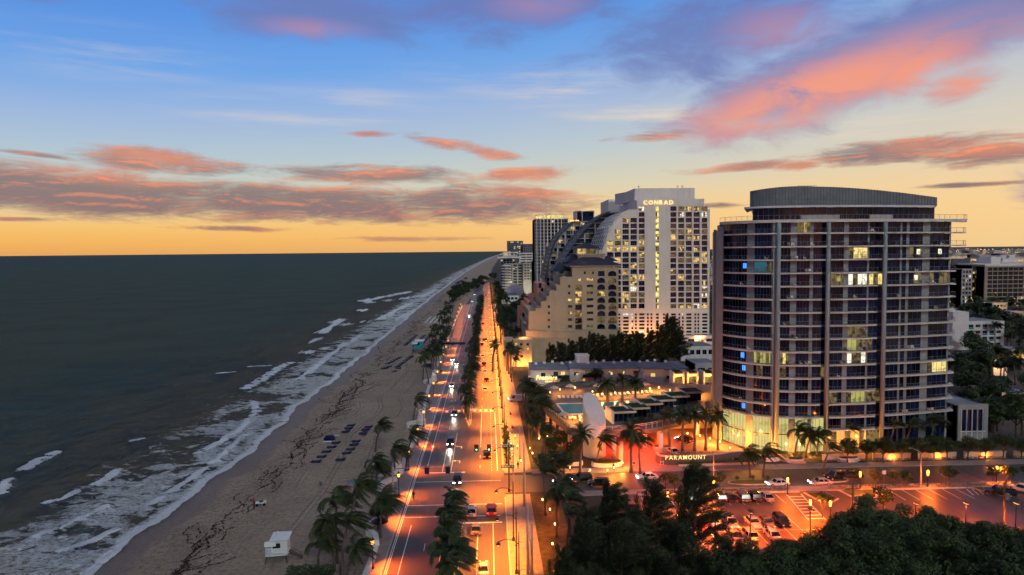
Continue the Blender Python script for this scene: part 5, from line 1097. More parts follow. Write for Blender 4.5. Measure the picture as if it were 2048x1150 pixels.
# ================================================================== vegetation
def palm_crown(seed, wind, nf=22, L=3.6, date=False):
    """fronds as a rib with two rows of drooping leaflets; wind bends them towards +x"""
    rn = random.Random(seed); mb = MB()
    for i in range(nf):
        az = 2 * math.pi * (i * .382 + rn.uniform(-.04, .04)); el = (rn.uniform(-.15, 1.25) if not date else rn.uniform(-.25, 1.35)); ln = L * rn.uniform(.8, 1.12)
        d = Vector((math.cos(az) * math.cos(el), math.sin(az) * math.cos(el), math.sin(el))); p = Vector((0, 0, 0)); pts, ds = [p.copy()], [d.copy()]; ns = 9
        for k in range(ns):
            t = (k + 1) / ns
            d = (d + Vector((wind * .30, wind * .03, -(.12 + .20 * t) * (1 if not date else .8)))).normalized(); p = p + d * (ln / ns); pts.append(p.copy()); ds.append(d.copy())
        mb.tube(pts[::2] + ([pts[-1]] if ns % 2 else []), [.05, .045, .035, .025, .015, .01][:len(pts[::2]) + (1 if ns % 2 else 0)], 3, 0, False)
        nl = 24
        for q in range(nl):
            t = (q + 1) / nl * ns; k = min(int(t), ns - 1); fr = t - k; c = pts[k].lerp(pts[k + 1], fr); dd = ds[k + 1]
            sd = dd.cross(Vector((0, 0, 1)))
            if sd.length < .05: sd = Vector((1, 0, 0))
            sd.normalize(); tt = (q + 1) / nl; w = .95 * math.sin(math.pi * (.12 + .86 * tt)) ** .7 * (L / 3.6) * (1 if not date else .72)
            for s in (-1, 1):
                ld = (sd * s + dd * .75 + Vector((wind * .55, 0, -.55 if not date else -.15))).normalized() * w * rn.uniform(.8, 1.15); b2 = dd * (.15 * L / 3.6)
                mb.poly([c - b2 * .5, c + b2 * .5, c + ld + b2 * .1 - Vector((0, 0, .08 * w)), c + ld * .6 - b2 * .45], 0)
    if not date:
        for i in range(5): a = rn.random() * 6.28; mb.tube([(0, 0, -.1), (.25 * math.cos(a), .25 * math.sin(a), -.5)], [.13, .17], 5, 1)
    else:
        for i in range(14): a = i * .45; mb.poly([(.1 * math.cos(a), .1 * math.sin(a), -.2), (.3 * math.cos(a), .3 * math.sin(a), -.1), (1.1 * math.cos(a + .1), 1.1 * math.sin(a + .1), -1.5)], 1)
    return mb.mesh('crown', [M['palm'], M['palm_dry']])
PC = [palm_crown(s, w, n, l) for s, w, n, l in ((1, 1.0, 27, 4.1), (2, 1.4, 23, 3.7), (3, .85, 29, 4.4), (4, 1.15, 24, 3.9), (5, .65, 26, 4.2), (6, 1.25, 19, 4.0), (7, .9, 21, 3.6), (8, 1.05, 30, 4.5))]
DC = [palm_crown(s, w, n, l, True) for s, w, n, l in ((11, .12, 40, 3.4), (12, .2, 44, 3.6), (13, .05, 40, 3.3))]
prn = random.Random(5); _tr = {}
def palm_trunk(h, dx, kind):
    key = (round(h * 2), round(dx * 2), kind)
    if key not in _tr:
        h2, d2 = key[0] / 2, key[1] / 2; mb = MB(); r0, r1 = (.24, .13) if kind != 'date' else (.34, .26); n = 9
        pts = [(d2 * (i / n) ** 1.6 + .12 * math.sin(i * 1.1) * (i / n), .10 * math.sin(i * .9) * (1 - i / n), h2 * i / n) for i in range(n + 1)]
        pts[-1] = (d2, 0, h2)
        mb.tube(pts, [r0 * 1.35] + [r0 + (r1 - r0) * i / n + (.025 if i % 2 else 0) for i in range(1, n + 1)], 7); _tr[key] = (mb.mesh('trunk', M['trunk'], True), d2, h2)
    return _tr[key]
PALMS = []
def palm(x, y, h, lab, grp, dx=None, kind='coco', z=0.0, sc=1.0):
    dx = prn.uniform(-.8, 1.0) if dx is None else dx; tm, d2, h2 = palm_trunk(h, dx, kind)
    e = empty('date_palm' if kind == 'date' else 'palm_tree', (x, y, z)); tag(e, lab, 'palm tree', grp)
    ob('trunk', tm, e); c = ob('crown', prn.choice(DC if kind == 'date' else PC), e, (d2, 0, h2 + .1), prn.uniform(-.55, .45) if kind != 'date' else prn.random() * 6.28, sc * prn.uniform(.82, 1.16)); PALMS.append(e)
    return e
def palm_px(base, crown, lab, grp, z=0.0, kind='coco', sc=1.0):
    x, y = g(*base, z); t = at(*crown, y); return palm(x, y, max(2.5, t.z - z), lab, grp, dx=max(-5, min(5, t.x - x)), z=z, kind=kind, sc=sc)
for b_, c_, lab in (((669, 1141), (655, 1040), 'windswept coconut palm on the sand, leftmost crown of the tall foreground clump'), ((674, 1127), (668, 1000), 'tall windswept palm at the back of the foreground sand clump'), ((682, 1152), (714, 975), 'tallest windswept palm of the foreground sand clump'),
                    ((684, 1158), (692, 1040), 'windswept palm with the thick trunk, middle of the foreground clump'), ((694, 1160), (712, 1098), 'low windswept palm at the right foot of the foreground clump'), ((636, 1137), (640, 1088), 'small young palm alone on the sand left of the foreground clump'),
                    ((761, 1077), (766, 1003), 'slender palm on the promenade beside the wall hook'), ((757, 1060), (757, 1018), 'shorter palm behind the slender promenade palm'), ((743, 974), (750, 925), 'palm on the sand beside the turquoise mat'), ((752, 972), (756, 935), 'second palm on the sand beside the turquoise mat'),
                    ((751, 903), (761, 852), 'lone bent palm on the sand right of the navy loungers'), ((812, 942), (823, 870), 'tall palm at the crossing gateway with a bushy crown'), ((790, 950), (788, 897), 'palm leaning over the crossing gateway post'), ((826, 847), (834, 800), 'lone palm on the sand beside the stepped gateway post'),
                    ((858, 775), (846, 712), 'curved-trunk palm at the near end of the promenade cluster'), ((846, 760), (852, 703), 'palm with a straight trunk in the promenade cluster')):
    palm_px(b_, c_, lab, 'windswept palms on the beach side')
for px_, py_ in ((866, 757), (872, 744), (862, 738), (878, 728), (868, 722), (884, 712), (858, 712), (874, 704), (889, 700), (866, 696), (880, 690), (892, 684), (870, 684), (886, 676), (877, 670), (893, 664), (884, 656), (897, 650), (889, 642), (901, 636), (893, 630), (905, 624), (899, 617), (908, 612), (903, 606), (913, 602), (908, 597), (918, 593), (912, 589), (921, 586), (916, 582), (926, 578), (922, 575), (931, 572)):
    x, y = g(px_, py_); palm(x, y, prn.uniform(7.5, 11), 'windswept palm in the row along the promenade wall', 'windswept palms on the beach side')
for i, (px_, Y) in enumerate(((908, 121.5), (900, 117), (905, 112.5), (894, 108.5), (896, 104.5), (886, 100), (884, 96), (876, 91))):
    palm(-6.6 + prn.uniform(-.3, .3), Y, prn.uniform(6.6, 7.6), 'windswept palm on the near end of the road median', 'palms on the road median', sc=.9)
y = 203.0
while y < 640:
    palm(-7.0 + prn.uniform(-.6, .6), y, prn.uniform(5.2, 9.2), 'windswept palm in the dense median row', 'palms on the road median', sc=.88); y += 4.6 + y * .004
for Y in np.arange(116, 136, 5.0): palm(prn.uniform(9.5, 13), Y, prn.uniform(7, 9), 'windswept palm on the grass verge by the pavement', 'palms beside the near pavement')
for Y in np.arange(84, 116, 6.5): palm(prn.uniform(10.5, 15), Y, prn.uniform(7, 9.5), 'windswept palm on the grass verge by the pavement', 'palms beside the near pavement')
for Y in np.arange(155, 222, 5.2): palm(prn.uniform(9.8, 13.8), Y, prn.uniform(7, 10), 'windswept palm between the pavement and the pool terrace', 'palms beside the pool terrace')
for Y in np.arange(258, 420, 8): palm(prn.uniform(6.5, 13), Y, prn.uniform(8, 11), 'palm on the town side of the road', 'palms along the town side of the road')
for Y in np.arange(420, 700, 12): palm(prn.uniform(5, 16), Y, prn.uniform(8, 11), 'palm on the town side of the road', 'palms along the town side of the road')
for b_, c_, z, lab in (((1216, 818), (1213, 768), DZ, 'date palm on the pool terrace, left of three'), ((1245, 817), (1246, 760), DZ, 'date palm on the pool terrace, middle of three'), ((1271, 810), (1272, 762), DZ, 'date palm on the pool terrace, right of three'),
                       ((1339, 904), (1336, 834), 0, 'date palm by the driveway, leftmost of the row of five'), ((1365, 903), (1365, 831), 0, 'date palm by the driveway, second of the row of five'), ((1389, 902), (1389, 829), 0, 'date palm by the driveway, middle of the row of five'), ((1411, 901), (1411, 829), 0, 'date palm by the driveway, fourth of the row of five'), ((1436, 900), (1436, 831), 0, 'date palm by the driveway, nearest the curved tower'),
                       ((1262, 945), (1260, 862), 0, 'tall date palm at the red driveway mouth'), ((1065, 815), (1064, 775), 0, 'date palm by the motel street corner'), ((1160, 950), (1165, 868), 0, 'tall date palm left of the white cylinder'),
                       ((985, 745), (990, 690), 0, 'tall date palm at the pavement, left of a pair'), ((1022, 735), (1022, 692), 0, 'tall date palm at the pavement, right of a pair')):
    palm_px(b_, c_, lab, 'date palms round the hotel terrace', z, 'date')
for b_, c_, lab in (((1280, 948), (1277, 880), 'windswept palm at the red driveway mouth'), ((1193, 930), (1206, 878), 'bent palm in front of the white cylinder'), ((1500, 955), (1497, 908), 'palm on the traffic island, left of two'), ((1527, 953), (1530, 905), 'palm on the traffic island, right of two'), ((1646, 948), (1662, 895), 'leaning palm on the second traffic island'),
                    ((1590, 915), (1601, 862), 'palm at the lobby front, left of the group'), ((1612, 915), (1622, 868), 'palm at the lobby front, middle of the group'), ((1634, 912), (1640, 866), 'palm at the lobby front, right of the group'), ((1690, 905), (1700, 855), 'palm in front of the third column of the tower'), ((1780, 905), (1790, 850), 'palm against the tower, left of a loose row'), ((1810, 905), (1822, 848), 'palm against the tower, second of a loose row'), ((1862, 900), (1868, 842), 'palm against the right end of the tower')):
    palm_px(b_, c_, lab, 'palms round the curved tower')
for px_, py_ in ((1985, 760), (2008, 755), (2030, 770), (2040, 740), (1958, 750), (2020, 700), (2036, 690), (2000, 790), (1990, 700)):
    x, y = g(px_, py_); palm(x, y, prn.uniform(8, 13), 'palm among the dark gardens at the far right', 'palms in the gardens at the far right')

def leaf_crown(seed, R_, H_, n, leaf, lobes=9, dome=False):
    rn = random.Random(seed); mb = MB(); cs = []
    for i in range(lobes):
        a = 6.283 * i / lobes + rn.uniform(-.4, .4); rr = R_ * (rn.uniform(.3, .68) if not dome else rn.uniform(.25, .95)) if i else 0; cs.append((Vector((rr * math.cos(a), rr * math.sin(a), H_ * rn.uniform(.3, .8))), R_ * (rn.uniform(.32, .5) if not dome else rn.uniform(.17, .32))))
    cs.append((Vector((0, 0, H_ * .66)), R_ * (.5 if not dome else .36)))
    for i in range(n):
        c, r = rn.choice(cs); d = Vector((rn.gauss(0, 1), rn.gauss(0, 1), rn.gauss(.25, .9))).normalized(); rad = r * (rn.uniform(.72, 1.08) if rn.random() < .8 else rn.uniform(.3, .8))
        bmp = 1 + .22 * mnoise.noise(d * 3.1 + c); p = c + Vector((d.x, d.y, d.z * .82)) * rad * bmp
        if p.z < H_ * .08: continue
        nrm_ = (d + Vector((rn.uniform(-.7, .7), rn.uniform(-.7, .7), rn.uniform(-.2, .9)))).normalized(); u = nrm_.cross(Vector((rn.uniform(-1, 1), rn.uniform(-1, 1), .3))).normalized(); v = nrm_.cross(u); s = leaf * rn.uniform(.6, 1.3)
        mb.poly([p - u * s, p - v * s * .45, p + u * s, p + v * s * .45])
    return mb.mesh('crown', M['leaf'])
def tree_trunk(seed, h, H_, r):
    rn = random.Random(seed); mb = MB(); mb.tube([(0, 0, 0), (.1, .05, h * .5), (0, .1, h), (.15, 0, h + H_ * .4)], [r * 1.3, r, r * .85, r * .4], 7)
    for i in range(6):
        a = i * 1.05 + rn.random() * .5; L_ = H_ * rn.uniform(.45, .75); mb.tube([(0, 0, h * .85), (L_ * .4 * math.cos(a), L_ * .4 * math.sin(a), h + L_ * .35), (L_ * .9 * math.cos(a), L_ * .9 * math.sin(a), h + L_ * .7)], [r * .5, r * .35, r * .12], 5)
    return mb.mesh('trunk', M['bark'])
BIG = [(leaf_crown(s, 5.0, 7.4, 11500, .20, 26, True), tree_trunk(s, 3.2, 7, .34)) for s in (21, 22, 23, 24)]
MED = [(leaf_crown(s, 2.7, 3.9, 1700, .24, 7), tree_trunk(s, 2.2, 3.9, .15)) for s in (31, 32, 33)]
SML = [(leaf_crown(s, 1.3, 2.2, 420, .18, 5), tree_trunk(s, 1.2, 2.2, .06)) for s in (41, 42)]
for me_, _ in BIG: me_.materials.clear(); me_.materials.append(M['leaf2'])
trn = random.Random(9)
def tree(kind, x, y, sc, lab, grp, name='broadleaf_tree', sz=1.0):
    cm, tm = trn.choice(kind); hh = {id(BIG): 3.0, id(MED): 2.0, id(SML): 1.1}[id(kind)]
    e = empty(name, (x, y, 0), trn.random() * 6.28, (sc, sc, sc * sz)); tag(e, lab, 'tree', grp); ob('trunk', tm, e); ob('crown', cm, e, (0, 0, hh)); return e
# dark mass of broad-leaved trees at the lower right: (photo column and row of the crown top)
for i, (px_, py_) in enumerate(((1620, 1075), (1560, 1085), (1690, 1050), (1745, 1040), (1790, 1022), (1850, 1018), (1915, 1022), (1970, 1035), (2030, 1040), (1660, 1100), (1730, 1085), (1800, 1070), (1870, 1062), (1940, 1075), (2010, 1085), (2070, 1075), (1600, 1125), (1680, 1135), (1760, 1120), (1840, 1108), (1910, 1120), (1990, 1130), (2060, 1125), (1520, 1120), (1480, 1140), (1545, 1150), (1640, 1165), (1780, 1165), (1890, 1165), (2000, 1175), (1720, 1190), (1430, 1165))):
    sc = trn.uniform(.72, 1.25); top = 9.9 * .95; x, y = g(px_, py_, top); tree(BIG, x, y, sc, 'dense dark broadleaf tree of the foreground wood', 'trees of the foreground wood')
for i, (px_, py_) in enumerate(((1702, 930), (1735, 926), (1768, 928), (1812, 928), (1838, 924), (1872, 924), (1896, 922), (1925, 918), (1960, 915), (1990, 915), (2020, 910))):
    x, y = g(px_, py_); tree(MED, x, 152.4 + trn.uniform(-.3, 1.2), trn.uniform(.85, 1.1), 'round dark street tree in the row before the curved tower', 'street trees before the curved tower')
for px_, py_, sc in ((1740, 968, 1.0), (1775, 966, .9), (1795, 966, .9), (1805, 966, .9), (1872, 962, 1.1), (1890, 966, 1.2), (1965, 960, 1.1), (1990, 958, 1.2), (2012, 962, 1.0), (2036, 960, 1.1), (1375, 985, .9), (1440, 982, 1.1), (1420, 984, .9), (1350, 985, 1.0), (1330, 982, 1.1)):
    x, y = g(px_, py_); tree(SML, x, 137.2 + trn.uniform(-.5, .4), sc * 1.15, 'thin young tree between side street and parking lot', 'young trees by the parking lot')
for px_, py_, sc in ((1645, 1035, 1.6), (1768, 1030, 1.7), (1360, 1030, 1.6)): x, y = g(px_, py_); tree(SML, x, y, sc, 'small bushy tree in the parking lot', 'bushy trees in the parking lot')
for i in range(64):
    px_, py_ = trn.uniform(1925, 2060), trn.uniform(545, 900); x, y = g(px_, py_)
    if 316 < y < 350 and 215 < x < 250 or y < 172: continue
    tree(MED, x, y, trn.uniform(1.2, 2.2), 'dark garden tree among the houses at the far right', 'garden trees at the far right')
for px_, py_ in ((1010, 640), (1020, 632), (1030, 622), (1005, 622), (1000, 650), (1012, 655), (1040, 640), (1050, 625), (1030, 645), (1045, 612), (1060, 608), (1075, 605), (1085, 612), (1002, 605), (1000, 590), (996, 578), (992, 572), (1005, 600), (1070, 590), (1090, 585), (1050, 600)):
    x, y = g(px_, py_ + 8); tree(MED, x, y, trn.uniform(1.3, 2.3), 'dark tree in the hotel gardens beside the far road', 'garden trees beside the far road')
for i in range(46):
    t = trn.random(); x, y = g(905 + t * 85 + trn.uniform(-8, 8), 600 - t * 44 + trn.uniform(-6, 6)); tree(MED, x, y, trn.uniform(1.4, 2.2), 'dark tree at the far bend of the road by the beach', 'trees at the far bend of the beach road')
for px_, py_ in ((1130, 782), (1250, 765), (1225, 800), (1205, 785), (1190, 772), (1290, 752), (1330, 735), (1380, 715), (1170, 795)):
    x, y = g(px_, py_); tree(MED, x, y, trn.uniform(.8, 1.3), 'dark garden tree beside the motel', 'garden trees beside the motel')
for px_, py_ in ((1120, 905), (1135, 895), (1145, 925), (1110, 935), (1098, 915), (1092, 955), (1128, 950)):
    x, y = g(px_, py_); tree(MED, x, y, trn.uniform(.7, 1.0), 'bushy tree at the pool terrace corner', 'bushy trees at the terrace corner')

def casuarina(seed, H_, R_, n, wind=.5):
    rn = random.Random(seed); mb, tk = MB(), MB(); tk.tube([(0, 0, 0), (.2, 0, H_ * .35), (.5 * wind, .1, H_ * .7), (1.2 * wind, 0, H_ * .97)], [.32, .26, .15, .04], 7)
    nb = 38; per = n // nb
    for i in range(nb):
        z = H_ * (.14 + .80 * (i / nb)); a = i * 2.4 + rn.random(); L_ = R_ * (1.05 - .75 * (i / nb) ** 1.5) * rn.uniform(.7, 1.2); p = Vector((.8 * wind * (z / H_) ** 2, 0, z)); d = Vector((math.cos(a), math.sin(a), .75)).normalized(); pts = [p.copy()]
        for k in range(6): d = (d + Vector((.24 * wind, 0, .07 - .035 * k))).normalized(); p = p + d * L_ / 6; pts.append(p.copy())
        tk.tube(pts[::2], [.07, .045, .025, .01][:len(pts[::2])], 3, 0, False)
        for q in range(per):
            t = rn.uniform(.15, 1.0) * 6; k = min(5, int(t)); c = pts[k].lerp(pts[k + 1], t - k) + Vector((rn.gauss(0, .27), rn.gauss(0, .27), rn.gauss(0, .22))) * (1.3 - t / 12)
            dd = (pts[k + 1] - pts[k]).normalized() * 1.1 + Vector((rn.gauss(.3 * wind, .38), rn.gauss(0, .38), rn.gauss(-.05, .36))); dd.normalize(); ln = rn.uniform(.3, .8); s = dd.cross(Vector((rn.uniform(-1, 1), rn.uniform(-1, 1), rn.uniform(-1, 1)))).normalized() * rn.uniform(.03, .06)
            mb.poly([c - s, c + s, c + dd * ln + s * .3, c + dd * ln - s * .3])
    return mb.mesh('crown', M['needle']), tk.mesh('trunk', M['bark'])
CAS = [casuarina(51, 15, 6.2, 11500, .7), casuarina(52, 13, 6.0, 11000, .5), casuarina(53, 17, 6.6, 12500, .8), casuarina(54, 14, 5.6, 10500, .7)]
def cas(x, y, sc, lab, grp):
    cm, tm = trn.choice(CAS); e = empty('casuarina_tree', (x, y, 0), trn.uniform(-.4, .4), sc); tag(e, lab, 'tree', grp); ob('trunk', tm, e); ob('crown', cm, e); return e
for px_, py_, top in ((1215, 985, 13), (1170, 1010, 12), (1300, 960, 14), (1385, 950, 15), (1260, 1010, 13), (1340, 1020, 13), (1160, 1060, 12), (1240, 1065, 13), (1310, 1075, 13), (1390, 1075, 12), (1120, 1095, 10), (1190, 1120, 11), (1270, 1130, 11), (1350, 1135, 11), (1430, 1120, 10), (1150, 1155, 9), (1235, 1175, 10), (1320, 1180, 10), (1405, 1175, 10), (1480, 1105, 10), (1440, 1070, 11)):
    x, y = g(px_, py_, top); cas(x, y, top / 15.5, 'feathery dark casuarina of the foreground stand', 'casuarinas of the foreground stand')
for px_, py_, h in ((1100, 740, 12), (1120, 738, 14), (1140, 736, 13), (1160, 735, 15), (1180, 735, 14), (1200, 735, 15), (1222, 735, 16), (1238, 733, 14), (1255, 732, 15), (1278, 730, 15), (1298, 728, 16), (1318, 726, 18), (1335, 724, 19), (1350, 722, 16), (1270, 722, 16)):
    x, y = g(px_, py_ + 8); cas(x, y, h / 15.0, 'dark casuarina in the belt behind the white motel', 'casuarinas behind the motel')
# hedges and scrub
def scrub(name, lab, x0, x1, y0, y1, h, n, leaf=.13, ma='hedge', cat='hedge'):
    rn = random.Random(int(x0 * 7 + y0)); mb = MB()
    for i in range(n):
        x, y = rn.uniform(x0, x1), rn.uniform(y0, y1); hh = h * (1 + .35 * mnoise.noise((x / 1.6, y / 1.6, 0))); z = hh * (1 - rn.random() ** 2.2 * .8); a = rn.random() * 6.28; p = Vector((x, y, z)); u = Vector((math.cos(a), math.sin(a), rn.uniform(-.6, .6))) * leaf * rn.uniform(.6, 1.4); v = Vector((-u.y, u.x, rn.uniform(-.1, .1))) * .5
        mb.poly([p - u, p - v, p + u, p + v])
    return tag(mb.build(name, M[ma]), lab, cat)
scrub('hedge', 'low dark hedge along the kerb of the empty parking bays', 70, 126, 135.95, 136.9, .8, 2600)
scrub('hedge', 'low dark hedge above the parked cars', 30, 62, 135.9, 136.6, .6, 1400)
scrub('hedge', 'dark hedge behind the name wall', 40, 62, 158.2, 159.6, 1.6, 1900)
scrub('hedge', 'red-lit hedge beside the tower lobby', 69.5, 82, 156.0, 158.6, 1.2, 1700)
scrub('hedge', 'dark planting under the street trees', 76, 128, 153.3, 154.4, .6, 2400)
scrub('hedge', 'dark planting along the terrace edge below the cabanas', 30, 44, 172, 173, DZ + 1.0, 10) if False else None
for k, (px_, py_) in enumerate(((1262, 850), (1280, 846), (1300, 840), (1320, 834), (1340, 828))):
    x, y = g(px_, py_, DZ); tree(SML, x, y - .6, .8, 'bushy shrub on the terrace edge below the cabanas', 'shrubs on the terrace edge', 'shrub').location.z = DZ - .6
scrub('beach_scrub', 'green sea grape scrub at the bottom edge of the sand', -31, -24, 97.5, 104.0, 2.0, 3600, .2, 'leaf2', 'shrubs')
for cx2, cy2 in ((52.8, 141.6), (56.4, 141.7), (59.5, 141.6)): tree(SML, cx2, cy2, .5, 'small shrub on the palm traffic island', 'shrubs on the traffic island', 'shrub')

# ================================================================== vehicles
def loft(mb, secs, mi=0):      # sections: list of rings with equal point counts
    k = len(mb.v); n = len(secs[0])
    for s in secs: mb.v += [tuple(p) for p in s]
    for i in range(len(secs) - 1):
        for j in range(n): w = (j + 1) % n; mb.f.append((k + i * n + j, k + i * n + w, k + (i + 1) * n + w, k + (i + 1) * n + j)); mb.m.append(mi)
    mb.f.append(tuple(k + j for j in reversed(range(n)))); mb.m.append(mi); mb.f.append(tuple(k + (len(secs) - 1) * n + j for j in range(n))); mb.m.append(mi)
CARS = {}
def car_parts(kind):
    if kind in CARS: return CARS[kind]
    if kind == 'sedan': L_, W_, zb_, belt, roof, cab, rf = 4.6, 1.82, .28, .88, 1.42, (-1.75, .95), (-1.05, .35)
    elif kind == 'suv': L_, W_, zb_, belt, roof, cab, rf = 4.7, 1.92, .34, 1.05, 1.74, (-2.2, 1.0), (-1.9, .45)
    elif kind == 'van': L_, W_, zb_, belt, roof, cab, rf = 5.6, 2.0, .34, 1.3, 2.35, (-2.7, 2.0), (-2.65, 1.3)
    else: L_, W_, zb_, belt, roof, cab, rf = 5.4, 1.95, .42, 1.1, 1.82, (-.9, 1.3), (-.7, .75)
    h = L_ / 2; b = MB(); w = W_ / 2
    def ring(x, ww, z0, z1, ins=.08): return [(x, -ww + ins, z0), (x, -ww, z0 + .18), (x, -ww, z1 - .16), (x, -ww + ins * 1.6, z1), (x, ww - ins * 1.6, z1), (x, ww, z1 - .16), (x, ww, z0 + .18), (x, ww - ins, z0)]
    hood = belt - (.10 if kind != 'van' else .22)
    loft(b, [ring(-h, w * .86, zb_ + .12, belt - .12), ring(-h + .18, w * .96, zb_, belt - .03), ring(-h * .5, w, zb_, belt), ring(0, w, zb_, belt), ring(h * .42, w, zb_, belt - .01), ring(h - .45, w * .97, zb_, hood - .06), ring(h - .1, w * .9, zb_ + .05, hood - .2), ring(h, w * .8, zb_ + .14, hood - .34)])
    body = b
    if kind == 'pickup':
        body.box(-h + .1, cab[0] - .05, -w * .93, -w * .83, belt, belt + .22); body.box(-h + .1, cab[0] - .05, w * .83, w * .93, belt, belt + .22); body.box(-h + .05, -h + .12, -w * .9, w * .9, belt, belt + .22)
    gl = MB()
    def cr(x, ww, z): return [(x, -ww, z), (x, ww, z)]
    a0, a1, r0, r1 = cab[0], cab[1], rf[0], rf[1]; wb, wr = w * .93, w * .74; z0, z1 = belt - .02, roof - .05
    gl.hexa([(a0, -wb, z0), (a1, -wb, z0), (a1, wb, z0), (a0, wb, z0), (r0, -wr, z1), (r1, -wr, z1), (r1, wr, z1), (r0, wr, z1)])
    rfm = MB(); rfm.hexa([(r0 - .06, -wr - .03, z1), (r1 + .06, -wr - .03, z1), (r1 + .06, wr + .03, z1), (r0 - .06, wr + .03, z1), (r0 + .08, -wr + .12, roof), (r1 - .1, -wr + .12, roof), (r1 - .1, wr - .12, roof), (r0 + .08, wr - .12, roof)])
    for s in (-1, 1):
        for (xa_, xb2) in ((a0, r0), (a1, r1), ((a0 + a1) / 2 - .1, (r0 + r1) / 2 - .05)): rfm.tube([(xa_, s * (wb + .015), z0), (xb2, s * (wr + .015), z1)], .05, 4)
        if kind == 'van': rfm.hexa([(a0, s * (wb + .02), z0), (.7, s * (wb + .02), z0), (.7, s * (wb - .02), z0), (a0, s * (wb - .02), z0), (r0, s * (wr + .06), z1), (.5, s * (wr + .06), z1), (.5, s * (wr + .02), z1), (r0, s * (wr + .02), z1)])
        rfm.box(a1 - .35, a1 - .2, s * (w + .08) - .07, s * (w + .08) + .07, belt - .02, belt + .12)
    r_ = .33 if kind != 'suv' else .37
    def wheel():
        t = MB(); t.tube([(0, -.11, 0), (0, -.10, 0), (0, .10, 0), (0, .11, 0)], [r_ * .82, r_, r_, r_ * .82], 14); return t.mesh('wheel', M['tyre'])
    rm = MB(); rm.tube([(0, -.125, 0), (0, .125, 0)], r_ * .6, 8)
    hl = MB(); hl.hexa([(0, -.2, -.07), (.12, -.17, -.07), (.12, .17, -.07), (0, .2, -.07), (-.06, -.2, .08), (.02, -.17, .08), (.02, .17, .08), (-.06, .2, .08)])
    CARS[kind] = dict(body=body, glass=gl.mesh('windows', M['car_glass']), roof=rfm, wheel=wheel(), rim=rm.mesh('rim', M['rim']), lamp=hl, h=h, w=w, r=r_, zl=belt - .26, wx=h * .62)
    CARS[kind]['mesh'] = {}
    return CARS[kind]
PAINT = {}
def paint(col):
    if col not in PAINT: PAINT[col] = mat('car paint ' + col, dict(white=(.6, .6, .6), silver=(.32, .33, .35), black=(.012, .012, .014), grey=(.10, .10, .11), red=(.3, .015, .012), blue=(.03, .06, .14), beige=(.35, .30, .24))[col], .25, .06, 2, spec=.6, coords='o')
    return PAINT[col]
_lm = {}
def lampm(kind, key):
    if (kind, key) not in _lm: _lm[(kind, key)] = CARS[kind]['lamp'].mesh('lamp', M[key])
    return _lm[(kind, key)]
def car(x, y, heading, kind, col, lab, grp, on=None, beam=0, name=None):
    """heading 0 = driving away along +y"""
    c = car_parts(kind)
    if col not in c['mesh']: c['mesh'][col] = (c['body'].mesh('body', paint(col)), c['roof'].mesh('roof', paint(col)))
    e = empty(name or {'sedan': 'car', 'suv': 'sport_utility_car', 'van': 'van', 'pickup': 'pickup_truck'}[kind], (x, y, .01), R(90) + heading); tag(e, lab, {'van': 'van', 'pickup': 'truck'}.get(kind, 'car'), grp)
    ob('body', c['mesh'][col][0], e); ob('windows', c['glass'], e); ob('roof', c['mesh'][col][1], e)
    for sx in (-1, 1):
        for sy in (-1, 1): wh = ob('wheel', c['wheel'], e, (sx * c['wx'], sy * (c['w'] - .1), c['r'])); ob('rim', c['rim'], wh)
    for s in (-1, 1):
        ob('headlight', lampm(kind, {True: 'head_w', None: 'head_off', 'away': 'lamp_w'}[on]), e, (c['h'] - .05, s * c['w'] * .66, c['zl'])); t = ob('taillight', lampm(kind, 'tail_r' if on else 'tail_off'), e, (-c['h'] + .02, s * c['w'] * .7, c['zl'] + .05)); t.rotation_euler = (0, 0, R(180))
    if beam: spot((c['h'] + .2, 0, .75), (c['h'] + 9, 0, -.15), beam * .45, (1, .85, .62), 76, 1.0, .15, e)
    return e
G1 = 'cars driving towards the viewer'
for px_, py_, k, col, lab, bm in ((900, 894, 'suv', 'black', 'dark car with headlights on, nearest oncoming car beyond the crossing', 2200), (908, 834, 'sedan', 'grey', 'car with headlights on at the far crosswalk', 2200), (903, 776, 'sedan', 'white', 'white oncoming car beside the tall median palms', 2200), (905, 722, 'sedan', 'white', 'oncoming car with glaring headlights, left of two', 1800), (913, 730, 'sedan', 'silver', 'oncoming car with glaring headlights, right of two', 2600), (914, 972, 'suv', 'black', 'dark car in the crossing, partly behind the near median palms', 1200),
                                   (938, 632, 'sedan', 'white', 'far oncoming car beside the end of the median row', 2600), (944, 604, 'suv', 'white', 'far oncoming car with glaring headlights', 3500), (949, 590, 'sedan', 'white', 'farthest oncoming car with bright headlights', 3500)):
    x, y = g(px_, py_); car(x, y + 2, R(180), k, col, lab, G1, True, bm)
G2 = 'cars driving away on the town side'
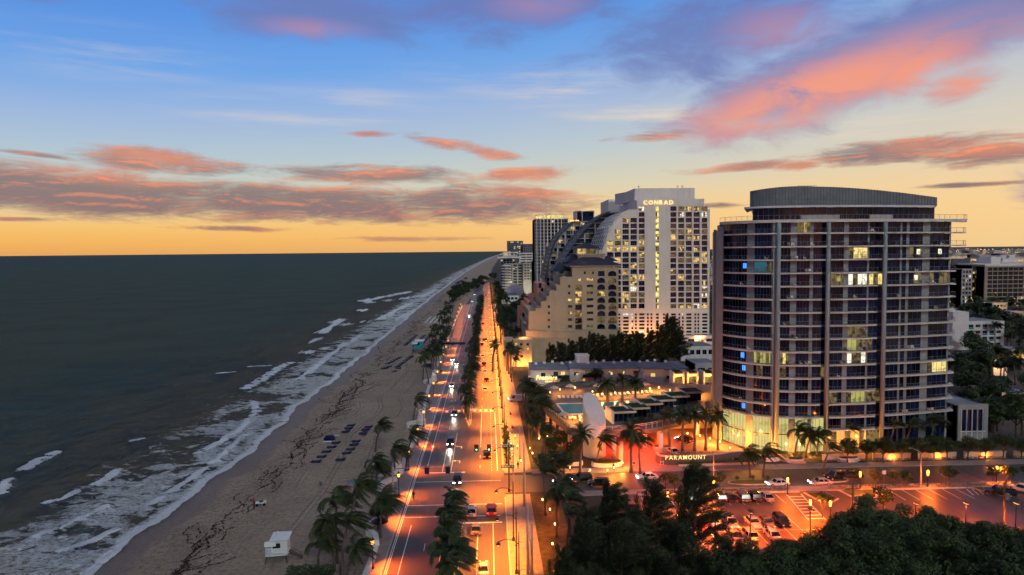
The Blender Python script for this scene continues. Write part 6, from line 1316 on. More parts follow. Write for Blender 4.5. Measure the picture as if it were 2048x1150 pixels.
for i, (px_, py_, k, col, lab) in enumerate(((974, 917, 'suv', 'black', 'dark car with red tail lights beyond the crossing'), (983, 1030, 'suv', 'red', 'red car with glowing tail lights in the crossing'), (943, 1032, 'sedan', 'silver', 'car with tail lights beside the near median palms'), (952, 1068, 'sedan', 'grey', 'small dark car with tail lights, second from the bottom edge'), (966, 1149, 'sedan', 'silver', 'car with tail lights cut by the bottom edge'),
                                            (970, 783, 'sedan', 'white', 'pale car on the town side lane before the first gap'), (973, 764, 'sedan', 'black', 'dark car ahead of the pale car on the town side'), (970, 747, 'sedan', 'white', 'white car, third of the town side queue'), (968, 733, 'suv', 'black', 'dark car, fourth of the town side queue'), (965, 715, 'sedan', 'white', 'white car, fifth of the town side queue'), (964, 692, 'sedan', 'black', 'dark car under the nearer green lights'), (968, 683, 'suv', 'grey', 'grey car under the nearer green lights'),
                                            (966, 650, 'sedan', 'black', 'far car between the two sets of green lights'), (972, 640, 'sedan', 'white', 'far pale car between the two sets of green lights'), (965, 622, 'sedan', 'grey', 'far car before the farther green lights'), (970, 600, 'sedan', 'white', 'very far pale car beyond the green lights'), (972, 592, 'sedan', 'black', 'very far dark car beyond the green lights'))):
    x, y = g(px_, py_); car(x, y + 1, 0, k, col, lab, G2, 'away', 0)
G3 = 'cars in the parking lot'
for px_, py_, k, col, lab in ((1437, 999, 'suv', 'black', 'black car in the upper parking row beside the tree'), (1462, 1003, 'sedan', 'black', 'black car, second in the upper parking row'), (1487, 1002, 'suv', 'grey', 'dark grey car, third in the upper parking row'), (1509, 1001, 'suv', 'black', 'black car left of the empty disabled bay'), (1538, 1003, 'sedan', 'silver', 'silver car alone at the end of the upper parking row'), (1398, 998, 'sedan', 'grey', 'car behind the trees at the left of the upper row'), (1372, 996, 'suv', 'black', 'dark car at the far left of the upper row')):
    x, y = g(px_, py_); car(x, 131.9, 0, k, col, lab, G3)
for px_, py_, k, col, lab in ((1424, 1050, 'suv', 'silver', 'silver high-roofed car in the lower parking row'), (1455, 1046, 'pickup', 'beige', 'pale pickup in the lower parking row'), (1506, 1050, 'sedan', 'silver', 'silver car with a sunroof in the lower parking row'), (1533, 1050, 'sedan', 'grey', 'grey car, second from the end of the lower row'), (1562, 1048, 'suv', 'black', 'black car at the end of the lower parking row'), (1366, 1052, 'suv', 'black', 'dark car behind the casuarinas in the lower row'), (1398, 1052, 'sedan', 'red', 'car half hidden by casuarinas in the lower row')):
    x, y = g(px_, py_); car(x, 119.3, R(180), k, col, lab, G3)
for px_, k, col, lab in ((1470, 'sedan', 'grey', 'grey car in the nearest row, left of three'), (1500, 'suv', 'beige', 'beige car in the nearest row, middle of three'), (1548, 'sedan', 'silver', 'silver car in the nearest row, right of three')):
    x, y = g(px_, 1078); car(x, 114.2, 0, k, col, lab, G3)
G4 = 'vehicles on the side street'
for px_, py_, hd, k, col, lab, on, bm in ((1671, 958, 100, 'suv', 'black', 'black car waiting beside the second traffic island', None, 0), (1702, 956, 85, 'suv', 'black', 'black car behind the one at the traffic island', None, 0), (1555, 971, 92, 'sedan', 'white', 'white car passing below the palm traffic island', True, 900), (1640, 969, 88, 'sedan', 'silver', 'silver car with bright lights on the side street', True, 1400), (1294, 958, 95, 'sedan', 'white', 'car with lights on before the driveway mouth', True, 600), (1163, 962, 100, 'suv', 'black', 'dark car queuing at the street corner', True, 0), (1198, 972, 80, 'suv', 'black', 'dark car beside the casuarinas on the side street', None, 0), (1128, 968, 96, 'sedan', 'grey', 'grey car first in the queue at the street corner', True, 0),
                                         (2000, 990, 60, 'pickup', 'black', 'dark pickup parked by the chain fence', None, 0), (2044, 984, 30, 'suv', 'white', 'pale car cut by the right edge', None, 0), (1368, 884, 40, 'suv', 'black', 'black car on the red driveway under the terrace', True, 0), (1345, 906, 10, 'sedan', 'white', 'white car behind the dark hedge of the name wall', None, 0), (1487, 925, 80, 'sedan', 'black', 'dark car at the end of the name wall', None, 0)):
    x, y = g(px_, py_); car(x, y, R(hd), k, col, lab, G4, on, bm)
x, y = g(1033, 803); car(x, y, R(95), 'van', 'white', 'white van parked by the pavement near the motel', None, True, 0)
x, y = g(1056, 770); car(x, y, R(95), 'van', 'grey', 'dark van parked beyond the white van', None, None, 0)
x, y = g(853, 735); car(x, y, R(80), 'suv', 'blue', 'blue car parked on the sand by the promenade palms', None, None, 0)
for i, (px_, py_) in enumerate(((1768, 949),)):
    x, y = g(px_, py_); e = empty('motorcycle', (x, y, 0), R(100)); tag(e, 'dark motorcycle crossing the side street', 'motorcycle')
    for sx in (-.7, .7): w = ob('wheel', MB().tube([(0, -.06, 0), (0, .06, 0)], .31, 12).mesh('wheel', M['tyre']), e, (sx, 0, .31)); ob('rim', MB().tube([(0, -.07, 0), (0, .07, 0)], .18, 8).mesh('rim', M['rim']), w)
    mb = MB(); mb.tube([(-.7, 0, .35), (-.3, 0, .7), (.35, 0, .8), (.7, 0, .35)], [.08, .16, .18, .06], 6); mb.build('frame', M['black'], e); mb = MB(); mb.tube([(.5, -.35, 1.05), (.5, .35, 1.05)], .03, 5); mb.build('handlebar', M['grey_metal'], e); mb = MB(); mb.box(-.6, .1, -.15, .15, .75, .86); mb.build('seat', M['black'], e)

# ================================================================== street furniture
AMB = (1.0, .16, .012); SOD = (1.0, .25, .016)
mb = MB(); mb.lathe((0, 0, 0), [(.26, 0), (.24, .25), (.13, .45), (.085, .9), (.07, 3.7), (.12, 3.75), (.09, 3.9)], 8); pole_me = mb.mesh('post', M['black'])
mb = MB(); mb.lathe((0, 0, 3.9), [(.12, 0), (.22, .15), (.28, .55), (.16, .75)], 8); lan_me = mb.mesh('lantern', M['amber'])
mb = MB(); mb.lathe((0, 0, 4.62), [(.36, 0), (.3, .12), (.1, .3), (.03, .55)], 8); mb.tube([(-.18, -.2, 3.9), (-.3, -.2, 4.7)], .03, 4); cap_me = mb.mesh('lamp_cap', M['black'])
def promenade_lamp(x, y, lab, e_=900):
    e = empty('promenade_lamp', (x, y, .14)); tag(e, lab, 'street lamp', 'black lantern lamps along the promenade'); ob('post', pole_me, e); ob('lantern', lan_me, e); ob('lamp_cap', cap_me, e)
    spot((.55, 0, 4.2), (3.4, -.2, 0), e_, AMB, 104, 1.0, .12, e)
lampY = [(746, 1139), (774, 1045)]
pos_l = [g(*p) for p in lampY] + [(-18.6, 138), (-18.5, 154.5)] + [(-18.4 - (y - 174) * .012, y) for y in (174.6, 193.2, 214.8, 235.8, 258.3, 280.9, 303, 326, 349, 373, 398, 424, 452, 482, 515, 550, 590)]
for i, (x, y) in enumerate(pos_l):
    promenade_lamp(x, y, ['black lantern lamp post beside the foremost wall', 'black lantern lamp post beside the S-curved wall', 'black lantern lamp post at the crossing, near side', 'black lantern lamp post at the crossing gateway'][i] if i < 4 else 'black lantern lamp post in the long promenade row', (14000 if y < 160 else 11000) if y < 300 else 15000)
mb = MB(); mb.lathe((0, 0, 0), [(.30, 0), (.26, .5), (.14, .7), (.11, 4), (.09, 9.2), (.05, 10.4)], 8)
for z in (1.2, 4.3): mb.lathe((0, 0, z), [(.13, 0), (.2, .1), (.13, .3)], 8)
tall_me = mb.mesh('post', M['black']); mb = MB(); mb.tube([(0, 0, 8.6), (-.8, 0, 9.2), (-2.0, 0, 9.3), (-2.9, 0, 9.0)], [.06, .05, .05, .05], 5); mb.tube([(.0, 0, 4.6), (.5, 0, 5.0), (.9, 0, 4.9)], .04, 5); arm_me = mb.mesh('arm', M['black'])
mb = MB(); mb.lathe((-2.9, 0, 8.55), [(.34, 0), (.3, .15), (.12, .4)], 8); head_me = mb.mesh('lamp_head', M['black']); mb = MB(); mb.lathe((-2.9, 0, 8.45), [(.1, 0), (.24, .04), (.26, .1)], 8); bulb_me = mb.mesh('bulb', M['sodium'])
def road_lamp(y, lab, en=2100):
    e = empty('road_lamp', (4.0, y, .13)); tag(e, lab, 'street lamp', 'tall black lamps on the town side pavement'); ob('post', tall_me, e); ob('arm', arm_me, e); ob('lamp_head', head_me, e); ob('bulb', bulb_me, e)
    spot((-2.9, 0, 8.0), (-3.0, .3, 0), en, SOD, 122, .8, .25, e)
ylist = [94, 103, 115, 139, 158, 176, 196, 214, 232, 250, 268, 287, 307, 328, 350, 373, 398, 424, 452, 483, 516, 552, 590, 632, 680, 735, 800, 880, 980]
for i, y in enumerate(ylist): road_lamp(y, {0: 'tall black road lamp whose foot is cut by the bottom edge', 1: 'tall black road lamp nearest the bottom edge', 2: 'tall black road lamp beside the red car', 3: 'tall black road lamp at the near crossing corner'}.get(i, 'tall black road lamp on the town side'), 38000 if y < 120 else (50000 if y < 230 else (76000 if y < 330 else 95000)))
# traffic signals
def signal_head(parent, x, y, z, face, lamp):
    mb = MB(); mb.box(-.2, .2, -.12, .12, -.55, .55); mb.box(-.45, .45, .05 * -face + .0, .05 * -face + .03, -.8, .8); h_ = mb.build('signal_head', M['black'], parent, False, (x, y, z)); 
    for i, zz in enumerate((.35, 0, -.35)):
        mb = MB(); mb.tube([(0, -.13 * face, zz), (0, -.16 * face, zz)], .14, 10); mb.build('lens', M[lamp] if (lamp and i == 2) else M['tail_off'], h_)
def street_marks(s):                                # lettering too small to read: short white strokes
    for k, w_ in enumerate((.2, .13, .16, .12, .15, .13, .16, .12)): MB().box(0, w_, -.04, -.032, -.09, .09 if k % 3 else .13).build('sign_lettering', M['sign_white'], s, False, (-1.15 + k * .22, 0, 0))
    MB().box(0, .3, -.04, -.032, -.09, .1).build('sign_lettering', M['sign_white'], s, False, (.8, 0, 0))
def mast(px0, Y, lab, x_pole, heads, face, lamp, z=6.6, sign=None):
    e = empty('traffic_signal', (x_pole, Y, 0)); tag(e, lab, 'traffic light', 'traffic signals over the beach road'); far = heads[-1] - x_pole
    mb = MB(); mb.tube([(0, 0, 0), (0, 0, z + .6)], [.2, .15], 8); mb.build('pole', M['pole'], e, True); mb = MB(); mb.tube([(0, 0, z + .2), (far * .5, 0, z + .42), (far * 1.05, 0, z + .5)], [.13, .1, .06], 6); mb.build('mast_arm', M['grey_metal'], e)
    for h_ in heads: signal_head(e, h_ - x_pole, -.2 * face, z - .25, face, lamp)
    if sign: s = MB().box(-1.35, 1.35, -.03, .03, -.25, .25).build('street_sign', M['sign_green'], e, False, (sign[0] - x_pole, -.12, z)); street_marks(s)
mast(0, 151.8, 'traffic signal with two green lights above the near crossing', 5.4, [-.1, -2.9], 1, 'green_s', 6.0, (4.3, ''))
e = empty('street_name_sign', (4.9, 137.2, .13)); tag(e, 'green street name sign on a pole at the near crossing corner', 'sign'); MB().tube([(0, 0, 0), (0, 0, 6.4)], [.1, .07], 7).build('pole', M['pole'], e); s = MB().box(-1.35, 1.35, -.03, .03, -.25, .25).build('street_sign', M['sign_green'], e, False, (-1.2, -.14, 5.9)); street_marks(s)
mast(0, 136.5, 'traffic signal seen from behind, over the oncoming lanes', -19.6, [-12.7, -8.5], -1, None, 6.0)
mast(0, 337, 'middle traffic signal with two green lights', 5.4, [-1.0, -5.2], 1, 'green_s', 6.2)
mast(0, 325, 'traffic signal with a long dark arm over the oncoming lanes', -23.5, [-17, -13], -1, None, 6.2)
mast(0, 556, 'far traffic signal with two green lights', 5.4, [-3.8, -7.0], 1, 'green_s', 6.6)
mb = MB(); mb.box(-12, 0, -.3, .3, 6.0, 7.0); e = mb.build('sign_gantry', M['black'], None, False, (-10.8, 322, 0)); tag(e, 'dark sign beam over the oncoming lanes', 'gantry')
for px_, py_, h, lab in ((1049, 1012, 12.5, 'thick concrete utility pole beside the pavement palms'), (1056, 1150, 11, 'grey utility pole at the bottom edge of the grass verge'), (1064, 1148, 8, 'thin dark pole on the grass verge'), (1017, 935, 6.5, 'pale pole by the pavement planters'), (1040, 920, 9, 'grey pole on the far corner pavement')):
    x, y = g(px_, py_); mb = MB(); mb.tube([(x, y, 0), (x, y, h)], [.24, .16], 8); tag(mb.build('utility_pole', M['pole'], None, True), lab, 'pole')
scrub('pavement_planting', 'dark planting strip between pavement and kerb beyond the crossing', 3.5, 5.2, 155, 184, .7, 1500)
for k, Y in enumerate((157, 162, 167, 172, 177, 182)):
    tree(SML, 4.4, Y, .95, 'small tree in the pavement planting strip', 'small trees in the pavement planting strip'); e = empty('uplight', (5.6, Y + 1.2, .14)); tag(e, 'small golden uplight in the pavement planting strip', 'lamp', 'uplights in the pavement planting strip'); mb = MB(); mb.lathe((0, 0, 0), [(.1, 0), (.16, .1), (.14, .3)], 8); mb.build('housing', M['black'], e); mb = MB(); mb.lathe((0, 0, .31), [(.13, 0), (.1, .06)], 8); mb.build('lens', M['warm_lamp'], e); point((.1, 0, .75), 260, (1, .4, .06), .1, e)
for k, (Y, lab) in enumerate(((190, 'bench on the pavement beside the hatched road edge'), (206, 'bench on the pavement near the far crosswalk'))):
    e = empty('bench', (6.6, Y, .13), R(90)); tag(e, lab, 'bench'); MB().box(-.9, .9, -.25, .25, .4, .46).build('seat', M['wood'], e); MB().box(-.9, .9, .25, .3, .5, .9).build('backrest', M['wood'], e)
    for s in (-.7, .7): MB().box(s - .04, s + .04, -.22, .28, 0, .4).build('leg', M['black'], e)
# overhead cable poles by the lot
for px_, py_, h, lab in ((1704, 1062, 7.5, 'dark power pole with cross arms behind the foreground wood'), (2007, 1058, 7.5, 'dark power pole at the right end of the foreground wood')):
    x, y = g(px_, py_); e = empty('power_pole', (x, y, 0)); tag(e, lab, 'pole'); mb = MB(); mb.tube([(0, 0, 0), (0, 0, h + 1)], [.2, .14], 7); mb.build('pole', M['wood'], e); mb = MB(); mb.box(-1.3, 1.3, -.08, .08, h, h + .15); mb.build('cross_arm', M['wood'], e)
    for s in (-1.1, -.4, .4, 1.1): mb = MB(); mb.lathe((s, 0, h + .15), [(.06, 0), (.09, .1), (.05, .3)], 6); mb.build('insulator', M['grey_metal'], e)
    mb = MB(); mb.lathe((.5, -.1, h - 2.2), [(.3, 0), (.34, .1), (.34, 1.0), (.2, 1.15)], 8); mb.build('transformer', M['grey_metal'], e)
# parking lamps (glowing columns) and tall street light
for i, (px_, py_, en) in enumerate(((1401, 993, 900), (1427, 992, 500), (1575, 990, 1000), (1720, 978, 800), (1855, 975, 900), (1993, 966, 1000), (1620, 1038, 1500), (1660, 1040, 500), (1335, 1020, 900))):
    x, y = g(px_, py_); e = empty('glowing_bollard', (x, y, 0)); tag(e, ['glowing orange lamp column beside the upper row of cars', 'second glowing lamp column beside the upper row of cars', 'glowing lamp column at the planted island', 'glowing lamp column left of the young trees', 'glowing lamp column right of the young trees', 'glowing lamp column by the chain fence', 'flame-coloured lamp at the edge of the foreground wood', 'slim lamp post before the foreground wood', 'lamp column among the casuarinas'][i], 'lamp', 'orange lamp columns round the parking lot')
    mb = MB(); mb.lathe((0, 0, 0), [(.14, 0), (.12, .3), (.1, 2.6)], 8); mb.build('post', M['black'], e); mb = MB(); mb.lathe((0, 0, 2.6), [(.16, 0), (.2, .2), (.2, .9), (.12, 1.1)], 8); mb.build('lantern', M['amber'], e); mb = MB(); mb.lathe((0, 0, 3.7), [(.34, 0), (.3, .08), (.05, .3)], 8); mb.build('lamp_cap', M['black'], e); point((0, -.45, 3.3), en * 4.5, AMB, .2, e)
x, y = g(1841, 974); e = empty('street_light', (x, y, 0)); tag(e, 'tall grey street light with a single arm over the side street', 'street lamp'); mb = MB(); mb.tube([(0, 0, 0), (0, 0, 7.2)], [.14, .09], 8); mb.build('pole', M['pole'], e); mb = MB(); mb.tube([(0, 0, 7.1), (-.6, .3, 7.7), (-1.5, .8, 8.0)], .06, 6); mb.build('arm', M['grey_metal'], e); mb = MB(); mb.box(-2.1, -1.5, .7, .95, 7.95, 8.1); mb.build('lamp_head', M['grey_metal'], e)
x, y = g(1427, 990); e = empty('street_light', (x, y, 0)); tag(e, 'slim grey street light rising in front of the name wall', 'street lamp'); mb = MB(); mb.tube([(0, 0, 0), (0, 0, 8)], [.12, .07], 8); mb.build('pole', M['pole'], e); mb = MB(); mb.tube([(0, 0, 7.9), (0, .8, 8.3), (0, 1.8, 8.4)], .05, 5); mb.build('arm', M['grey_metal'], e)
for i, (px_, py_, en) in enumerate(((1735, 1092, 1500), (1830, 1085, 1500), (1930, 1085, 1600), (2030, 1085, 900), (1500, 1105, 1200), (1430, 1105, 900), (1620, 1100, 1100))):  # posts invented to carry the lot's orange light, set behind the wood
    x, y = g(px_, py_); e = empty('added_parking_light', (x, y, 0)); tag(e, 'invented sodium light on a dark post for the parking lot', 'street lamp', 'invented sodium lights for the parking lot'); mb = MB(); mb.tube([(0, 0, 0), (0, 0, 6.8)], [.12, .08], 7); mb.build('post', M['black'], e); mb = MB(); mb.box(-.25, .25, -.5, .5, 6.8, 6.98); mb.build('lamp_head', M['black'], e); mb = MB(); mb.box(-.18, .18, -.4, .4, 6.74, 6.79); mb.build('bulb', M['sodium'], e); spot((0, 0, 6.4), (0, 6.5, 0), en * 62, (1, .11, .009), 84, .35, .2, e)
# chain fence right
for i in range(9):
    a = Vector((98.5 + i * .4, 135 - i * 1.9, 0))
    if i < 8: c = Vector((98.5 + (i + 1) * .4, 135 - (i + 1) * 1.9, 0))
    if i == 0: fe = empty('chain_fence'); tag(fe, 'dark chain fence at the right end of the parking lot', 'fence')
    mb = MB(); mb.tube([a, a + Vector((0, 0, 1.6))], .05, 5); mb.build('post', M['black'], fe)
    if i < 8:
        mb = MB(); mb.tube([a + Vector((0, 0, 1.55)), c + Vector((0, 0, 1.55))], .03, 4); mb.tube([a + Vector((0, 0, .1)), c + Vector((0, 0, .1))], .02, 4)
        for k in range(12): t = k / 12; p = a.lerp(c, t); mb.tube([p + Vector((0, 0, .1)), p + Vector((0, 0, 1.5))], .008, 3, 0, False)
        mb.build('mesh_panel', M['black'], fe)
# round no-entry signs at the driveway, parking signs
for px_, py_, lab, rd in ((1268, 945, 'white and red no-entry sign left of the driveway mouth', True), (1324, 945, 'white and red no-entry sign right of the driveway mouth', True), (1768, 965, 'small white sign on a pole among the young trees', False), (2012, 955, 'white street sign by the fence', False), (948, 0, '', None)):
    if rd is None: continue
    x, y = g(px_, py_); e = empty('road_sign', (x, y, 0)); tag(e, lab, 'sign'); mb = MB(); mb.tube([(0, 0, 0), (0, 0, 2.6)], .04, 5); mb.build('post', M['grey_metal'], e); mb = MB(); mb.box(-.4, .4, -.05, -.01, 1.8, 2.6); f = mb.build('sign_face', M['sign_white'], e)
    if rd: mb = MB(); mb.tube([(0, -.07, 2.2), (0, -.05, 2.2)], .34, 14); mb.build('disc', M['tail_off'], f); mb = MB(); mb.box(-.22, .22, -.09, -.071, 2.15, 2.26); mb.build('bar', M['sign_white'], f)
# lights of the terrace, driveway and gardens (small lamps the photograph shows glowing)
RED = (1.0, .07, .02); GOLD = (1.0, .34, .04)
def garden_lamp(x, y, z, en, col, lab, grp, key='warm_lamp', h=.9):
    e = empty('garden_lamp', (x, y, z)); tag(e, lab, 'lamp', grp); mb = MB(); mb.tube([(0, 0, 0), (0, 0, h)], .05, 5); mb.build('post', M['black'], e); mb = MB(); mb.lathe((0, 0, h), [(.08, 0), (.15, .1), (.15, .3), (.06, .4)], 6); mb.build('lantern', M[key], e); point((0, 0, h + .65), en, col, .15, e)
for px_, py_, en in ((1100, 792, 180), (1120, 786, 200), (1150, 782, 160), (1185, 790, 200), (1205, 795, 200), (1230, 793, 200), (1255, 792, 180), (1285, 790, 140), (1170, 840, 300), (1160, 848, 260), (1145, 842, 200), (1222, 838, 260), (1220, 825, 200), (1318, 782, 400), (1340, 787, 400), (1372, 788, 400), (1405, 790, 420), (1425, 800, 400), (1300, 784, 300)):
    x, y = g(px_, py_, DZ); garden_lamp(x, y, DZ, en * 5.0, GOLD, 'small glowing lamp on the pool terrace', 'lamps on the pool terrace')
for px_, py_, en, col in ((1245, 905, 700, RED), (1275, 915, 900, RED), (1300, 900, 700, RED), (1330, 885, 500, (1, .2, .03)), (1300, 930, 600, RED), (1150, 890, 350, RED), (1120, 905, 300, RED)):
    x, y = g(px_, py_); e = empty('ceiling_lamp', (x, y, DZ - 1.12)); tag(e, 'red lamp under the pool terrace above the driveway', 'lamp', 'lamps under the pool terrace'); mb = MB(); mb.lathe((0, 0, -.3), [(.1, 0), (.3, .05), (.3, .28)], 8); mb.build('lamp_shade', M['black'], e); mb = MB(); mb.lathe((0, 0, -.36), [(.05, 0), (.22, .03), (.22, .06)], 8); mb.build('bulb', M['red_s'], e); point((0, 0, -.75), en * 4.0, col, .3, e)
for px_, py_, en, col in ((1400, 880, 420, GOLD), (1420, 885, 500, GOLD), (1440, 892, 500, GOLD), (1375, 875, 400, GOLD), (1228, 945, 300, GOLD), (1245, 935, 350, GOLD), (1215, 950, 260, GOLD), (1180, 950, 200, GOLD), (1140, 945, 160, SOD), (1035, 900, 140, GOLD), (1030, 880, 140, GOLD), (1042, 930, 160, GOLD), (1065, 915, 260, GOLD), (1060, 905, 200, GOLD), (1078, 885, 200, GOLD), (1095, 880, 220, GOLD), (1090, 862, 220, SOD), (1066, 760, 220, GOLD), (1050, 765, 220, GOLD), (1085, 745, 220, SOD), (1078, 800, 200, RED), (1460, 905, 250, SOD), (1085, 1010, 100, SOD), (1100, 1030, 160, AMB), (1110, 1060, 160, AMB), (1105, 1100, 120, AMB)):
    x, y = g(px_, py_); garden_lamp(x, y, 0, en * 3.5, col, 'small glowing lamp in planting round the hotel terrace', 'garden lamps round the hotel terrace')
sun_me = MB().box(-.35, .35, -.95, .95, .25, .35).box(-.35, .35, .3, .95, .35, .62).mesh('pool_lounger', M['sign_white'])
for i, (px_, py_) in enumerate([(1120 + 9 * k, 799.5) for k in range(7)] + [(1180 + 9 * k, 797 - k * .6) for k in range(15)] + [(1130, 836), (1140, 838), (1150, 838), (1160, 836)]):
    x, y = g(px_, py_, DZ); e = ob('pool_lounger', sun_me, None, (x, y + 2.2 if py_ < 810 else y, DZ), R(prn.uniform(-10, 10))); tag(e, 'white sun lounger on the pool terrace', 'lounger', 'loungers on the pool terrace')
for i, (px_, py_) in enumerate(((1108, 790), (1140, 787), (1128, 846), (1290, 783), (1195, 786))):
    x, y = g(px_, py_, DZ); e = empty('terrace_parasol', (x, y, DZ)); tag(e, 'pale parasol on the pool terrace', 'parasol', 'parasols on the pool terrace'); MB().tube([(0, 0, 0), (0, 0, 2.7)], .04, 5).build('pole', M['grey_metal'], e); mb = MB(); mb.lathe((0, 0, 2.2), [(1.6, 0), (1.1, .35), (.5, .6), (.05, .75)], 8); mb.build('canopy', M['beige2'], e)
def deck_scrub(pts, h, n, w, lab):
    rn = random.Random(len(lab)); mb = MB()
    for i in range(n):
        t = rn.random() * (len(pts) - 1); k = min(int(t), len(pts) - 2); a, c = Vector(g(*pts[k], DZ)), Vector(g(*pts[k + 1], DZ)); q = a.lerp(c, t - k); p = Vector((q.x + rn.gauss(0, w), q.y + rn.gauss(0, w), DZ + h * rn.random() ** .6)); an = rn.random() * 6.28; u = Vector((math.cos(an), math.sin(an), rn.uniform(-.6, .6))) * .2 * rn.uniform(.6, 1.4); v = Vector((-u.y, u.x, .05)) * .5; mb.poly([p - u, p - v, p + u, p + v])
    tag(mb.build('terrace_planting', M['hedge']), lab, 'planting')
deck_scrub([(1092, 800), (1096, 815), (1112, 830), (1124, 838)], 1.3, 1600, .5, 'dark planting behind the curved balustrade of the terrace')
deck_scrub([(1105, 776), (1160, 773), (1230, 772), (1290, 771)], 1.8, 2600, .7, 'dark hedge between the pool terrace and the motel')
deck_scrub([(1180, 788), (1230, 784), (1270, 783)], 1.5, 1200, .9, 'dark shrubs in the middle of the pool terrace')
deck_scrub([(1262, 853), (1300, 846), (1345, 836), (1380, 828)], 1.2, 1700, .4, 'dark planting along the front edge below the cabanas')
e = empty('entrance_canopy', (0, 0, 0)); tag(e, 'glass entrance canopy with golden lamps left of the tower lobby', 'canopy'); c0, c1 = at(1405, 850, 172), at(1500, 868, 164); mb = MB(); mb.hexa([(56, 164, 5.2), (66, 160, 4.6), (68, 166, 4.6), (57, 176, 5.2), (56, 164, 5.4), (66, 160, 4.8), (68, 166, 4.8), (57, 176, 5.4)]); mb.build('roof', M['rail_glass'], e); mb = MB()
for t in np.linspace(0, 1, 9): mb.bar((56 + 10 * t, 164 - 4 * t, 5.5 - .6 * t), (57 + 11 * t, 176 - 10 * t, 5.5 - .6 * t), .12, .15)
mb.build('beams', M['grey_metal'], e)
for t in (.25, .6, .9): point((56.5 + 10 * t, 168 - 6 * t, 4.2), 1800, GOLD, .2, e)
x, y = g(1080, 797); e = empty('traffic_signal', (x, y, 0)); tag(e, 'red traffic light glowing at the motel corner', 'traffic light'); mb = MB(); mb.tube([(0, 0, 0), (0, 0, 4)], .08, 6); mb.build('pole', M['black'], e); mb = MB(); mb.box(-.2, .2, -.1, .1, 3.2, 4.3); mb.build('signal_head', M['black'], e); mb = MB(); mb.tube([(0, -.12, 4.0), (0, -.2, 4.0)], .17, 10); mb.build('lens', M['red_s'], e); point((0, -.6, 4), 700, RED, .1, e)

# ================================================================== beach furniture and people
lounge = empty('beach_lounger'); mb = MB(); mb.box(-.95, .95, -.62, .62, .32, .42)
mb.build('bed', M['navy'], lounge); mb = MB(); mb.hexa([(.25, -.62, .43), (.95, -.62, .43), (.95, .62, .43), (.25, .62, .43), (.25, -.62, .46), (.95, -.62, .66), (.95, .62, .66), (.25, .62, .46)]); mb.build('backrest', M['navy'], lounge)
for sx in (-.85, .85):
    for sy in (-.55, .55): MB().box(-.04, .04, -.04, .04, 0, .32).build('leg', M['lg_white'], lounge, False, (sx, sy, 0))
near = [(632, 926), (643, 916), (653, 906), (663, 897), (672, 888), (691, 866), (697, 859), (702, 853), (737, 856), (731, 862), (726, 869), (712, 885), (708, 892), (701, 901), (693, 909), (681, 922)]
first = True
def put_lounger(x, y, lab):
    global first
    e = lounge if first else copy_tree(lounge); first = False; e.location = (x, y, 0); e.scale = (1.2, 1.25, 1); e.rotation_euler = (0, 0, R(prn.uniform(-3, 3))); tag(e, lab, 'lounger', 'navy beach loungers set out in rows')
for i, (px_, py_) in enumerate(near): put_lounger(*g(px_, py_), 'navy lounger in the ' + ('sea-side near row, %s from the near end' % ['first', 'second', 'third', 'fourth', 'fifth', 'sixth', 'seventh', 'last'][i] if i < 8 else 'road-side near row, %s from the near end' % ['last', 'seventh', 'sixth', 'fifth', 'fourth', 'third', 'second', 'first'][i - 8]))
for (p0, p1, n) in (((795, 735), (822, 714), 8), ((788, 744), (797, 738), 2), ((767, 739), (778, 735), 3), ((775, 729), (800, 716), 6), ((815, 720), (822, 716), 2)):
    for i in range(n): t = i / max(1, n - 1); put_lounger(*g(p0[0] + (p1[0] - p0[0]) * t, p0[1] + (p1[1] - p0[1]) * t), 'navy lounger in the middle group beyond the sand tracks')
for (p0, p1, n) in (((810, 692), (832, 672), 12), ((828, 693), (848, 672), 13), ((845, 688), (858, 674), 8)):
    for i in range(n): t = i / (n - 1); put_lounger(*g(p0[0] + (p1[0] - p0[0]) * t, p0[1] + (p1[1] - p0[1]) * t), 'navy lounger in the far rows by the turquoise hut')
for i in range(24): x, y = g(868 - (i % 3) * 9 + (i // 3) * 1.5, 647 - (i // 3) * 1.7); e = MB().box(-.9, .9, -.6, .6, .25, .4).box(.3, .9, -.6, .6, .4, .8).build('white_lounger', M['lg_white'], None, False, (x, y, 0)); tag(e, 'white lounger in the far block on the beach', 'lounger', 'white loungers on the far beach')
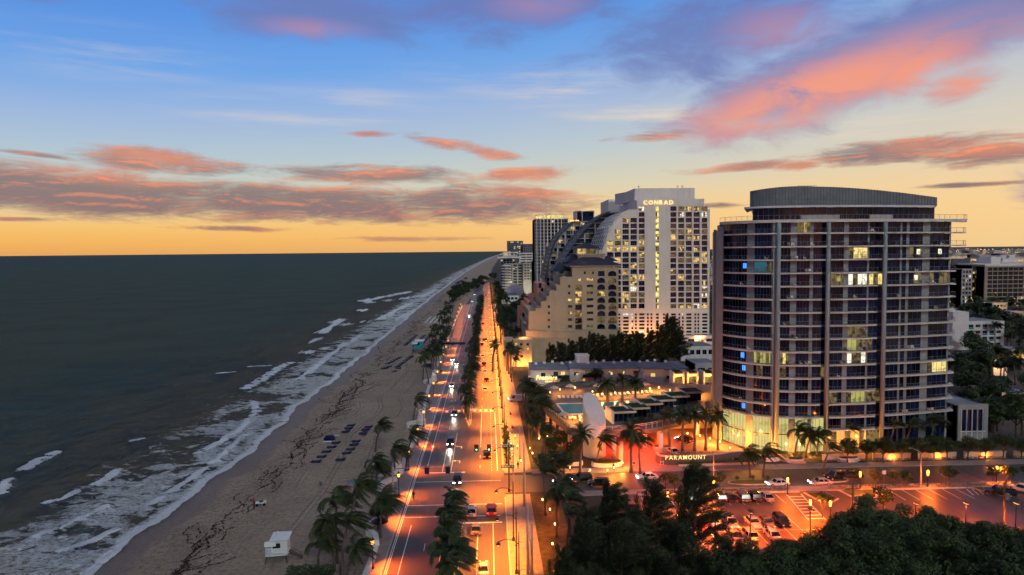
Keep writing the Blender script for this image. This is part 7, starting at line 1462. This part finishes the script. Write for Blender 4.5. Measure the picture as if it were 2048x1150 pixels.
# stacked boards and covered gear by the loungers
x, y = g(659, 880); e = empty('covered_gear', (x, y, 0), .1); tag(e, 'dark blue covered heap of beach gear between the loungers', 'beach gear'); mb = MB(); mb.prism(ellipse(0, 0, 1.5, 1.0, 12), 0, .7); mb.prism(ellipse(.1, 0, 1.2, .7, 12), .7, 1.15); mb.build('cover', M['navy'], e)
for px_, py_, lab in ((655, 884, 'white board lying before the covered gear'), (671, 872, 'white board lying behind the covered gear')): x, y = g(px_, py_); mb = MB(); mb.prism([(-1.2, -.1), (-.8, -.35), (.9, -.35), (1.1, 0), (.9, .35), (-.8, .35)], .05, .22); tag(mb.build('paddle_board', M['lg_white'], None, False, (x, y, 0), .08), lab, 'board')
def lifeguard(px_, py_, body, lab, sc=1.0, rz=0.0):
    x, y = g(px_, py_); e = empty('lifeguard_hut', (x, y, 0), rz, sc); tag(e, lab, 'lifeguard hut'); ma = M[body]
    mb = MB(); mb.box(-1.9, 1.5, -1.7, 1.5, 1.25, 1.4); mb.build('platform', ma, e); mb = MB(); mb.box(-1.1, 1.4, -.9, 1.4, 1.4, 3.5); mb.build('cabin', ma, e)
    mb = MB(); mb.hexa([(-1.3, -1.3, 3.5), (1.7, -1.3, 3.5), (1.7, 1.7, 3.75), (-1.3, 1.7, 3.75), (-1.3, -1.3, 3.65), (1.7, -1.3, 3.65), (1.7, 1.7, 3.9), (-1.3, 1.7, 3.9)]); rf_ = mb.build('roof', M['lg_white'], e); mb = MB(); mb.lathe((-.4, .8, 3.85), [(.2, 0), (.26, .2), (.1, .5)], 8); mb.build('roof_vent', M['lg_white'], rf_)
    mb = MB(); mb.hexa([(-2.1, -1.5, 2.75), (-.3, -1.5, 2.75), (-.3, -.92, 3.3), (-2.1, -.92, 3.3), (-2.1, -1.5, 2.83), (-.3, -1.5, 2.83), (-.3, -.92, 3.38), (-2.1, -.92, 3.38)]); mb.build('shutter', M['lg_white'], e)
    mb = MB(); mb.box(-.9, .3, -.93, -.9, 2.2, 3.0); mb.build('window', M['car_glass'], e)
    rl = MB()
    for t in np.linspace(-1.85, 1.4, 9): rl.box(t - .025, t + .025, -1.69, -1.64, 1.4, 2.4)
    for t in np.linspace(-1.6, 1.3, 7): rl.box(-1.89, -1.84, t - .025, t + .025, 1.4, 2.4)
    rl.box(-1.9, 1.45, -1.7, -1.63, 2.4, 2.47); rl.box(-1.9, -1.83, -1.62, 1.4, 2.4, 2.47); rl.build('railing', ma, e)
    for sx in (-1.7, 1.3):
        for sy in (-1.5, 1.3): MB().tube([(sx, sy, 1.26), (sx * 1.15, sy * 1.15, 0)], .09, 6).build('leg', M['wood'], e)
    mb = MB(); mb.hexa([(1.5, -.4, 1.3), (1.5, .5, 1.3), (3.6, .5, 0), (3.6, -.4, 0), (1.5, -.4, 1.4), (1.5, .5, 1.4), (3.6, .5, .1), (3.6, -.4, .1)]); mb.build('ramp', M['wood'], e); mb = MB(); mb.tube([(1.5, -.4, 2.3), (3.5, -.4, 1.0)], .04, 4); mb.tube([(3.5, -.4, 0), (3.5, -.4, 1.0)], .04, 4); mb.build('handrail', M['wood'], e)
lifeguard(560, 1118, 'lg_white', 'white lifeguard hut on timber legs on the near sand', 1.0, .08); lifeguard(838, 704, 'teal', 'turquoise lifeguard hut beyond the navy loungers', 1.55, 0)
x, y = g(642, 970); mb = MB(); mb.lathe((0, 0, 0), [(.32, 0), (.36, .9), (.3, 1.0)], 10); tag(mb.build('litter_bin', M['grey_metal'], None, True, (x, y, 0)), 'grey litter bin alone on the near sand', 'bin')
x, y = g(712, 1103); mb = MB(); mb.box(-.5, .5, -.05, .05, .9, 1.9); mb.tube([(0, .06, 0), (0, .06, 1.0)], .05, 5); tag(mb.build('notice_board', M['sign_white'], None, False, (x + 3.4, y, 0)), 'pale notice board beside the foremost beach wall', 'sign')
x, y = g(757, 1062); e = empty('umbrella_table', (x + .4, y - 1, .14)); tag(e, 'dark parasol on the promenade below the slender palms', 'parasol'); mb = MB(); mb.lathe((0, 0, 2.0), [(1.6, 0), (1.2, .3), (.6, .55), (.05, .7)], 12); mb.build('canopy', M['black'], e); mb = MB(); mb.tube([(0, 0, 0), (0, 0, 2.6)], .05, 6); mb.build('pole', M['grey_metal'], e)
# chairs and low tables left out on the tower balconies
ch_me = MB().box(-.35, .35, -.3, .3, .3, .4).box(-.35, .35, .2, .3, .4, .85).box(-.33, -.27, -.28, -.22, 0, .3).box(.27, .33, -.28, -.22, 0, .3).box(-.33, -.27, .2, .26, 0, .3).box(.27, .33, .2, .26, 0, .3).mesh('balcony_chair', M['sign_white'])
ch_md = ch_me.copy(); ch_md.materials[0] = M['wood']
ED8 = offset_poly(EDGE, .75); brn = random.Random(19)
for i in range(42):
    p_ = brn.choice([brn.uniform(1575, 1650), brn.uniform(1680, 1768), brn.uniform(1796, 1912), brn.uniform(1460, 1548)]); k = brn.randint(0, 14); a = line_hit(ED8, p_)
    for d in ((0, .9) if brn.random() < .6 else (0,)): e = ob('balcony_chair', ch_me if brn.random() < .55 else ch_md, None, (a[0] + d, a[1], ZF[k] + .005), brn.uniform(-.6, .6) + (0 if d else math.pi * .5)); tag(e, 'small chair on a balcony of the curved tower', 'chair', 'chairs on the tower balconies')
# people: one continuous skinned body each
def person_mesh(walk=.25, sit=False):
    V_ = [(0, 0, .95), (0, 0, 1.2), (0, 0, 1.42), (0, 0, 1.52), (0, .01, 1.66), (-.1, 0, .9), (-.11, walk * .5, .5), (-.11, walk * .6 - .12, .08), (-.11, walk * .6 + .04, .04), (.1, 0, .9), (.11, -walk * .4, .5), (.11, -walk - .1, .1), (.11, -walk + .05, .05), (-.2, 0, 1.4), (-.26, -walk * .4, 1.12), (-.25, -walk * .2 + .1, .88), (.2, 0, 1.4), (.26, walk * .4, 1.12), (.25, walk * .5 + .1, .9)]
    E_ = [(0, 1), (1, 2), (2, 3), (3, 4), (0, 5), (5, 6), (6, 7), (7, 8), (0, 9), (9, 10), (10, 11), (11, 12), (2, 13), (13, 14), (14, 15), (2, 16), (16, 17), (17, 18)]
    rad = [.15, .14, .15, .06, .105, .1, .075, .05, .04, .1, .075, .05, .04, .07, .05, .04, .07, .05, .04]
    me = bpy.data.meshes.new('person'); me.from_pydata(V_, E_, []); o = bpy.data.objects.new('person', me); COL.objects.link(o); o.modifiers.new('s', 'SKIN'); sk = me.skin_vertices[0].data
    for i, r in enumerate(rad): sk[i].radius = (r, r * .8); sk[i].use_root = i == 0
    o.modifiers.new('d', 'SUBSURF').levels = 1; dg = bpy.context.evaluated_depsgraph_get(); out = bpy.data.meshes.new_from_object(o.evaluated_get(dg)); bpy.data.objects.remove(o); return out
PM = person_mesh()
CL = {k: mat('clothing ' + k, c, .9, .2, 3, coords='o') for k, c in dict(red=(.35, .03, .03), dark=(.02, .02, .025), pale=(.4, .4, .38), blue=(.04, .08, .2)).items()}
def person(px_, py_, top, leg, lab, rz=0.0, z=0.0):
    x, y = g(px_, py_, z); me = PM.copy(); me.materials.clear(); [me.materials.append(m_) for m_ in (CL[top], CL[leg], M['skin'])]
    for p in me.polygons: zc_ = sum(me.vertices[v].co.z for v in p.vertices) / len(p.vertices); p.material_index = 2 if zc_ > 1.5 else (0 if zc_ > .95 else 1)
    e = ob('person', me, None, (x, y, z), rz); tag(e, lab, 'person'); hm = MB(); hm.lathe((0, .0, 1.62), [(.09, 0), (.12, .06), (.1, .15), (.03, .19)], 8); hm.build('hair', CL['dark'], e); return e
person(508, 1014, 'red', 'dark', 'person in red top beside the beach cart', .4); person(583, 921, 'dark', 'dark', 'person in dark clothes walking by the seaweed line', 1.2); person(757, 700, 'dark', 'dark', 'distant person standing near the water edge'); person(820, 628, 'dark', 'blue', 'far person at the water edge, left of two'); person(832, 628, 'pale', 'dark', 'far person at the water edge, right of two')
person(1001, 748, 'dark', 'dark', 'person on the pavement beside the queue of cars', .5, .13); person(1000, 800, 'pale', 'dark', 'person in pale top at the far crosswalk corner', 0, .13); person(1036, 938, 'dark', 'blue', 'person on the corner pavement by the signal', 0, .13); person(1227, 940, 'dark', 'dark', 'person in dark clothes beside the golden planter', 0, .06)
x, y = g(521, 1011); e = empty('beach_cart', (x, y, 0), .2); tag(e, 'white and dark beach cart next to the person in red', 'cart'); mb = MB(); mb.box(-.9, .6, -.4, .4, .45, .75); mb.box(.6, 1.1, -.35, .35, .4, .95); mb.build('body', M['lg_white'], e); mb = MB(); mb.box(-.2, .5, -.3, .3, .751, .95); mb.build('seat', M['black'], e)
for sx in (-.6, .75):
    for sy in (-.45, .45): ob('wheel', MB().tube([(0, -.1, 0), (0, .1, 0)], .28, 10).mesh('wheel', M['tyre']), e, (sx, sy, .28))
x, y = g(828, 1000); e = empty('bicycle', (x, y, 0), R(95)); tag(e, 'dark bicycle in the cycle lane by the crossing', 'bicycle')
for sx in (-.52, .52): ob('wheel', MB().tube([(.33 * math.cos(t), 0, .33 * math.sin(t)) for t in np.linspace(0, 6.283, 15)], .025, 4).mesh('wheel', M['tyre']), e, (sx, 0, .34))
mb = MB(); mb.tube([(-.52, 0, .34), (-.1, 0, .35), (.38, 0, .85), (-.25, 0, .85), (-.1, 0, .35)], .025, 5); mb.tube([(.52, 0, .34), (.38, 0, .95)], .025, 5); mb.tube([(.4, -.25, 1.0), (.4, .25, 1.0)], .02, 5); mb.build('frame', M['black'], e); mb = MB(); mb.box(-.38, -.12, -.08, .08, .92, .98); mb.build('saddle', M['black'], e)
pc_ = person(828, 1000, 'dark', 'dark', 'cyclist in dark clothes on the cycle lane', 0); pc_.location.z = .15; pc_.location.x -= .1

# ================================================================== far town
rn = random.Random(77); mb = MB()
for i in range(620):
    y = 420 * (9000 / 420) ** rn.random(); x = y * rn.uniform(.60, .86) if rn.random() < .75 else y * rn.uniform(.33, .345); r = rn.uniform(5, 10) * (1 + y / 4000); c = Vector((x, y, 0))
    for k in range(26):
        a, q = rn.random() * 6.28, rn.random() ** .5; p = c + Vector((r * q * math.cos(a), r * q * math.sin(a), (5 + 5 * rn.random()) * (1 - .5 * q * q))); s = rn.uniform(.9, 1.8) * (1 + y / 3000); u = Vector((rn.uniform(-1, 1), rn.uniform(-1, 1), rn.uniform(-.4, .4))).normalized() * s; v = u.cross(Vector((rn.uniform(-.3, .3), rn.uniform(-.8, .1), 1))).normalized() * s * .8
        mb.poly([p - u, p - v, p + u, p + v])
tag(mb.build('far_woodland', M['leaf']), 'dark mass of trees across the far town', 'trees', None, 'stuff')
mb = MB()
for i in range(900):
    y = 480 * (12000 / 650) ** rn.random(); x = y * rn.uniform(.62, .86) if rn.random() < .8 else y * rn.uniform(.333, .344); s = .00032 * y * rn.uniform(.4, 1.2); z = rn.uniform(5, 14) + (rn.random() < .15) * 14; mb.hexa([(x - s, y, z - s), (x + s, y, z - s), (x + s, y + s, z - s), (x - s, y + s, z - s), (x - s, y, z + s), (x + s, y, z + s), (x + s, y + s, z + s), (x - s, y + s, z + s)])
tag(mb.build('city_lights', glow_mat('far town lights', (1, .58, .24), 3.5)), 'scattered warm lights of the far town below the horizon', 'lights', None, 'stuff')
for i in range(70):
    y = 600 * (6000 / 600) ** rn.random(); x = y * rn.uniform(.66, .82); w, h = rn.uniform(20, 50), rn.uniform(12, 24) + (rn.random() < .2) * 14; e = empty('far_building', (x, y, 0)); tag(e, 'low pale building in the far town', 'building', 'buildings of the far town'); mb = MB(); mb.box(0, w, 0, 30, 0, h); mb.box(w * .3, w * .6, 5, 20, h, h + 3); mb.build('wall', M[rn.choice(['concrete', 'white', 'pole'])], e); mb = MB()
    for k in range(int(h / 4)): mb.box(1, w - 1, -.2, -.05, 2 + k * 4, 3.6 + k * 4)
    mb.build('window_band', M[rn.choice(['glass2', 'lit_dim', 'lit_cond'])], e)

# ================================================================== labels: where things share one, say which of the row it is
ONES = 'zeroth first second third fourth fifth sixth seventh eighth ninth tenth eleventh twelfth thirteenth fourteenth fifteenth sixteenth seventeenth eighteenth nineteenth'.split()
TENS = {10: ('hundredth', 'hundred'), 8: ('eightieth', 'eighty'), 9: ('ninetieth', 'ninety'), 2: ('twentieth', 'twenty'), 3: ('thirtieth', 'thirty'), 4: ('fortieth', 'forty'), 5: ('fiftieth', 'fifty'), 6: ('sixtieth', 'sixty'), 7: ('seventieth', 'seventy')}
def ordinal(n): return ONES[n] if n < 20 else (TENS[n // 10][0] if n % 10 == 0 else TENS[n // 10][1] + '-' + ONES[n % 10])
same = {}
for o in SC.objects:
    if o.parent is None and o.get('label') and o.get('category'): same.setdefault(o['label'], []).append(o)
def screen(o):
    v = o.location - cam.location; d = max(1, v.dot(fwd)); return (v.dot(rt) / d, v.dot(up) / d)
for lab, os_ in same.items():
    if len(os_) < 2 or len(os_) > 79: continue
    pts = {o.name: screen(o) for o in os_}; w = max(p[0] for p in pts.values()) - min(p[0] for p in pts.values()); h = max(p[1] for p in pts.values()) - min(p[1] for p in pts.values())
    along = w >= h; os_.sort(key=lambda o: pts[o.name][0] if along else pts[o.name][1])
    for i, o in enumerate(os_): o['label'] = lab + ', ' + (('%s from the left' if along else '%s from the near end') % ordinal(i + 1))
